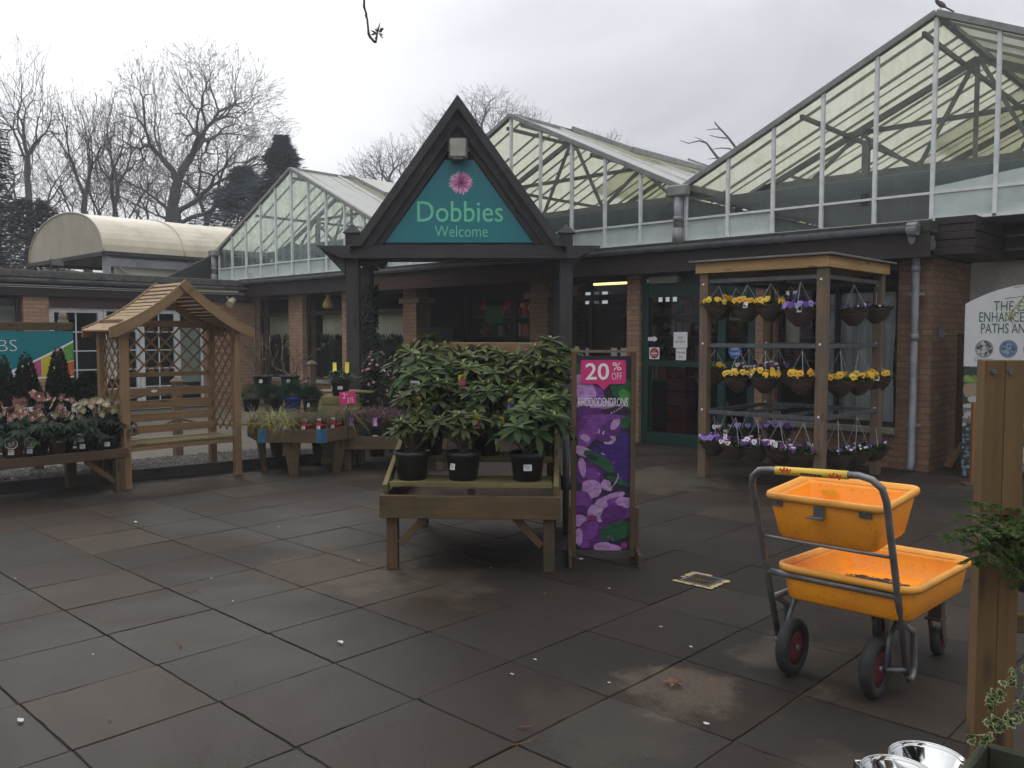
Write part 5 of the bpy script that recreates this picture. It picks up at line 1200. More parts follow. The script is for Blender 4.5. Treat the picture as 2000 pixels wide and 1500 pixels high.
def pansy(g, c, n_, r, col, col2, face, rs):
    n_ = n_.normalized(); a = V(0, 0, 1) - n_*n_.z; a = a.normalized() if a.length > .05 else V(1, 0, 0); b_ = a.cross(n_)
    for (ang, d, pr, cc, off) in ((60, .52, .62, col2, 0), (120, .52, .62, col2, .001), (175, .5, .55, col, .002), (5, .5, .55, col, .003), (-90, .50, .68, col, .004)):
        ang += rs.uniform(-8, 8); ctr = c + (b_*math.cos(R(ang))+a*math.sin(R(ang)))*r*d + n_*off
        g.poly([ctr+(b_*math.cos(2*PI*k/8)+a*math.sin(2*PI*k/8)*.92)*r*pr*(1+.12*(rs.random()-.5))+n_*(.002*math.sin(k*2.1)) for k in range(8)], pmk.index(cc), True)
    if face: g.poly([c+n_*.0062+(b_*math.cos(R(t))*1.0+a*math.sin(R(t)))*r*q for t, q in ((90, .12), (150, .34), (185, .42), (215, .2), (250, .42), (270, .5), (290, .42), (325, .2), (355, .42), (30, .34))], pmk.index(face))
    g.poly([c+n_*.0075+(b_*math.cos(2*PI*k/6)+a*math.sin(2*PI*k/6))*r*.10 for k in range(6)], pmk.index('yellow'))
def basket(pos, style, seed, label, rail_z, chain_h, nf=12, dense=1.0, tag=None):
    """pos: centre of the basket bottom"""
    rs = random.Random(seed)
    t = thing('hanging_basket', label, 'hanging basket', pos, 0, 'hanging baskets on the timber stand')
    o = part('wicker_bowl', basket_me, None, t); o.rotation_euler = (0, 0, rs.random()*6)
    g = MB()
    for k in range(int(230*dense)):
        a = rs.random()*2*PI; rr = .175*math.sqrt(rs.random()); p = V(rr*math.cos(a), rr*math.sin(a), .15+.05*(1-rr/.16)*rs.random()+.01)
        d = V(math.cos(a)*rs.uniform(.2, 1), math.sin(a)*rs.uniform(.2, 1), rs.uniform(.0, 1.0)); leaf(g, p, d, V(0, 0, 1), rs.uniform(.03, .06), rs.uniform(.016, .028), rs.random(), .1, .3)
    part('foliage', g, M['pansy_leaf'], t)
    g = MB(); sets = {'yellow': (('yellow', 'yellow', 'face'), ('yellow', 'paleyel', 'face'), ('yellow', 'yellow', None)), 'orange': (('orange', 'yellow', 'face'), ('yellow', 'yellow', 'face')), 'mixed': (('violet', 'plum', 'face'), ('plum', 'violet', 'face'), ('violet', 'white', 'face'), ('plum', 'plum', None), ('white', 'white', 'violet')), 'purple': (('lilac', 'violet', 'violet'), ('violet', 'violet', 'face'), ('lilac', 'lilac', 'violet')), 'plum': (('plum', 'violet', 'face'), ('violet', 'plum', None), ('white', 'plum', 'violet')), 'bare': (('violet', 'violet', None), ('white', 'violet', None))}[style]
    for k in range(int(nf*1.6)):
        # more blooms on the sunny camera side, as they grow towards the open court
        a = rs.uniform(0, 2*PI); rr = .06+.10*math.sqrt(rs.random()); h_ = .185+.045*rs.random()+(.16-rr)*.25
        c = V(rr*math.cos(a), rr*math.sin(a), h_); n_ = V(math.cos(a)*.7+.45, math.sin(a)*.7-.65, .4)
        col, col2, fc = rs.choice(sets); pansy(g, c, n_, rs.uniform(.027, .036) if style != 'bare' else .014, col, col2, fc, rs)
    part('flowers', g, pml, t)
    f0 = rs.random()*2
    for k in range(3):
        o = part('chain', chain_me, None, t); o.rotation_euler = (0, 0, f0+k*2*PI/3); o.scale = (1, 1, 1); sc = (chain_h)/.31
        o.scale = (1, 1, sc); o.location = (0, 0, .17*(1-sc))
    o = part('hook', hook_me, None, t); o.location = (0, 0, .17+chain_h-.48)
    if tag: price_label(t, *tag)
    return t
def bsk(px, py_rim, plane, val, style, seed, label, level, nf=12, dense=1.0, tag=None):
    """place by the rim height measured in the photograph, on the stand's front/back (Y) or side (X) rail"""
    p = onY(px, py_rim, val) if plane == 'y' else onX(px, py_rim, val)
    rz = RAILZ[level]-.05; zb = p.z-.16
    basket(V(p.x, p.y, zb), style, seed, label, rz, max(.18, rz-(zb+.17)), nf, dense, tag)
yf, yb, xr = Y0+.07, Y1-.08, X1-.07
TG = (.06, -.15, .17, .05, .06, .1, -.3)
bsk(1404, 596, 'y', yf+.02, 'yellow', 1, 'yellow pansy basket at the left end of the top front rail', 0, 13)
bsk(1459, 599, 'y', yf, 'orange', 2, 'orange yellow pansy basket second from the left on the top front rail', 0, 12, 1, TG)
bsk(1505, 597, 'y', yf, 'yellow', 3, 'yellow pansy basket third along the top front rail, left of the purple one', 0, 12)
bsk(1563, 607, 'y', yf-.02, 'purple', 4, 'full purple pansy basket at the right end of the top front rail', 0, 16, 1.4, TG)
bsk(1437, 594, 'y', yb-.5, 'purple', 5, 'shaded purple basket behind the gap between the two left top baskets', 0, 9)
bsk(1545, 592, 'y', yb-.4, 'purple', 6, 'lilac flowered basket behind the full purple basket on the top rails', 0, 16)
bsk(1667, 607, 'x', xr, 'bare', 7, 'nearly bloomless basket on the top side rail, the nearer of two', 0, 9)
bsk(1712, 604, 'x', xr, 'bare', 8, 'nearly bloomless basket on the top side rail beside the rear post', 0, 9)
bsk(1396, 722, 'y', yf+.35, 'yellow', 9, 'small yellow basket half hidden by the front left post on the middle rail', 1, 6)
bsk(1443, 738, 'y', yf, 'yellow', 10, 'yellow pansy basket under the blue sticker on the middle front rail', 1, 9)
bsk(1494, 738, 'y', yf, 'yellow', 11, 'yellow pansy basket in the centre of the middle front rail', 1, 9, 1, (-.1, -.12, .18, .03, .05, -.2, -.3))
bsk(1566, 740, 'y', yf-.02, 'orange', 12, 'big flowered yellow basket next to the near post on the middle front rail', 1, 9)
bsk(1462, 722, 'y', yb-.4, 'plum', 13, 'dark plum basket behind the two central yellow baskets on the middle rail', 1, 9)
bsk(1520, 722, 'y', yb-.4, 'mixed', 14, 'white and violet basket with a square tag behind the centre middle basket', 1, 9, 1, TG)
bsk(1640, 745, 'x', xr, 'yellow', 15, 'yellow basket nearest the front post on the middle side rail', 1, 12)
bsk(1677, 743, 'x', xr, 'yellow', 16, 'yellow basket in the middle of the middle side rail', 1, 12)
bsk(1712, 739, 'x', xr, 'orange', 17, 'yellow basket with white tag beside the rear post on the middle side rail', 1, 10, 1, TG)
bsk(1394, 862, 'y', yf+.04, 'purple', 18, 'light violet pansy basket beside the front left post on the bottom rail', 2, 12, 1, (-.1, -.11, .24, .04, .05, 0, -.2))
bsk(1436, 869, 'y', yf, 'plum', 19, 'dark plum basket second from the left on the bottom front rail', 2, 12, 1, (-.05, -.13, .26, .04, .05, 0, -.2))
bsk(1479, 872, 'y', yf, 'mixed', 20, 'plum and white basket in the centre of the bottom front rail', 2, 13)
bsk(1522, 877, 'y', yf, 'mixed', 21, 'white faced pansy basket fourth along the bottom front rail with a big tag', 2, 10, 1, (.03, -.15, .22, .045, .055, 0, -.2))
bsk(1569, 883, 'y', yf-.02, 'mixed', 22, 'white and violet basket against the near post on the bottom front rail', 2, 9)
bsk(1420, 843, 'y', yb-.45, 'plum', 23, 'shaded plum basket at the back left of the bottom rails', 2, 9, 1, TG)
bsk(1462, 840, 'y', yb-.35, 'purple', 24, 'shaded violet basket at the back centre of the bottom rails', 2, 9)
bsk(1522, 838, 'y', yb-.3, 'purple', 25, 'shaded bluish basket at the back right of the bottom rails', 2, 12, 1.5)
bsk(1635, 887, 'x', xr, 'bare', 26, 'mostly green basket nearest the front post on the bottom side rail', 2, 8, 1.6)
bsk(1673, 881, 'x', xr, 'bare', 27, 'mostly green basket in the middle of the bottom side rail', 2, 9, 1.6)
bsk(1706, 874, 'x', xr, 'bare', 28, 'mostly green basket beside the rear post on the bottom side rail', 2, 8, 1.8)

# ================================================================== orange two tier trolley
TO = V(-1.565, 3.70, 0); tr = thing('plant_trolley', 'two tier garden centre trolley with bright orange bins and steel tube frame', 'trolley', TO)
mo, nt, b = new_mat('orange_moulded_plastic'); v = coords(nt, 'Object')
n = noise(nt, v, 5, 6, .65); nf_ = noise(nt, v, 60, 4, .7); gm = noise(nt, v, 2.2, 5, .7)
col = mix_rgb(nt, ramp(nt, n, .35, .7), (.97, .36, .012), (.92, .30, .010)); col = mix_rgb(nt, math_n(nt, 'MULTIPLY', ramp(nt, gm, .48, .74), .5), col, (.66, .30, .05)); col = mix_rgb(nt, math_n(nt, 'MULTIPLY', ramp(nt, nf_, .56, .72), .6), col, (.30, .13, .03))
nt.links.new(col, b.inputs['Base Color']); b.inputs['Roughness'].default_value = .42; bump(nt, b, nf_, .08, .002)
b.inputs['Subsurface Weight'].default_value = .0
mo2 = surf('faded_orange_rim', (.90, .42, .06), (.80, .34, .04), 7, .5, .05, dirt=(.45, .24, .07), dirt_scale=4)
M['dirt'] = surf('black_wet_compost', (.022, .016, .012), (.05, .03, .018), 30, .9, .6)
def rrect(w_, d, r, n=5):
    q = []
    for cx, cy, a0 in ((w_/2-r, d/2-r, 0), (-w_/2+r, d/2-r, 90), (-w_/2+r, -d/2+r, 180), (w_/2-r, -d/2+r, 270)):
        q += [(cx+r*math.cos(R(a0+90*k/n)), cy+r*math.sin(R(a0+90*k/n))) for k in range(n+1)]
    return q
def loft(g, loops, close_last=True):
    i0 = len(g.v); n = len(loops[0][0])
    for q, z in loops: g.v += [V(x, y, z(x, y) if callable(z) else z) for x, y in q]
    for k in range(len(loops)-1):
        for j in range(n): j2 = (j+1) % n; g.face([i0+k*n+j, i0+k*n+j2, i0+(k+1)*n+j2, i0+(k+1)*n+j], None, True)
    if close_last: g.face([i0+(len(loops)-1)*n+j for j in range(n)], None, False); g.face([i0+j for j in range(n)][::-1], None, False)
def bin_(w_, d, h_, tap, c, tilt=0.0, r=.05, rim=.03):
    sh_ = lambda z: (lambda x, y: z + tilt*(y/d))
    g = MB(); loft(g, [(rrect(w_-2*tap, d-2*tap, r), sh_(0)), (rrect(w_-2*tap+.02, d-2*tap+.02, r), sh_(.012)), (rrect(w_-.006, d-.006, r), sh_(h_-.022)), (rrect(w_-.02, d-.02, r), sh_(h_-.004)), (rrect(w_-.036-2*tap*.1, d-.036-2*tap*.1, r*.9), sh_(h_-.03)), (rrect(w_-2*tap-.02, d-2*tap-.02, r*.8), sh_(.025)), (rrect(w_-2*tap-.05, d-2*tap-.05, r*.6), sh_(.018))])
    o = part('bin', g, mo, tr); o.location = c
    g2 = MB(); R1 = lambda e, z: (rrect(w_+e, d+e, r+e/2), sh_(z)); loft(g2, [R1(-.02, h_-.016), R1(rim*1.6, h_-.022), R1(rim*2, h_-.008), R1(rim*1.7, h_+.006), R1(rim*.6, h_+.011), R1(-.012, h_+.006), R1(-.03, h_-.012)], False)
    o2 = part('rim', g2, mo2, o); return o
tray = bin_(.60, .84, .155, .03, (.06, .44, .345), -.03, .07, .019)
upper = bin_(.52, .44, .205, .045, (-.005, .17, .665), .03, .035, .015)
g = MB(); rs = random.Random(4)
for k in range(1500):
    x = rs.gauss(.04, .12); y = -.09*x/.13*.3+.10+rs.gauss(0, .05); r = .004+.015*rs.random()**3; z = .018-.03*y/.84
    if abs(x) > .25: continue
    i = len(g.v); g.v += [V(x+r*math.cos(t)*1.6, y+r*math.sin(t), z+.002) for t in (0, 1.3, 2.5, 3.8, 5.0)] + [V(x, y, z+r*.5)]
    for q in range(5): g.face([i+q, i+(q+1) % 5, i+5])
part('compost_spill', g, M['dirt'], tray)
o = MB(); o.box((-.13, .166, .155), (.075, .003, .028)); part('sticker', o, plain('yellow_sticker', (.70, .42, .03), .5), upper)
for x in (-.21, .19):
    g = MB(); g.box((x, -.222, .165), (.055, .006, .05)); g.lathe([(.008, 0), (.008, .008)], 8, (x, -.226, .16), axis='y'); part('bracket', g, M['galv_dull'], upper, .004)
g = MB(); g.box((-.01, -.228, .15), (.05, .006, .075)); g.box((-.018, -.245, .115), (.075, .035, .008)); part('hook', g, M['galv_dull'], upper, .003)
XL, XR_ = -.295, .30
fr = MB(); up = []
def uy(z): return .20-.37*z     # uprights lean back towards the handle
hz = .985
pts = [(XL, uy(.10), .10), (XL, uy(.5), .5), (XL, uy(.9), .90), (XL+.012, uy(.95), .945), (XL+.05, uy(.985), .978), (XL+.10, uy(.99), hz), (XR_-.10, uy(.99), hz+.018), (XR_-.05, uy(.985), .992), (XR_-.012, uy(.95), .957), (XR_, uy(.9), .90), (XR_, uy(.5), .5), (XR_, uy(.10), .10)]
fr.tube(pts, .0150, 12); tf = part('frame', fr, M['galv'], tr)
for s in (XL, XR_):
    g = MB(); g.tube([(s, uy(.10), .10), (s, uy(.06)+.02, .065), (s, uy(.06)+.06, .075), (s, uy(.1)+.085, .12), (s, uy(.1)+.07, .27), (s, uy(.3)+.02, .335)], .0145, 10); g.tube([(s, uy(.34), .335), (s*.92, .30, .34), (s*.85, .78, .335)], .0145, 10); part('side_rail', g, M['galv'], tr)
g = MB(); g.tube([(XL, uy(.475), .475), (XR_, uy(.475), .475)], .0155, 12); part('cross_bar', g, M['galv'], tr)
g = MB(); g.tube([(XL, uy(.66), .655), (XR_, uy(.66), .655)], .008, 8); part('bin_support', g, M['galv'], tr)
for x in (-.13, .17):
    g = MB(); g.box((x, uy(.475)+.03, .492), (.035, .05, .02)); part('clip', g, M['galv'], tr, .003)
g = MB(); xa_, xb_ = -.165, .155; g.tube([(xa_, uy(.99), hz+.001), (xb_, uy(.99), hz+.015)], .0185, 14); slv = part('handle_sleeve', g, plain('yellow_sleeve', (.78, .50, .05), .45), tr)
g = MB(); rs = random.Random(8)
for xc in (-.115, .105):
    for k in range(7): g.box((xc-.022+.0075*k, uy(.99)-.0176, hz+.007+.004*(-1)**k), (.006, .003, .010+.006*(k % 3)), Matrix.Rotation(R(25*(-1)**k), 3, 'Y'))
part('red_emblem', g, plain('red_print', (.55, .05, .02), .5), slv)
g = MB()
for k in range(16): g.box((-.045+k*.0062, uy(.99)-.0184, hz+.0015), (.0045, .002, .006+.002*(k % 3)))
part('print_line', g, M['ink'], slv)
M['tyre'] = surf('black_rubber', (.016, .016, .017), (.03, .029, .028), 14, .75, .1); M['red_hub'] = surf('dark_red_hub', (.15, .018, .02), (.10, .014, .015), 8, .5, .05)
for x in (XL+.115, XR_-.10):
    g = MB(); g.lathe([(.082, -.026), (.118, -.028), (.130, -.014), (.1325, 0), (.130, .014), (.118, .028), (.082, .026), (.082, -.026)], 28, (x, .06, .1325), axis='x'); w_ = part('wheel', g, M['tyre'], tr)
    g = MB(); g.lathe([(.015, -.022), (.05, -.018), (.084, -.02), (.084, .02), (.05, .018), (.015, .022)], 24, (x, .06, .1325), axis='x'); part('hub', g, M['red_hub'], w_)
    g = MB(); g.lathe([(.013, -.034), (.013, .034)], 10, (x, .06, .1325), axis='x'); part('axle_cap', g, M['galv'], w_)
for s, e in ((XL, .075), (XR_, -.06)):
    g = MB(); g.tube([(s, uy(.10), .12), (s+e*.2, .10, .1325), (s+e, .06, .1325)], .011, 8); g.tube([(s+e, .06, .1325), (s+e, .10, .25), (s+e*.9, .2, .335)], .011, 8); part('axle_bracket', g, M['galv_dull'], tr)
for x in (-.045, .235):
    g = MB(); g.lathe([(.03, -.018), (.066, -.02), (.07, 0), (.066, .02), (.03, .018)], 20, (x, .80, .07), axis='x'); w_ = part('castor', g, M['tyre'], tr)
    g = MB(); g.lathe([(.01, -.024), (.036, -.02), (.036, .02), (.01, .024)], 16, (x, .80, .07), axis='x'); part('hub', g, M['red_hub'], w_)
    g = MB()
    for s in (-1, 1): g.beam((x+s*.03, .80, .07), (x+s*.03, .76, .19), .006, .05)
    g.box((x, .75, .195), (.075, .09, .012)); g.box((x, .76, .265), (.06, .06, .14)); part('fork', g, surf('rusty_steel', (.10, .055, .035), (.06, .04, .03), 12, .7, .1) if 'rusty_steel' not in bpy.data.materials else bpy.data.materials['rusty_steel'], w_)

# drain grate with yellow painted edging
dg = thing('drain_grate', 'small rusty drain grate with worn yellow paint round it, left of the trolley', 'drain', G(1371, 1135), R(0))
g = MB()
for k in range(7): g.box((-.075+k*.025, 0, .004), (.010, .17, .006))
g.box((0, 0, .0045), (.17, .012, .006)); part('bars', g, surf('rusty_grate', (.10, .06, .03), (.06, .035, .02), 20, .8, .2), dg)
g = MB(); g.box((0, -.10, .0065), (.22, .018, .006)); g.box((0, .10, .0065), (.22, .018, .006)); g.box((-.10, 0, .0064), (.018, .18, .006)); g.box((.10, 0, .0064), (.018, .18, .006)); part('frame', g, M['galv_dull'], dg)
g = MB(); rs = random.Random(6)
for (x0, y0, x1, y1) in ((-.13, -.125, .135, -.125), (.128, -.13, .128, .1), (-.128, -.02, -.128, .12), (-.12, .125, .0, .125)):
    for k in range(12):
        if rs.random() < .15: continue
        f = (k+.5)/12; c = V(x0+(x1-x0)*f, y0+(y1-y0)*f, .0075); rr = .016+.008*rs.random(); g.poly([(c.x+rr*math.cos(t)*(.8+.5*rs.random()), c.y+rr*math.sin(t)*(.7+.4*rs.random()), .0075+k*.00003) for t in [2*PI*q/7 for q in range(7)]])
part('yellow_paint', g, surf('worn_yellow_paint', (.46, .36, .14), (.30, .24, .11), 30, .85, .1), dg)
# ================================================================== garden arbour with bench
AX, AB, AY0, AY1 = -8.90, -9.47, 3.63, 4.94
ab = thing('garden_arbour', 'tan timber arbour seat with lattice sides and a pitched slatted roof', 'arbour', ((AX+AB)/2, (AY0+AY1)/2, 0))
axo, ayo = (AX+AB)/2, (AY0+AY1)/2; fx, bx_ = AX-axo, AB-axo; y0, y1 = AY0-ayo+.035, AY1-ayo-.035
for x in (fx, bx_):
    for y in (y0, y1):
        g = MB(); g.box((x, y, .86), (.075, .075, 1.72)); part('post', g, M['arbour_wood'], ab, .004)
g = MB(); g.box((bx_, 0, 1.71), (.045, y1-y0-.075, .07)); part('top_rail', g, M['arbour_wood'], ab, .003)
for s in (y0, y1):
    g = MB(); g.box(((fx+bx_)/2, s, 1.71), (fx-bx_-.076, .045, .07)); part('top_rail', g, M['arbour_wood'], ab, .003)
# curved bargeboards front and back
def arch(xc):
    for s in (-1, 1):
        n = 10; top = []; bot = []
        for k in range(n+1):
            t = k/n; y = s*(.0+.80*t); z = 2.17-.53*t-.05*math.sin(t*PI)*(1 if t > .0 else 0)+.02*t*t
            top.append((y, z)); bot.append((y, z-.125+(.02 if k == n else 0)))
        q = top + bot[::-1]
        if s > 0: q = q[::-1]
        g = MB(); i = 0
        for xx in (xc-.016, xc+.016):
            for (y, z) in q: g.v.append(V(xx, y, z))
        m_ = len(q)
        for k in range(n): 
            a = [k, k+1, m_-2-k, m_-1-k]; L0, L1 = k*.1, (k+1)*.1
            g.face(a, [(L0, 0), (L1, 0), (L1, .12), (L0, .12)]); g.face([v_+m_ for v_ in a[::-1]], [(L0, .12), (L1, .12), (L1, 0), (L0, 0)])
        for k in range(m_): k2 = (k+1) % m_; g.face([k, k+m_, k2+m_, k2])
        part('bargeboard', g, M['arbour_wood'], ab)
arch(fx+.10); arch(bx_-.03)
g = MB(); g.prism([(-.07, 2.10), (.07, 2.10), (0, 2.02)], .02, 'x', fx+.118); part('apex_block', g, M['arbour_wood'], ab)
for s in (-1, 1):
    g = MB()
    for k in range(15):
        t = .03+k*.068; y = s*.80*t; z = 2.17-.53*t-.05*math.sin(t*PI)+.02*t*t
        g.box(((fx+bx_)/2+.035, y, z-.028), (fx-bx_+.10, .049, .018), Matrix.Rotation(-s*R(33), 3, 'X'))
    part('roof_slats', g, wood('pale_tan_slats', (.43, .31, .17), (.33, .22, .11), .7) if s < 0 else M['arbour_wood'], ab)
def lattice(parent, plane, c, a0, a1, z0, z1, step=.125, w_=.017, th=.008):
    """crossed diagonal laths clipped to a rectangle; plane 'x' = panel across y at x=c, 'y' = panel across x at y=c"""
    g = MB()
    for d, off in ((1, -th/2), (-1, th/2)):
        k = -40
        for k in range(-40, 60):
            s_ = k*step   # line: z = z0 + d*(a-a0) + s_
            pts = []
            for a in (a0, a1):
                z = z0+d*(a-a0)+s_
                if z0 <= z <= z1: pts.append((a, z))
            for z in (z0, z1):
                a = a0+(z-z0-s_)/d
                if a0 < a < a1: pts.append((a, z))
            if len(pts) >= 2:
                pts.sort(); p, q = pts[0], pts[-1]
                if math.hypot(p[0]-q[0], p[1]-q[1]) < .03: continue
                if plane == 'x': g.beam((c+off, p[0], p[1]), (c+off, q[0], q[1]), th, w_)
                else: g.beam((p[0], c+off, p[1]), (q[0], c+off, q[1]), th, w_)
    part('lattice', g, M['arbour_wood'], parent)
lattice(ab, 'x', bx_+.0, y0+.04, y1-.04, 1.17, 1.67, .165, .02)
lattice(ab, 'y', y0, bx_+.04, fx-.04, .50, 1.67, .15, .019); lattice(ab, 'y', y1, bx_+.04, fx-.04, .50, 1.67, .15, .019)
for z, h_, x in ((1.145, .05, bx_), (.955, .095, bx_+.07), (.82, .09, bx_+.075), (.68, .09, bx_+.085), (.55, .085, bx_+.10)):
    g = MB(); g.box((x, 0, z), (.022, y1-y0-.076, h_)); part('back_slat', g, M['arbour_wood'], ab, .003)
g = MB(); g.box((bx_+.084, .12, .97), (.003, .07, .03)); g2 = MB(); g2.lathe([(.035, 0), (.035, .003)], 18); 
for v in g2.v: v.y *= 1; v.x *= .42
oval = MB(); oval.add(g2, Matrix.Translation((bx_+.083, -.1, .965)) @ Matrix.Rotation(PI/2, 4, 'Y')); part('oval_badge', oval, M['paper'], ab)
g = MB()
for k in range(4): g.box((bx_+.15+k*.125, 0, .445), (.105, y1-y0+.03, .022))
part('seat', g, M['mossy_wood'], ab, .003)
g = MB(); g.box((fx-.02, 0, .405), (.03, y1-y0-.076, .055)); g.box((bx_+.1, 0, .405), (.03, y1-y0-.09, .055)); part('seat_rail', g, M['arbour_wood'], ab, .003)
g = MB(); g.box((fx+.0385, y0, 1.63), (.002, .05, .03)); part('small_label', g, M['paper'], ab)
# white board on the left side panel, inside
g = MB(); g.box((0, 0, 0), (.30, .012, .42)); solo('white_board', 'white board hung on the inside of the arbour left lattice panel', 'board', g, M['paper'], (axo-.09, AY0+.065, 1.33), R(-4), bev=.01)

# rope barrier posts behind the arbour
def bollard(px, py_top, X, label, dome=True):
    p = onX(px, py_top, X); t = thing('rope_post', label, 'post', (p.x, p.y, .0), 0, 'rope barrier posts along the gravel')
    h_ = p.z; g = MB(); g.box((0, 0, h_/2-.03), (.10, .10, h_-.06)); part('shaft', g, M['grey_wood'], t, .006)
    g = MB(); g.box((0, 0, h_-.05), (.13, .13, .03)); i = len(g.v); q = [(-.06, -.06), (.06, -.06), (.06, .06), (-.06, .06)]
    for k in range(4): g.poly([(*q[k], h_-.035), (*q[(k+1) % 4], h_-.035), (0, 0, h_+.02)])
    part('cap', g, M['grey_wood'], t, .003); return p
b0 = bollard(345, 738, -10.75, 'square rope post seen through the slats of the arbour back')
b1 = bollard(608, 705, -11.2, 'square rope post with pyramid cap behind the grass planter')
b2 = V(-10.55, 3.35, 1.0); 
t = thing('rope_post', 'square rope post hidden behind the topiary cones', 'post', (b2.x, b2.y, 0), 0, 'rope barrier posts along the gravel'); g = MB(); g.box((0, 0, .5), (.10, .10, 1.0)); part('shaft', g, M['grey_wood'], t, .006)
M['rope'] = surf('twisted_rope', (.16, .13, .09), (.05, .04, .03), 60, .9, .6)
for za, zb in ((.95, .95), (.5, .5)):
    for (p, q, lb) in ((b2, b0, 'left'), (b0, b1, 'right')):
        g = MB(); n = 16; g.tube([V(p.x+(q.x-p.x)*k/n, p.y+(q.y-p.y)*k/n, (za if p is not b0 else za)-.17*math.sin(PI*k/n)) for k in range(n+1)], .013, 8)
        solo('barrier_rope', {'left': '%s dark rope swag on the left of the post seen through the arbour', 'right': '%s dark rope swag on the right of the post seen through the arbour'}[lb] % ('upper' if za > .7 else 'lower'), 'rope', g, M['rope'], group='rope barrier swags')

# ================================================================== hellebore bench, front left
BX, BY = -8.79, 3.62
hb = thing('plant_bench', 'low damp timber bench at the left edge carrying hellebores in pots', 'bench', (BX, BY, 0))
for x, y in ((-.05, -.06), (-.62, -.06), (-.05, -1.35), (-.62, -1.3), (-.62, -.32)):
    g = MB(); g.box((x, y, .17), (.09, .09, .34)); part('leg', g, M['dark_bench'], hb, .004)
g = MB(); g.box((-.015, -.85, .39), (.03, 1.75, .095)); part('front_board', g, M['dark_bench'], hb, .004)
g = MB(); g.box((-.34, -.01, .39), (.63, .03, .094)); part('end_board', g, M['dark_bench'], hb, .004)
g = MB()
for k in range(6): g.box((-.08-k*.105, -.87, .395), (.085, 1.68, .022))
part('slats', g, M['dark_bench'], hb, .002)
g = MB(); g.beam((-.05, -.10, .1), (-.05, -.38, .34), .035, .05); g.beam((-.12, -.06, .1), (-.4, -.06, .34), .035, .05); part('brace', g, M['dark_bench'], hb)
M['helle_leaf'] = leafmat('hellebore_leaf', (.008, .018, .009), (.026, .043, .022), .55, .1, .12)
HM = [plain('dusty_pink_petal', (.27, .14, .11), .7), plain('cream_pink_petal', (.36, .25, .165), .7), plain('greenish_cream_petal', (.30, .27, .155), .7), plain('wine_petal', (.20, .075, .07), .7), plain('cream_stamens', (.66, .60, .34), .6)]
def helle_meshes(seed, cols, nfl):
    rs = random.Random(seed); fo = MB(); fl = MB()
    for k in range(20):
        a = rs.random()*2*PI; rr = .06+.16*rs.random(); h_ = .05+.17*rs.random(); c = V(rr*math.cos(a), rr*math.sin(a), h_)
        fo.tube([V(0, 0, 0), c*.5+V(0, 0, .05), c], [.004, .003, .003], 4, cap=False)
        n = rs.randint(6, 8); ax = V(math.cos(a)*.4, math.sin(a)*.4, 1).normalized(); q = ax.orthogonal().normalized(); b_ = ax.cross(q)
        for j in range(n):
            t = 2*PI*j/n; leaf(fo, c, q*math.cos(t)+b_*math.sin(t)-ax*.15+V(math.cos(a), math.sin(a), 0)*.2, ax, rs.uniform(.07, .12), rs.uniform(.025, .038), rs.random(), .1, rs.uniform(.2, .7))
    for k in range(nfl):
        a = rs.random()*2*PI; rr = .03+.13*rs.random(); h_ = .23+.13*rs.random(); c = V(rr*math.cos(a), rr*math.sin(a), h_)
        fo.tube([V(0, 0, .02), c*.6, c], .0025, 3, cap=False)
        n_ = (V(math.cos(a)*.7+.5, math.sin(a)*.7-.3, .1)+V(rs.gauss(0, .3), rs.gauss(0, .3), rs.gauss(0, .3))).normalized(); u = n_.orthogonal().normalized(); w_ = n_.cross(u); r = rs.uniform(.028, .038); mi = rs.choice(cols)
        for j in range(5):
            t = 2*PI*j/5; d = u*math.cos(t)+w_*math.sin(t); s_ = n_.cross(d); o_ = n_*.001*(j % 2)
            fl.poly([c+o_, c+d*r*.5+s_*r*.5+n_*r*.18+o_, c+d*r*.95+s_*r*.32+n_*r*.35+o_, c+d*r*1.12+n_*r*.32+o_, c+d*r*.95-s_*r*.32+n_*r*.35+o_, c+d*r*.5-s_*r*.5+n_*r*.18+o_], mi if rs.random() < .8 else rs.choice(cols), True)
        fl.poly([c+n_*.006+(u*math.cos(t)+w_*math.sin(t))*r*.25 for t in [2*PI*q/7 for q in range(7)]], 4)
    return fo.mesh('foliage', [M['helle_leaf']]), fl.mesh('flowers', HM)
pot_h_me = pot_mb(.085, .15).mesh('pot', [M['pot_black']]); soil_h_me = soil_mb(.078, .128).mesh('compost', [M['soil']])
brown_pot_me = pot_mb(.085, .15).mesh('pot', [surf('brown_nursery_pot', (.11, .06, .03), (.08, .045, .025), 8, .5, 0)])
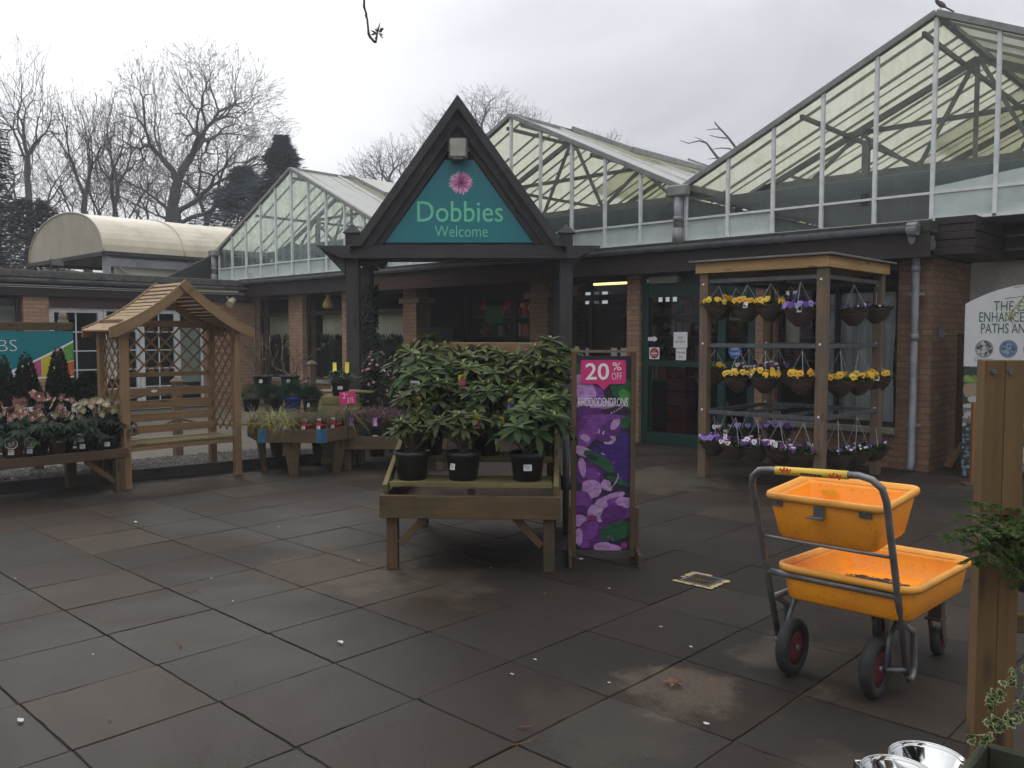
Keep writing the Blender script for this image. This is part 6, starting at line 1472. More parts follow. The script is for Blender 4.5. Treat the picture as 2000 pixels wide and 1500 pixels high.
def hellebore(px, X, seed, cols, nfl, label, pot=None, lab=None, tag=None, sc=1.0):
    p = onX(px, 875, X); t = thing('potted_hellebore', label, 'potted plant', (X, p.y, .407), 0, 'hellebores on the low left bench')
    part('pot', pot or pot_h_me, None, t); part('compost', soil_h_me, None, t)
    fo, fl = helle_meshes(seed, cols, nfl)
    for nm, me in (('foliage', fo), ('flowers', fl)): o = part(nm, me, None, t); o.location = (0, 0, .13); o.scale = (sc,)*3
    FZ = R(55)
    if lab: price_label(t, .088*math.sin(FZ), -.088*math.cos(FZ), .075, .05, .045, FZ, -.1)
    if tag == 'oct':
        g = MB(); q = [(.052*math.cos(R(22.5+45*k))*1.12, .052*math.sin(R(22.5+45*k))) for k in range(8)]; g.prism(q, .002, 'y', 0); g.prism([(x*.88, z*.86) for x, z in q], .001, 'y', -.0015, 1)
        rs = random.Random(seed)
        for k in range(16): a = rs.random()*6.3; r = .034*rs.random(); disc(g, (r*math.cos(a), -.002-.00002*k, r*math.sin(a)), .011, 6, 2+k % 2)
        o = part('picture_tag', g, [plain('cream_tag', (.74, .72, .5), .5), plain('dark_tag_picture', (.05, .05, .04), .5), plain('cream_flower_print', (.55, .52, .36), .5), plain('mauve_flower_print', (.28, .2, .19), .5)] if 'cream_tag' not in bpy.data.materials else [bpy.data.materials[k] for k in ('cream_tag', 'dark_tag_picture', 'cream_flower_print', 'mauve_flower_print')], t); o.location = (.12, -.06, .16); o.rotation_euler = (-.1, 0, FZ)
    if tag == 'rect':
        g = MB(); g.box((0, 0, 0), (.062, .002, .08)); g.box((0, -.0012, -.002), (.056, .001, .07), None, 1); o = part('picture_tag', g, [M['paper'], surf('pale_green_picture', (.42, .42, .25), (.3, .33, .16), 30, .5, 0)], t); o.location = (.10, -.08, .165); o.rotation_euler = (-.1, 0, FZ)
    return t
hellebore(28, -8.98, 1, (0, 1, 1), 9, 'peach flowered hellebore with cream octagonal tag at the left end of the front row', brown_pot_me, True, 'oct')
hellebore(64, -8.97, 2, (0, 0, 3), 7, 'hellebore with a darker octagonal tag, second in the front row', None, True, 'oct')
hellebore(112, -8.97, 3, (0, 2), 5, 'hellebore in a brown pot with grey green leaves hanging over the bench board', brown_pot_me)
hellebore(166, -8.97, 4, (2, 2, 1), 7, 'cream flowered hellebore with a rectangular picture tag and white price label', None, True, 'rect')
hellebore(214, -8.97, 5, (0, 1, 2), 10, 'leafy hellebore with blue green leaves at the right end of the front row', None, True, None, 1.05)
hellebore(20, -9.25, 6, (0, 1), 12, 'peach pink hellebore in the back row nearest the left edge', None, False, None, 1.1)
hellebore(78, -9.25, 7, (0, 3, 3), 14, 'tallest deep pink hellebore in the back row, standing above the others', None, False, None, 1.3)
hellebore(128, -9.25, 8, (0, 1, 0), 11, 'dusty pink hellebore in the back row between the tall one and the cream ones', None, False, None, 1.1)
hellebore(178, -9.24, 9, (1, 2, 2), 13, 'cream and green hellebore in the back row beside the arbour', None, False, None, 1.12)
hellebore(222, -9.22, 10, (0, 1, 2), 12, 'pinkish hellebore in the back row touching the arbour post', None, False, None, 1.1)
for px, w_ in ((15, .06), (55, .11), (120, .09), (150, .10)):
    p = onX(px, 800, -9.40); g = MB(); g.box((0, 0, 0), (.004, w_, .05)); g.box((0, 0, -.08), (.004, .008, .12))
    solo('bed_card', {15: 'small white card between hellebores at the left edge', 55: 'white and pink card strip behind the peach hellebores', 120: 'white card strip behind the dusty pink hellebores', 150: 'white card strip left of the cream and green hellebore'}[px], 'card', g, M['paper'], (p.x, p.y, p.z), 0, 'card strips among the hellebores')

# topiary behind: cones and a clipped ball on a back bench
bb = thing('back_bench', 'dark timber bench behind the hellebores carrying clipped evergreens', 'bench', (-9.95, 3.3, 0))
g = MB()
for k in range(5): g.box((-.2+k*.1, 0, .40), (.085, 1.7, .022))
part('slats', g, M['dark_bench'], bb)
for x, y in ((-.2, -.7), (.2, -.7), (-.2, .7), (.2, .7)):
    g = MB(); g.box((x, y, .195), (.07, .07, .39)); part('leg', g, M['dark_bench'], bb)
M['topiary'] = leafmat('clipped_evergreen_leaf', (.010, .022, .011), (.030, .048, .024), .55, .1, .3, 14)
def topiary(px, top_py, X, wid, label, kind, seed):
    p = onX(px, top_py, X); rs = random.Random(seed); zb = .56; Ht = p.z-zb
    t = thing('clipped_evergreen', label, 'topiary', (X, p.y, .412), 0, 'clipped evergreens behind the hellebores')
    part('pot', pot_s_me, None, t); g = MB(); g.tube([(0, 0, .12), (0, 0, .15+Ht*.85)], [.018, .006], 6); part('stem', g, M['bark'], t)
    g = MB(); n = 8500
    if kind == 'cone': g.lathe([(wid/2*.62*(1-k/10)**.8+.004, zb-.412+Ht*k/10*.96) for k in range(11)], 12)
    else: g.ball((0, 0, zb-.412+Ht/2), wid/2*.72, 12, 8)
    for k in range(n):
        if kind == 'cone': u = 1-math.sqrt(rs.random()); r = wid/2*(1-u)**.72*(.72+.34*rs.random()**.5)+.01; z = u*Ht; slope = .5
        else:
            d_ = rdir(rs); u = 0; r = wid/2*math.sqrt(max(0, 1-d_.z**2))*(.8+.25*rs.random()); z = Ht/2*(1+d_.z*.98); slope = d_.z
        a = rs.random()*2*PI; r *= 1+.07*math.sin(a*5+z*20); c = V(r*math.cos(a), r*math.sin(a), z+zb-.412)
        d = V(math.cos(a)*rs.uniform(.3, 1), math.sin(a)*rs.uniform(.3, 1), rs.uniform(-.1, .9)+slope*.5)+rdir(rs)*.4; d.normalize(); s_ = d.cross(rdir(rs)).normalized(); L = rs.uniform(.02, .036); w_ = L*.32
        g.poly([c, c+d*L*.5+s_*w_, c+d*L, c+d*L*.5-s_*w_], 0, True, rs.random()*.8+.2*(kind != 'cone'))
    part('foliage', g, M['topiary'], t)
topiary(4, 694, -10.0, .33, 'clipped evergreen cone cut in half by the left edge of the picture', 'cone', 1)
topiary(50, 690, -9.95, .37, 'whole clipped evergreen cone in front of the teal sign', 'cone', 2)
topiary(113, 679, -9.95, .34, 'clipped evergreen cone at the right of the teal sign', 'cone', 3)
topiary(176, 728, -9.95, .33, 'clipped round evergreen ball beside the arbour', 'ball', 4)

# teal shrubs sign board on posts
X = -10.6; pr_ = onX(143, 690, X)
sh_ = thing('shrubs_sign', 'teal sign board with white letters and coloured squares, cut by the left edge', 'sign', (X, pr_.y, 0))
zt, zb_ = 1.63, 1.09; Wd = 1.15
g = MB(); g.box((0, -Wd/2, (zt+zb_)/2), (.02, Wd, zt-zb_)); g.box((0, -Wd-.125, (zt+zb_)/2), (.019, .25, zt-zb_)); bd_ = part('board', g, M['teal'], sh_)
def onboard(pts, d): return [(.0105+d, -Wd+u, zb_+w_) for u, w_ in pts]     # u from the left end, w_ up from the bottom edge
g = MB()
yb0 = lambda u: .05+.36*max(0, (u-.40)/(Wd-.40))**1.15
def strip(lo, hi, u0, u1, mi, d):
    n = 6; us = [u0+(u1-u0)*k/n for k in range(n+1)]; g.poly(onboard([(u, lo(u)) for u in us]+[(u, hi(u)) for u in us[::-1]], d), mi)
Z_ = lambda u: 0.0
for k in range(8): strip(Z_, lambda u: yb0(u)+.022, .40+k*(Wd-.40)/8, .40+(k+1)*(Wd-.40)/8, 0, .001)
for k, (u0, u1, mi) in enumerate(((.58, .70, 1), (.70, .80, 6), (.80, .93, 2), (.93, 1.03, 3), (1.035, 1.15, 4))): strip(lambda u: yb0(u)*.5 if k in (3, 4) else .02, yb0, u0+.004, u1, mi, .002)
strip(lambda u: .02, lambda u: yb0(u)*.48, 1.035, 1.15, 5, .0022)
for k in range(8): a = k*PI/4; c = onboard([(.985, yb0(.985)*.75)], .003)[0]; g.beam(c, (c[0], c[1]+.045*math.cos(a), c[2]+.045*math.sin(a)), .001, .003, (1, 0, 0), 0)
for cu, cw, r in ((1.075, .29, .025), (1.075, .22, .018), (1.11, .25, .014), (1.10, .07, .03)):
    c = onboard([(cu, cw)], .003)[0]; n = 14
    for q in range(n): a, b_ = 2*PI*q/n, 2*PI*(q+1)/n; g.beam((c[0], c[1]+r*math.cos(a), c[2]+r*math.sin(a)), (c[0], c[1]+r*math.cos(b_), c[2]+r*math.sin(b_)), .001, .003, (1, 0, 0), 0)
part('coloured_band', g, [M['white_ink'], M['magenta'], plain('print_yellow', (.62, .50, .04), .5), plain('print_red', (.48, .035, .04), .5), plain('print_green', (.09, .33, .04), .5), plain('print_orange', (.58, .13, .02), .5), plain('print_rose', (.5, .1, .2), .5)], bd_)
tm = text_mb('SHRUBS', width=.72, height=.125, thin=-.022, depth=.001, align='RIGHT'); mb = MB(); S_ = onX(33, 676, X+.012)
mb.add(tm, Matrix.Translation((.0125, S_.y-pr_.y, 1.405)) @ Matrix.Rotation(PI/2, 4, 'Z')); part('lettering', mb, M['white_ink'], bd_)
g = MB(); g.box((.0, -Wd/2-.15, zt+.055), (.045, Wd+.30, .09)); part('top_rail', g, M['old_wood'], sh_, .004)
for yy in (-.085, -1.25):
    g = MB(); g.box((-.05, yy, .88), (.09, .09, 1.76)); g.lathe([(.045, 0), (.045, .05), (.035, .085), (.012, .105)], 12, (-.05, yy, 1.76)); part('post', g, surf('pale_grey_post', (.26, .23, .17), (.2, .18, .13), 6, .8, .1) if yy > -.5 else bpy.data.materials['pale_grey_post'], sh_, .004)

# ================================================================== grass planter (six sided) and its pots
PD_ = 9.55; pc = onD(572, 850, PD_); pc.z = 0; fh = V(FWD.x, FWD.y, 0).normalized(); PR = YAW+R(-3)
apo = .61; PCN = pc+fh*apo; pl = thing('grass_planter', 'six sided timber planter table on splayed legs with blue corner plates, full of grasses', 'planter', (PCN.x, PCN.y, 0), PR)
SD = .71; hexp = [(apo/math.cos(R(30))*math.cos(R(60*k-60-30+30)), apo/math.cos(R(30))*math.sin(R(60*k-60-30+30))) for k in range(6)]
M['blue_plate'] = surf('faded_blue_steel', (.03, .13, .24), (.02, .09, .17), 8, .5, .05)
zt, zb_ = .535, .385
for k in range(6):
    a, b_ = V(*hexp[k], 0), V(*hexp[(k+1) % 6], 0); d = (b_-a).normalized(); nr = V(d.y, -d.x, 0)
    g = MB(); g.beam(a+d*.006+V(0, 0, (zt+zb_)/2)-nr*.016, b_-d*.006+V(0, 0, (zt+zb_)/2)-nr*.016, .032, zt-zb_); part('side_board', g, M['old_wood'], pl, .003)
    pv = V(*hexp[k-1], 0); d0 = (a-pv).normalized(); n0 = V(d0.y, -d0.x, 0); g = MB(); zz = V(0, 0, (zt+zb_)/2)
    g.beam(a+zz+nr*.003, a+d*.085+zz+nr*.003, .004, zt-zb_+.004); g.beam(a-d0*.055+zz+n0*.003, a+zz+n0*.003, .004, zt-zb_+.004); part('corner_plate', g, M['blue_plate'], pl)
    # splayed tapered leg under the middle of each side
    m_ = (a+b_)/2; top = m_*.88; top.z = zb_; 
    for f_, sgn in ((-.05, -1), (.05, 1)):
        g = MB(); p0 = top+d*f_; p1 = m_*.80+d*f_*.35; w0, w1 = .085, .06
        i = len(g.v)
        for c_, w_ in ((p0, w0), (p1, w1)):
            for (u, q) in ((-1, -1), (1, -1), (1, 1), (-1, 1)): g.v.append(V(c_.x, c_.y, c_.z if c_ is p0 else 0)+d*u*w_/2+nr*q*.025)
        g.face([i+3, i+2, i+1, i]); g.face([i+4, i+5, i+6, i+7])
        for q in range(4): g.face([i+q, i+(q+1) % 4, i+4+(q+1) % 4, i+4+q])
        part('leg', g, M['old_wood'], pl, .003)
g = MB(); g.poly([(x*.97, y*.97, zb_+.03) for x, y in hexp]); g.poly([(x*.97, y*.97, zb_+.01) for x, y in hexp][::-1]); part('base_board', g, M['dark_bench'], pl)
PT = Matrix.Translation((PCN.x, PCN.y, 0)) @ Matrix.Rotation(PR, 4, 'Z')
M['grass_gold'] = leafmat('variegated_grass_blade', (.40, .36, .15), (.20, .22, .075), .5, .25, .3, 5)
M['grass_green'] = leafmat('green_grass_blade', (.06, .12, .03), (.16, .20, .06), .5, .25, .3, 5)
M['grass_bronze'] = leafmat('bronze_grass_blade', (.15, .08, .04), (.10, .09, .04), .5, .2, .3, 5)
def grass_mesh(seed, n, L, wd, flop):
    rs = random.Random(seed); g = MB()
    for k in range(n):
        a = rs.random()*2*PI; el = rs.uniform(.5, 1.45); ll = L*rs.uniform(.6, 1.1); p = V(.03*rs.random()*math.cos(a), .03*rs.random()*math.sin(a), 0); d = V(math.cos(a)*math.cos(el), math.sin(a)*math.cos(el), math.sin(el)); s_ = V(-math.sin(a), math.cos(a), 0); w_ = wd*rs.uniform(.6, 1.2); lv = rs.random()
        prev = (p-s_*w_/2, p+s_*w_/2); ns = 6
        for q in range(ns):
            d = (d+V(math.cos(a)*.12, math.sin(a)*.12, -flop*rs.uniform(.7, 1.3))).normalized(); p = p+d*ll/ns; ww = w_*(1-(q+1)/ns*.85); cur = (p-s_*ww/2, p+s_*ww/2)
            g.poly([prev[0], prev[1], cur[1], cur[0]], 0, True, lv); prev = cur
    return g
GR = {'gold': grass_mesh(1, 170, .34, .0065, .27).mesh('blades', [M['grass_gold']]), 'gold2': grass_mesh(2, 170, .33, .006, .24).mesh('blades', [M['grass_gold']]), 'green': grass_mesh(3, 150, .26, .005, .16).mesh('blades', [M['grass_green']]), 'bronze': grass_mesh(4, 190, .22, .004, .12).mesh('blades', [M['grass_bronze']]), 'mix': grass_mesh(5, 180, .34, .006, .26).mesh('blades', [M['grass_gold'], M['grass_green']])}
pr1 = pot_mb(.075, .13)
PMT = {'yellow': pr1.mesh('pot', [plain('yellow_pot', (.50, .38, .02), .4)]), 'red': pr1.mesh('pot', [plain('red_pot', (.45, .022, .015), .4)]), 'black': pr1.mesh('pot', [M['pot_black']]), 'blue': pot_mb(.11, .19).mesh('pot', [plain('blue_glazed_pot', (.012, .06, .32), .25)]), 'green': pr1.mesh('pot', [plain('green_pot', (.02, .09, .03), .45)])}
soil_p = soil_mb(.068, .11).mesh('compost', [M['soil']])
def grasspot(x, y, kind, potc, rot, label, sc=1.0, lab=True, tag=None, z=.452):
    p = PT @ V(x, y, z); t = thing('potted_grass', label, 'potted plant', p, PR, 'grasses in the six sided planter')
    part('pot', PMT[potc], None, t); part('compost', soil_p, None, t); o = part('blades', GR[kind], None, t); o.location = (0, 0, .11); o.rotation_euler = (0, 0, rot); o.scale = (sc*1.25,)*3
    if lab: price_label(t, .0, -.078, .095, .04, .035, 0, -.1)
    if tag: hang_tag(t, V(.0, -.06, .12), .05, .075, 0, tag, -.1)
M['tag_red'] = plain('red_tag_card', (.55, .05, .04), .45)
RT = [M['paper'], M['tag_red']]; YT = [M['tag_yellow'], M['tag_yellow']]
grasspot(-.52, -.30, 'gold', 'yellow', .2, 'golden grass at the left corner of the six sided planter, by the arbour post', 1.0, False, None)
grasspot(-.28, -.46, 'gold2', 'yellow', 1.2, 'golden grass second from the left with a yellow tag in its pot', 1.0, False, YT)
grasspot(-.08, -.46, 'gold', 'yellow', 2.6, 'golden grass in a yellow pot with a white price label', .95, True, YT)
grasspot(.13, -.46, 'bronze', 'red', 0, 'brown grass in the leftmost of three red pots', 1.0, True, RT)
grasspot(.29, -.42, 'bronze', 'red', 2, 'brown grass in the middle red pot with a tall tag', 1.0, True, RT)
grasspot(.42, -.30, 'bronze', 'red', 4, 'brown grass in the rightmost red pot', 1.0, True, RT)
grasspot(.50, -.02, 'mix', 'green', 3, 'big pale grass at the right corner of the planter in front of the price sign', 1.15, False, None)
grasspot(.22, -.14, 'green', 'black', 1, 'upright green grass in the middle of the planter', 1.1, False, None)
grasspot(-.30, -.12, 'gold2', 'black', 4, 'golden grass in the middle row on the left of the planter', 1.05, False, None)
grasspot(.0, -.16, 'bronze', 'black', 5, 'thin brown grass in the middle of the planter behind the red pots', 1.2, False, None)

# raised back tier with dwarf pines, blue pot, climbers
tier = thing('display_tier', 'dark timber tier behind the grass planter carrying pines and climbers', 'display', PT @ V(-.05, .55, 0), PR)
for z, y, dp in ((.62, 0, .45), (.86, .42, .4)):
    g = MB()
    for k in range(4): g.box((0, y-.15+k*.1, z), (1.35, .085, .022))
    part('shelf', g, M['mossy_wood'], tier, .002)
for x in (-.62, .62):
    for y, h_ in ((-.15, .6), (.55, .85)):
        g = MB(); g.box((x, y, h_/2), (.07, .07, h_)); part('leg', g, M['mossy_wood'], tier, .003)
TT = PT @ Matrix.Translation((-.05, .55, 0))
M['pine'] = leafmat('dwarf_pine_needles', (.012, .035, .016), (.03, .07, .035), .5, .1, .3)
def pine_mesh(seed, R_, n):
    rs = random.Random(seed); g = MB()
    for k in range(n):
        d = rdir(rs, -.1, 1); c = d*R_*rs.uniform(.3, .8); dd = (d+rdir(rs)*.5).normalized(); s_ = dd.cross(rdir(rs)).normalized(); L = rs.uniform(.05, .11); g.poly([c-s_*.0016, c+s_*.0016, c+dd*L], 0, False, rs.random())
    return g.mesh('needles', [M['pine']])
def shelfplant(px, zs, y, name, label, mk, pot, pz=.11, group='plants on the back tier'):
    # find local x on this shelf for the pixel
    best = min((((TT @ V(x/50, y, zs+.1)), x/50) for x in range(-40, 41)), key=lambda q: abs((1000+FPX*((q[0]-V(0, 0, H)).dot(RGT))/((q[0]-V(0, 0, H)).dot(FWD)))-px))
    p = TT @ V(best[1], y, zs+.012); t = thing(name, label, 'potted plant', p, PR, group); part('pot', pot, None, t); mk(t); return t
def mk_pine(seed, R_, n, z):
    def f(t): o = part('needles', pine_mesh(seed, R_, n), None, t); o.location = (0, 0, z)
    return f
shelfplant(532, .62, -.05, 'dwarf_pine', 'dwarf pine in a black pot on the tier, left of the blue pot', mk_pine(1, .19, 2600, .18), pot_s_me)
shelfplant(572, .62, -.12, 'dwarf_pine', 'dwarf pine with blue green needles in a bright blue pot', mk_pine(2, .20, 3000, .21), PMT['blue'])
shelfplant(607, .62, -.02, 'dwarf_pine', 'dwarf pine in a black pot on the tier, right of the blue pot', lambda t: (mk_pine(3, .17, 2200, .18)(t), price_label(t, .0, -.115, .09, .03, .05, 0)), pot_s_me)
shelfplant(492, .62, .0, 'dwarf_pine', 'shaded spiky plant next to the arbour post on the tier', mk_pine(4, .19, 900, .18), pot_s_me)
M['climber'] = surf('thin_climber_stem', (.17, .14, .10), (.09, .07, .05), 30, .8, .1); M['red_leaf'] = leafmat('young_red_leaf', (.20, .07, .04), (.12, .12, .04), .5, .2, .3)
def mk_climber(seed):
    def f(t):
        rs = random.Random(seed); g = MB(); lf = MB()
        price_label(t, .02, -.128, .12, .045, .045, 0, -.1); o = part('compost', soil_me, None, t)
        for k in range(6):
            a = rs.random()*6.3; x, y, z = .05*math.cos(a), .05*math.sin(a), .17; pts = [V(x, y, z)]; hd = V(rs.gauss(0, .5), rs.gauss(0, .3), 1.0)
            for q in range(8): hd = (hd+V(rs.gauss(0, .45), rs.gauss(0, .3), rs.gauss(.12, .3))).normalized(); pts.append(pts[-1]+hd*.085)
            g.tube(pts, [.006-.0005*q for q in range(9)], 5, cap=False)
            for p in pts[2:]:
                for q in range(2): leaf(lf, p, rdir(rs), V(0, 0, 1), .035, .016, rs.random())
                g.tube([p, p+rdir(rs)*.07], [.0025, .001], 3, cap=False)
        n = 20; g.tube([V(.12*math.cos(2*PI*k/n), .02, .40+.2*math.sin(2*PI*k/n)) for k in range(n+1)], .005, 5)
        for s in (-.09, .0, .09): g.tube([(s, 0, .15), (s*1.1, .01, .72)], .0045, 5)
        part('stems', g, M['climber'], t); part('leaves', lf, M['red_leaf'], t)
    return f
shelfplant(511, .86, .42, 'potted_climber', 'bare climbing plant in a big black pot beside the arbour post', mk_climber(5), pot_me)
shelfplant(566, .86, .42, 'potted_climber', 'bare climbing plant in a big black pot in front of the brick pier', mk_climber(9), pot_me)
# skimmia with yellow labels
def mk_skimmia(t):
    rs = random.Random(12); g = MB()
    for k in range(420):
        d = rdir(rs, -.1, 1); c = V(d.x*.19, d.y*.19, d.z*.11)*rs.uniform(.5, 1); leaf(g, c, d+rdir(rs)*.5, V(0, 0, 1), rs.uniform(.04, .065), .02, rs.random(), .12, .3)
    o = part('foliage', g, M['dark_leaf'], t); o.location = (0, 0, .18); g = MB()
    for k in range(22): d = rdir(rs, .2, 1); g.ball(V(d.x*.19, d.y*.19, d.z*.11+.19), .008, 6, 4)
    part('buds', g, M['rhodo_bud'], t)
    price_label(t, .02, -.118, .10, .06, .04, 0); price_label(t, -.09, -.085, .10, .025, .04, -.8)
    hang_tag(t, V(-.06, -.04, .29), .045, .12, .2, YT, -.25); hang_tag(t, V(.09, -.05, .28), .05, .13, -.1, YT, -.1)
sk = thing('potted_skimmia', 'dark evergreen shrub in a black pot with two bright yellow labels, above the price sign', 'potted plant', onD(665, 772, 10.6), YAW); part('pot', pot_me, None, sk); mk_skimmia(sk)
pst = thing('plant_pedestal', 'stacked weathered timber pedestal under the yellow labelled shrub', 'stand', (sk.location.x, sk.location.y, 0), YAW)
for k in range(int(sk.location.z/.12)+1):
    h_ = sk.location.z/(int(sk.location.z/.12)+1); g = MB(); g.box((0, .0, h_*(k+.5)), (.42-.02*(k % 2), .36, h_-.006)); part('layer', g, M['mossy_wood'], pst, .004)

# ================================================================== heather table
HD = 10.0; hp_ = onD(663, 864, HD); hp_.z = 0; HO = hp_+RGT*.62
ht = thing('heather_table', 'low timber table of heathers between grass planter and market cart', 'table', HO, YAW)
g = MB(); g.box((0, 0, .33), (1.26, .032, .15)); part('front_board', g, M['old_wood'], ht, .004)
g = MB(); g.box((-.61, .0, .325), (.035, .06, .16)); part('corner_plate', g, M['galv'], ht)
for s in (-1, 1):
    g = MB(); g.box((s*.61, .46, .33), (.03, .88, .148)); part('side_board', g, M['old_wood'], ht, .003)
g = MB()
for k in range(7): g.box((0, .09+k*.125, .345), (1.19, .11, .02))
part('slats', g, M['mossy_wood'], ht)
for x, y in ((-.54, .08), (.54, .08), (-.54, .85), (.54, .85)):
    g = MB(); g.box((x, y, .165), (.08, .08, .33)); part('leg', g, M['dark_bench'], ht, .004)
HT = Matrix.Translation(HO) @ Matrix.Rotation(YAW, 4, 'Z')
M['heather'] = leafmat('heather_foliage', (.075, .055, .04), (.05, .065, .03), .7, .15, .2, 20); M['heather_fl'] = leafmat('heather_bloom', (.40, .13, .26), (.55, .28, .38), .7, .1, .2, 20)
def heather_mesh(seed):
    rs = random.Random(seed); g = MB(); h = MB()
    for k in range(420):
        a = rs.random()*6.3; el = rs.uniform(.5, 1.5); d = V(math.cos(a)*math.cos(el), math.sin(a)*math.cos(el), math.sin(el)); p = V(.05*rs.random()*math.cos(a), .05*rs.random()*math.sin(a), 0); L = rs.uniform(.12, .24); e = p+d*L; g.tube([p, e], [.002, .0015], 3, cap=False, lv=rs.random())
        for q in range(9): c = p+d*L*(.25+.75*q/9); dd = (d+rdir(rs)*1.2).normalized(); s_ = dd.cross(rdir(rs)).normalized()*.002; g.poly([c-s_, c+s_, c+dd*.02], 0, False, rs.random())
        if rs.random() < .5 and el > .8:
            for q in range(5): c = e-d*.012*q+rdir(rs)*.005; s_ = rdir(rs)*.005; u = rdir(rs)*.005; h.poly([c-s_, c+u, c+s_, c-u], 0, False, rs.random())
    return g.mesh('foliage', [M['heather']]), h.mesh('flowers', [M['heather_fl']])
HTH = [heather_mesh(1), heather_mesh(2)]
LT = [M['tag_purple'], plain('lilac_pink_print', (.58, .34, .55), .5)]
for i, (x, y, lab, tag, lb) in enumerate(((-.50, .13, 1, 1, 'heather with a lilac tag at the left corner of the heather table'), (-.22, .12, 1, 1, 'heather with a bright lilac tag, second in the front row'), (.08, .12, 0, 0, 'heather in the front row hidden partly by the market cart'), (-.40, .40, 0, 0, 'pink topped heather in the second row behind the lilac tags'), (-.10, .42, 0, 0, 'pink topped heather in the second row next to the cart'), (-.28, .68, 0, 0, 'heather at the back of the table in front of the dark flowering shrub'))):
    p = HT @ V(x, y, .357); t = thing('potted_heather', lb, 'potted plant', p, YAW, 'heathers on the low table'); part('pot', pot_h_me, None, t); part('compost', soil_h_me, None, t)
    for nm, me in zip(('foliage', 'flowers'), HTH[i % 2]): o = part(nm, me, None, t); o.location = (0, 0, .11); o.rotation_euler = (0, 0, i*1.1); o.scale = (1.05,)*3
    if lab: price_label(t, .01, -.092, .04, .055, .035, 0)
    if tag: hang_tag(t, V(.02, -.13, .17), .055, .10, .2, LT, -.15)
# 2 for 15 price sign on a stick
pc_ = onD(679, 777, 9.75); ps = thing('price_sign', 'small magenta price sign reading 2 for £15 on a thin stake', 'sign', (pc_.x, pc_.y, .4), YAW+R(8))
zc = pc_.z-.4; g = MB(); g.box((0, 0, zc), (.178, .004, .145), Matrix.Rotation(R(-5), 3, 'Y')); part('card', g, M['magenta'], ps)
mb = MB(); rt = Matrix.Rotation(R(-5), 4, 'Y')
mb.add(text_mb('2', height=.062, size=1, width=.030, thin=-.008), T(-.038, -.003, zc-.006, ry=R(-5))); mb.add(text_mb('for', width=.026, height=.026, thin=-.012), T(-.005, -.003, zc+.028, ry=R(-5))); mb.add(text_mb('£15', width=.064, height=.058, thin=-.008), T(.032, -.003, zc-.052, ry=R(-5))); part('lettering', mb, M['white_ink'], ps)
g = MB(); g.tube([(0, .006, -.02), (0, .006, zc-.05)], .005, 6); part('stake', g, M['black'], ps)

# dark flowering shrub and ivy on the second left porch post
M['ivy'] = leafmat('dark_ivy_leaf', (.010, .020, .009), (.026, .044, .018), .45, .1, .35); M['pink_fl'] = leafmat('small_pink_flower', (.42, .16, .20), (.60, .36, .36), .6, .2, .2)
g = MB(); rs = random.Random(31)
PM4 = Matrix.Translation(PO) @ Matrix.Rotation(YAW, 4, 'Z')
c0 = PM4 @ V(-1.46, .95, 0); iv = thing('ivy', 'dark ivy covering the second left porch post', 'climbing plant', c0, YAW)
for k in range(2600):
    f = rs.randint(0, 3); u = rs.uniform(-.13, .13); z = rs.random()*2.35; o_ = .10+.05*rs.random(); a = f*PI/2; p = V(math.cos(a)*o_-math.sin(a)*u, math.sin(a)*o_+math.cos(a)*u, z); leaf(g, p, V(math.cos(a)*.5, math.sin(a)*.5, -.6)+rdir(rs)*.6, V(math.cos(a), math.sin(a), .2), rs.uniform(.035, .06), rs.uniform(.028, .045), rs.random(), .1, .3)
part('foliage', g, M['ivy'], iv); g = MB(); g.tube([(.1, -.1, 0), (.11, -.1, 1.2), (.1, -.11, 2.3)], .012, 6); part('stem', g, M['bark'], iv)
for (px, D, hh, wd, n, label) in ((735, 11.2, 1.34, .42, 2600, 'dark evergreen shrub dotted with small pink flowers left of the market cart'), (772, 11.6, 1.15, .4, 1800, 'dark shrub with pink flowers half hidden behind the tallest left rhododendron')):
    p = onD(px, 655, D); t = thing('flowering_shrub', label, 'shrub', (p.x, p.y, 0), 0, 'dark pink flowered shrubs'); g = MB(); h = MB(); rs = random.Random(px)
    part('pot', pot_me, None, t)
    for k in range(n):
        d = rdir(rs, -.9, 1); r = rs.uniform(.4, 1.0); c = V(d.x*wd/2*r*1.1, d.y*wd/2*r*1.1, hh*.55+d.z*hh*.47*r); leaf(g, c, d+rdir(rs)*.7, V(0, 0, 1), rs.uniform(.045, .075), rs.uniform(.02, .03), rs.random(), .12, .4)
        if k % 32 == 0:
            c = V(d.x*wd/2*1.12, d.y*wd/2*1.12, hh*.55+d.z*hh*.49); u = d.orthogonal().normalized(); w_ = d.cross(u)
            for q in range(6): a = q*PI/3; h.poly([c, c+(u*math.cos(a-.4)+w_*math.sin(a-.4))*.016+d*.006, c+(u*math.cos(a)+w_*math.sin(a))*.024+d*.008, c+(u*math.cos(a+.4)+w_*math.sin(a+.4))*.016+d*.006], 0, True, rs.random())
    part('foliage', g, M['ivy'], t); part('flowers', h, M['pink_fl'], t); g = MB(); g.tube([(0, 0, .15), (0, 0, hh*.6)], .02, 6); part('stem', g, M['bark'], t)

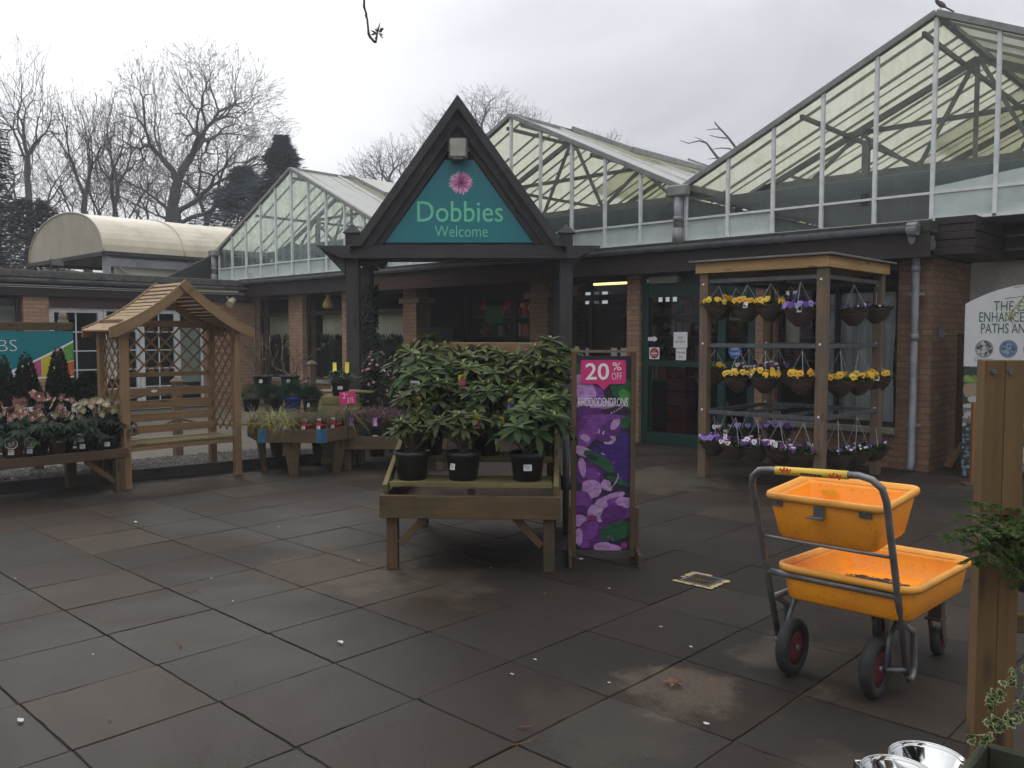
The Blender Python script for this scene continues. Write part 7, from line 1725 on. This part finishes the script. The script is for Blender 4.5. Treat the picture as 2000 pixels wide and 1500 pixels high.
# window dressing on the left of the shop: pale blinds and a spiky dark hedge screen behind the glass
M['blind'] = surf('cream_window_blind', (.50, .48, .36), (.40, .38, .28), 2.0, .85, 0); M['hedge'] = leafmat('artificial_hedge', (.012, .016, .011), (.028, .033, .02), .7, 0, .2)
for i, (x0, x1) in enumerate(((-17.9, -16.7), (-15.75, -14.72), (-13.9, -12.75))):
    g = MB(); g.box(((x0+x1)/2, YF+.30, 1.72), (x1-x0, .01, .62)); solo('window_blind', ('cream blind in the left-hand shop window behind the climbers', 'cream blind in the shop window under the hanging yellow ornament', 'cream blind in the shop window between porch post and entrance')[i], 'blind', g, M['blind'], group='window blinds')
    g = MB(); rs = random.Random(40+i)
    for k in range(900):
        x = rs.uniform(x0-.05, x1+.05); z = .6+rs.random()*.95; c = V(x, YF+.24+.03*rs.random(), z); d = V(rs.gauss(0, .35), -.2, 1).normalized(); s_ = V(1, 0, 0)*rs.uniform(.012, .02); L = rs.uniform(.07, .13); g.poly([c-s_*.3, c+s_*.3, c+d*L*.45+s_, c+d*L, c+d*L*.45-s_], 0, False, rs.random())
    g.poly([(x0-.05, YF+.285, .55), (x1+.05, YF+.285, .55), (x1+.05, YF+.285, 1.5), (x0-.05, YF+.285, 1.5)])
    solo('hedge_screen', ('spiky dark hedge screen in the left-hand shop window', 'spiky dark hedge screen in the shop window behind the pyramid capped post', 'spiky dark hedge screen in the shop window right of the ivy post')[i], 'screen', g, M['hedge'], group='hedge screens in the windows')
c = onY(647, 588, YF+.1); vz = MB(); vz.lathe([(.001, -.16), (.09, -.155), (.115, -.11), (.11, -.05), (.07, .02), (.04, .07), (.036, .11), (.045, .135), (.04, .14), (.03, .1)], 20)
solo('hanging_ornament', 'yellow bottle shaped ornament hanging in the shop window left of the porch', 'ornament', vz, plain('mustard_glaze', (.46, .36, .09), .4), (c.x, YF+.02, c.z))
# shop interior seen through the entrance: shelves of bright goods, round price tags, green sign
rk = thing('goods_display', 'dim shop display of flowers and boxes seen through the entrance', 'display', (-11.6, 12.75, 0))
for z in (.75, 1.15, 1.55, 1.95):
    g = MB(); g.box((0, 0, z), (2.6, .45, .03)); part('shelf', g, surf('shop_shelf', (.12, .11, .10), None, 4, .6, 0) if 'shop_shelf' not in bpy.data.materials else bpy.data.materials['shop_shelf'], rk)
cols = [plain('goods_red', (.38, .06, .05), .5), plain('goods_orange', (.42, .18, .08), .5), plain('goods_cream', (.45, .40, .31), .5), plain('goods_grey', (.22, .22, .22), .5), plain('goods_green', (.07, .14, .05), .5), plain('goods_pink', (.42, .18, .2), .5)]
rs = random.Random(17)
for z in (.765, 1.165, 1.565, 1.965):
    g = MB(); x = -1.25
    while x < 1.2:
        w_ = rs.uniform(.06, .18); h_ = rs.uniform(.1, .3)
        if rs.random() < .6: g.box((x+w_/2, -.1, z+h_/2), (w_*.9, .12, h_), None, rs.randint(0, 5))
        else:
            for q in range(7): g.ball((x+w_*rs.random(), -.12+.1*rs.random(), z+.06+rs.random()*.18), .035, 7, 5, rs.randint(0, 5))
        x += w_+.03
    part('goods', g, cols, rk)
copy_tree(rk, (-8.3, 13.4, 0), 0, 'dim shelves of goods seen through the window above the sign stand')
copy_tree(rk, (-5.9, 14.2, 0), 0, 'dim shelves of goods seen through the green door')
for px in (943, 990, 1037):
    p = onY(px, 600, 12.1); t = thing('price_tag', {943: 'round red £10 tag hanging in the entrance, left of the green sign', 990: 'round red £10 tag hanging in the entrance, right of the green sign', 1037: 'round red tag half hidden by the right entrance pier'}[px], 'tag', (p.x, 12.1, p.z), 0, 'red price tags in the entrance')
    g = MB(); g.lathe([(.12, -.003), (.12, .003)], 24, axis='y'); part('disc', g, plain('red_tag_disc', (.62, .02, .05), .5) if 'red_tag_disc' not in bpy.data.materials else bpy.data.materials['red_tag_disc'], t); mb = MB(); mb.add(text_mb('£10', width=.15, height=.09), T(0, -.005, -.045)); part('lettering', mb, M['white_ink'], t)
    g = MB(); g.tube([(0, 0, .11), (0, 0, 2.5-p.z)], .003, 4); part('string', g, M['paper'], t)
p = onY(964, 614, 12.05); g = MB(); g.box((0, 0, 0), (.46, .01, .34)); solo('green_sign', 'plain green square sign hanging in the shop entrance', 'sign', g, plain('green_card', (.07, .30, .04), .5), (p.x, 12.05, p.z))
p = onX(860, 660, -12.23); g = MB(); g.box((0, 0, 0), (.02, .62, .40)); g.box((.012, 0, 0), (.01, .012, .38)); solo('grey_notice_board', 'dull grey double notice board on the left wall of the entrance', 'board', g, surf('dull_board', (.10, .11, .11), None, 4, .7, 0), (-12.235, p.y, p.z))
# unseen tube added to light the goods inside the entrance
g = MB(); g.tube([(-12.6, 12.2, 2.5), (-10.2, 12.2, 2.5)], .02, 8); solo('tube_light', 'unseen strip light added inside the shop entrance to light the goods', 'light', g, plain('added_warm_tube', (.8, .78, .7), .5, emit=(1, .93, .8), estr=4.5))

# ================================================================== right: chippings sign, timbers
cs = G(1876, 934); ch = thing('chippings_sign', 'tall white arched sign about paths above a photo panel, leaning by the corner pier', 'sign', (cs.x, cs.y, 0), YAW-R(4))
sc_ = (cs-V(0, 0, H)).dot(FWD)/FPX
W_ = 1.10; zc0 = H-(715-655)*sc_; z_l = H+(655-595)*sc_; zpk = H+(655-556)*sc_
arcp = [(W_*k/16, z_l+(zpk-z_l)*(1-(1-min(1, k/11))**2 if k <= 11 else 1-((k-11)/11)**2)) for k in range(17)]
g = MB(); g.prism([(0, zc0), (W_, zc0)] + arcp[::-1], .012, 'y', 0); br = part('board', g, surf('white_sign_face', (.66, .66, .66), (.60, .60, .60), 3, .5, 0), ch)
mb = MB(); lh = 20*sc_
GRN = plain('dark_green_lettering', (.02, .10, .06), .5)
for s_, x0, base, w_ in (('THE EASY', 52*sc_, 608, 90*sc_), ('ENHANCE YOUR', 26*sc_, 629, 138*sc_), ('PATHS AND', 30*sc_, 651, 95*sc_)):
    mb.add(text_mb(s_, width=w_*1.0, height=19*sc_, thin=-.003, align='LEFT'), T(x0, -.002, H+(655-base)*sc_))
mb.add(text_mb('Chippings', width=34*sc_, height=9*sc_, thin=-.01, align='LEFT'), T(19*sc_, -.002, H+(655-707)*sc_)); part('lettering', mb, GRN, br)
g = MB(); rs = random.Random(3)
for cx, mi in ((37, 0), (82, 1), (127, 2)):
    disc(g, (cx*sc_, -.003, H-(681-655)*sc_), 17*sc_, 24, mi)
    for k in range(26): a = rs.random()*6.3; r = 13*sc_*math.sqrt(rs.random()); disc(g, (cx*sc_+r*math.cos(a), -.0035-.00002*k, H-(681-655)*sc_+r*math.sin(a)), sc_*rs.uniform(1.5, 4), 6, 3+mi*2+k % 2)
part('stone_samples', g, [plain('p_grey', (.25, .25, .25), .6), plain('p_blue', (.14, .19, .28), .6), plain('p_dark', (.12, .12, .12), .6), plain('p_grey_light', (.5, .5, .48), .6), plain('p_grey_dark', (.07, .07, .07), .6), plain('p_blue_light', (.26, .33, .45), .6), plain('p_blue_dark', (.07, .10, .16), .6), plain('p_dark_a', (.2, .2, .2), .6), plain('p_dark_b', (.06, .06, .06), .6)], br)
g = MB(); g.box((W_/2, .005, zc0/2+.02), (W_, .012, zc0-.06)); pp_ = part('photo_panel', g, plain('panel_dark_green', (.03, .04, .03), .5), ch)
g = MB(); rs = random.Random(8); zz = lambda py: H-(py-655)*sc_
yy = [-.002]
def bl(cx, py, rx, ry, mi, n=9):
    yy[0] -= .00004; X_ = cx*sc_; Z = zz(py); g.poly([(min(W_, max(0, X_+rx*sc_*math.cos(2*PI*k/n)*(.8+.4*rs.random()))), yy[0], Z+ry*sc_*math.sin(2*PI*k/n)*(.8+.4*rs.random())) for k in range(n)][::-1], mi)
bl(14, 760, 20, 15, 0)
for k in range(70): a = rs.random()*3; L = 20*rs.random(); bl(14+L*math.cos(a), 740-L*.7*math.sin(a)+6, 5, 2.2, 1+k % 2, 6)
bl(34, 779, 28, 9, 3); bl(10, 792, 14, 5, 3); bl(40, 795, 22, 4, 4)
for k in range(40): bl(60*rs.random(), 800+rs.random()*30, 7, 5, rs.choice((3, 3, 4, 5)))
for k in range(160): bl(70*rs.random(), 832+rs.random()*95, 4, 2.5, rs.choice((6, 7, 6, 8)), 6)
for k in range(60): bl(70+rs.random()*80, 730+rs.random()*190, 10, 8, rs.choice((2, 3, 4, 6)))
part('garden_picture', g, [plain('pot_print', (.30, .22, .13), .6), plain('grass_print', (.22, .33, .07), .6), plain('grass_print_dark', (.12, .22, .05), .6), plain('stone_print', (.42, .41, .38), .6), plain('stone_print_dark', (.16, .15, .14), .6), plain('stone_print_tan', (.33, .29, .22), .6), plain('slate_print', (.14, .20, .27), .6), plain('slate_print_dark', (.06, .09, .13), .6), plain('slate_print_light', (.26, .31, .37), .6)], pp_)
M['orange_wood'] = wood('orange_brown_board', (.34, .16, .05), (.24, .11, .035), .65)
g = MB(); p = G(1907, 947); sp = thing('sign_post', 'orange brown timber post on a flat foot standing in front of the photo panel', 'post', (p.x, p.y, 0), YAW)
g.box((0, .0, .44), (.14, .05, .88)); part('shaft', g, M['orange_wood'], sp, .004); g = MB(); g.box((0, 0, .012), (.3, .14, .024)); part('foot', g, M['old_wood'], sp, .004)
g = MB(); a = G(1850, 916); g.beam(a+V(0, 0, .02), a+V(.17, .17, .50), .11, .05); solo('leaning_timber', 'short sawn timber offcut leaning at an angle against the corner pier', 'timber', g, M['arbour_wood'], bev=.005)
p = G(1876, 925); g = MB(); g.box((0, 0, .8), (.13, .05, 1.6)); solo('tall_timber', 'tall dark timber board standing between the corner pier and the white sign', 'timber', g, M['dark_bench'], (p.x-.1, p.y+.35, 0), YAW, bev=.004)

# ================================================================== right foreground: timber display frame, plants, steel bowls
FD = 2.25; pt = onD(1956, 703, FD); pb_ = V(pt.x, pt.y, 0)
df = thing('timber_stand', 'near timber plant stand at the right edge, its grooved post cut by the bottom', 'stand', pb_, YAW-R(3))
g = MB()
for x in (-.026, .026): g.box((x, 0, pt.z/2), (.0512, .045, pt.z))
M['near_wood'] = wood('brown_near_post', (.19, .112, .046), (.13, .077, .033), .75, .9, (.12, .08, .035))
part('post', g, M['near_wood'], df, .0015)
g = MB(); g.box((.62, .05, pt.z/2), (.10, .045, pt.z)); part('post', g, M['old_wood'], df, .003)
for z in (.38, .80, 1.40):
    g = MB(); g.box((.34, .05, z), (.52, .03, .05)); part('rung', g, M['old_wood'], df, .003)
g = MB()
for k in range(4): g.box((.42, .10+.09*k, .845), (.46, .08, .02))
part('shelf', g, M['old_wood'], df, .002)
g = MB()
for x in (-.03, .012): g.lathe([(.007, -.003), (.007, .004)], 8, (x, -.024, pt.z-.03), axis='y')
part('screws', g, M['galv_dull'], df)
FT = Matrix.Translation(pb_) @ Matrix.Rotation(YAW-R(3), 4, 'Z')
M['cypress'] = leafmat('feathery_conifer_spray', (.045, .09, .02), (.13, .18, .05), .55, .3, .2)
cy = thing('potted_conifer', 'feathery green conifer hanging over the near timber post at the right edge', 'potted plant', FT @ V(.24, .18, .855), 0)
part('pot', pot_me, None, cy); g = MB(); st_ = MB(); rs = random.Random(22)
def spray(p, d, L, depth):
    n = 5; q = [Vector(p)]; dd = Vector(d).normalized()
    for k in range(n): dd = (dd+V(rs.gauss(0, .08), rs.gauss(0, .08), -.07)).normalized(); q.append(q[-1]+dd*L/n)
    st_.tube(q, [.003-.0005*k for k in range(6)], 3, cap=False)
    for k in range(1, n+1):
        for s in (-1, 1, -.6, .6):
            sd = dd.cross(V(0, 0, 1)).normalized()*s
            if depth > 0: spray(q[k], dd*.7+sd*.8+rdir(rs)*.15, min(.07, L*.3)*(1.15-k/n*.6), depth-1)
            else:
                for j in range(3): e = (dd*.8+sd*.6+rdir(rs)*.35).normalized(); a = q[k]+(q[k-1]-q[k])*j/3; w_ = e.cross(rdir(rs)).normalized()*.0013; ll = min(.045, L*.30)*rs.uniform(.6, 1.2); g.poly([a-w_, a+w_, a+e*ll*.7+w_*.8, a+e*ll, a+e*ll*.7-w_*.8], 0, False, min(1, rs.random()*.8+.2*(k == n)))
base = cy.location
for (tx, ty, D) in ((1872, 1024, 2.1), (1890, 1038, 2.08), (1900, 1062, 2.1), (1908, 1082, 2.14), (1950, 1010, 2.15), (1975, 1100, 2.1), (1965, 1065, 2.05), (1940, 1050, 2.08), (2020, 1120, 2.1), (2000, 1020, 2.05), (1878, 1030, 2.1), (1912, 1052, 2.1), (1918, 1075, 2.12), (1935, 1030, 2.15), (1940, 1070, 2.12), (1955, 1085, 2.15), (1968, 1030, 2.1), (1990, 1110, 2.12), (2010, 1010, 2.1), (2000, 1140, 2.2), (1985, 1000, 2.3), (2060, 920, 2.3), (1985, 1075, 2.25), (2100, 1000, 2.2), (2040, 1100, 2.2), (1960, 1050, 2.2), (2010, 1060, 2.1), (2080, 870, 2.4), (2030, 970, 2.35)):
    tip = onD(tx, ty, D)-base; o_ = V(.0, 0, .17); d = (tip-o_); spray(o_+d*.10, d+V(0, 0, .22*d.length), d.length*.93, 1)
part('foliage', g, M['cypress'], cy); part('stems', st_, M['stem'], cy)
# upper twig across the white sign
ut = thing('conifer_sprig', 'thin pale green sprig in front of the white arched sign at the right edge', 'sprig', onD(2030, 560, 2.2), 0); g = MB(); st_ = MB()
b0_ = ut.location; q = [onD(x, y, 2.2)-b0_ for x, y in ((2030, 560), (1995, 585), (1975, 610), (1968, 625))]; st_.tube(q, [.003, .0025, .002, .001], 4, cap=False)
for k in range(70): f = rs.random(); a = q[0].lerp(q[3], f)+rdir(rs)*.004; e = ((q[3]-q[0]).normalized()*.5+rdir(rs)*.8).normalized(); w_ = e.cross(rdir(rs)).normalized()*.0018; ll = rs.uniform(.02, .045); g.poly([a-w_, a+w_, a+e*ll], 0, False, .6+.4*rs.random())
st_.tube([onD(1962, 583, 2.2)-b0_, onD(2010, 577, 2.2)-b0_], .0015, 3); st_.tube([onD(1980, 562, 2.2)-b0_, onD(2010, 556, 2.2)-b0_], .0015, 3); st_.tube([b0_*0, onD(2080, 700, 2.25)-b0_, cy.location+V(0, 0, .2)-b0_], .003, 4)
part('needles', g, leafmat('pale_sprig_needles', (.22, .24, .10), (.34, .34, .18), .6, .2, .2), ut); part('stem', st_, surf('pale_sprig_stem', (.28, .25, .17), None, 9, .7, 0), ut)
# variegated ivy
vi = thing('variegated_ivy', 'trailing ivy with cream edged leaves beside the near timber post', 'climbing plant', FT @ V(.17, -.02, .42), 0); b0_ = vi.location; st_ = MB(); g = MB(); rs = random.Random(29)
part_p = part('pot', pot_h_me, None, vi); part_p.location = (.03, .03, -.05)
def ivyleaf(c, d, n_, r):
    d = d.normalized(); s_ = d.cross(n_).normalized(); n_ = s_.cross(d)
    for k_, mi, off in ((1.0, 1, 0), (.68, 0, .0012)):
        q = [(0, -.15), (.45, -.35), (.95, -.05), (.62, .28), (.55, .6), (.2, .6), (0, 1.1), (-.2, .6), (-.55, .6), (-.62, .28), (-.95, -.05), (-.45, -.35)]
        g.poly([c+s_*x*r*k_+d*(y*k_+.12*(1-k_))*r+n_*(off-.12*r*abs(x)*k_) for x, y in q], mi, False)
for pts in (((2010, 1300), (1985, 1310), (1965, 1330), (1945, 1350), (1935, 1372), (1930, 1380)), ((2010, 1330), (1990, 1370), (1968, 1400), (1950, 1420), (1935, 1440), (1905, 1437), (1895, 1436)), ((2020, 1360), (1985, 1385), (1965, 1405), (1940, 1412), (1932, 1408)), ((2020, 1390), (1996, 1400), (1980, 1410))):
    q = [onD(x, y, 2.08)-b0_ for x, y in pts]; st_.tube(q, .0018, 4, cap=False)
    for k in range(len(q)*4):
        f = rs.random()*(len(q)-1); i = int(f); c = q[i].lerp(q[min(i+1, len(q)-1)], f-i)+rdir(rs)*.010-FWD*.008; ivyleaf(c, rdir(rs)*.8+V(0, 0, -.5), (-FWD+rdir(rs)*.6).normalized(), rs.uniform(.009, .017))
for c in q: pass
part('leaves', g, [leafmat('ivy_green_centre', (.035, .07, .025), (.06, .10, .035), .5, .1, .3), leafmat('ivy_cream_edge', (.42, .42, .22), (.34, .36, .16), .5, .1, .3)], vi); part('stems', st_, M['climber'], vi)
# stainless bowls on a wire rack
M['steel'] = plain('polished_steel', (.62, .62, .60), .10, 1.0)
def bowl(px, py, D, r, label, rz=0, tilt=0):
    c = onD(px, py, D); g = MB(); g.lathe([(r*.68, -.065), (r*.74, -.064), (r*.90, -.012), (r*.95, .0), (r*1.0, .003), (r*1.01, -.002), (r*1.0, -.004), (r*.955, -.006), (r*.86, -.010), (r*.70, -.058), (.001, -.060)], 40)
    t = thing('steel_bowl', label, 'bowl', c, rz, 'steel bowls in the right-hand corner'); o = part('bowl', g, M['steel'], t); o.rotation_euler = (tilt, 0, 0)
    g = MB(); g.tube([V(r*1.0*math.cos(2*PI*k/36), r*1.0*math.sin(2*PI*k/36), .001) for k in range(37)], .0035, 6); part('rolled_rim', g, M['steel'], o); return t
bowl(1811, 1481, 2.60, .108, 'polished steel bowl, the rear and higher of two in the bottom right corner', 0, .0); bowl(1752, 1508, 2.5, .10, 'polished steel bowl cut by the bottom edge in the right corner', 0, .0)
rk2 = thing('wire_rack', 'wire rack holding the steel bowls in the bottom right corner', 'rack', onD(1811, 1481, 2.60)-V(0, 0, .07), YAW)
g = MB(); zr = rk2.location.z
for x in (-.17, .12):
    g.tube([(x, -.26, 0), (x, .12, 0), (x, .12, -zr)], .004, 6); g.tube([(x, -.26, 0), (x, -.26, -zr)], .004, 6)
for y in (-.26, -.05, .12): g.tube([(-.17, y, 0), (.12, y, 0)], .004, 6)
part('wires', g, M['steel'], rk2)
# dark green trough corner below the ivy
c = onD(1922, 1449, 2.15); g = MB(); rz_ = Matrix.Rotation(R(48), 3, 'Z')
for cc, dd_ in (((-.14, 0, 0), (.28, .02, .26)), ((-.14, -.28, 0), (.28, .02, .26)), ((0, -.14, 0), (.02, .26, .26)), ((-.28, -.14, 0), (.02, .26, .26)), ((-.14, -.14, -.06), (.26, .26, .02))): g.box(rz_ @ V(cc[0], cc[1], cc[2]-.13), dd_, rz_)
g.box((0, -.2, -.26-(c.z-.26)/2), (.24, .24, c.z-.26), rz_)
solo('green_planter', 'dark green timber planter corner at the bottom right beside the steel bowls', 'planter', g, surf('dark_green_wood_stain', (.045, .05, .022), (.03, .035, .016), 5, .7, .1), (c.x, c.y, c.z), YAW, bev=.006)
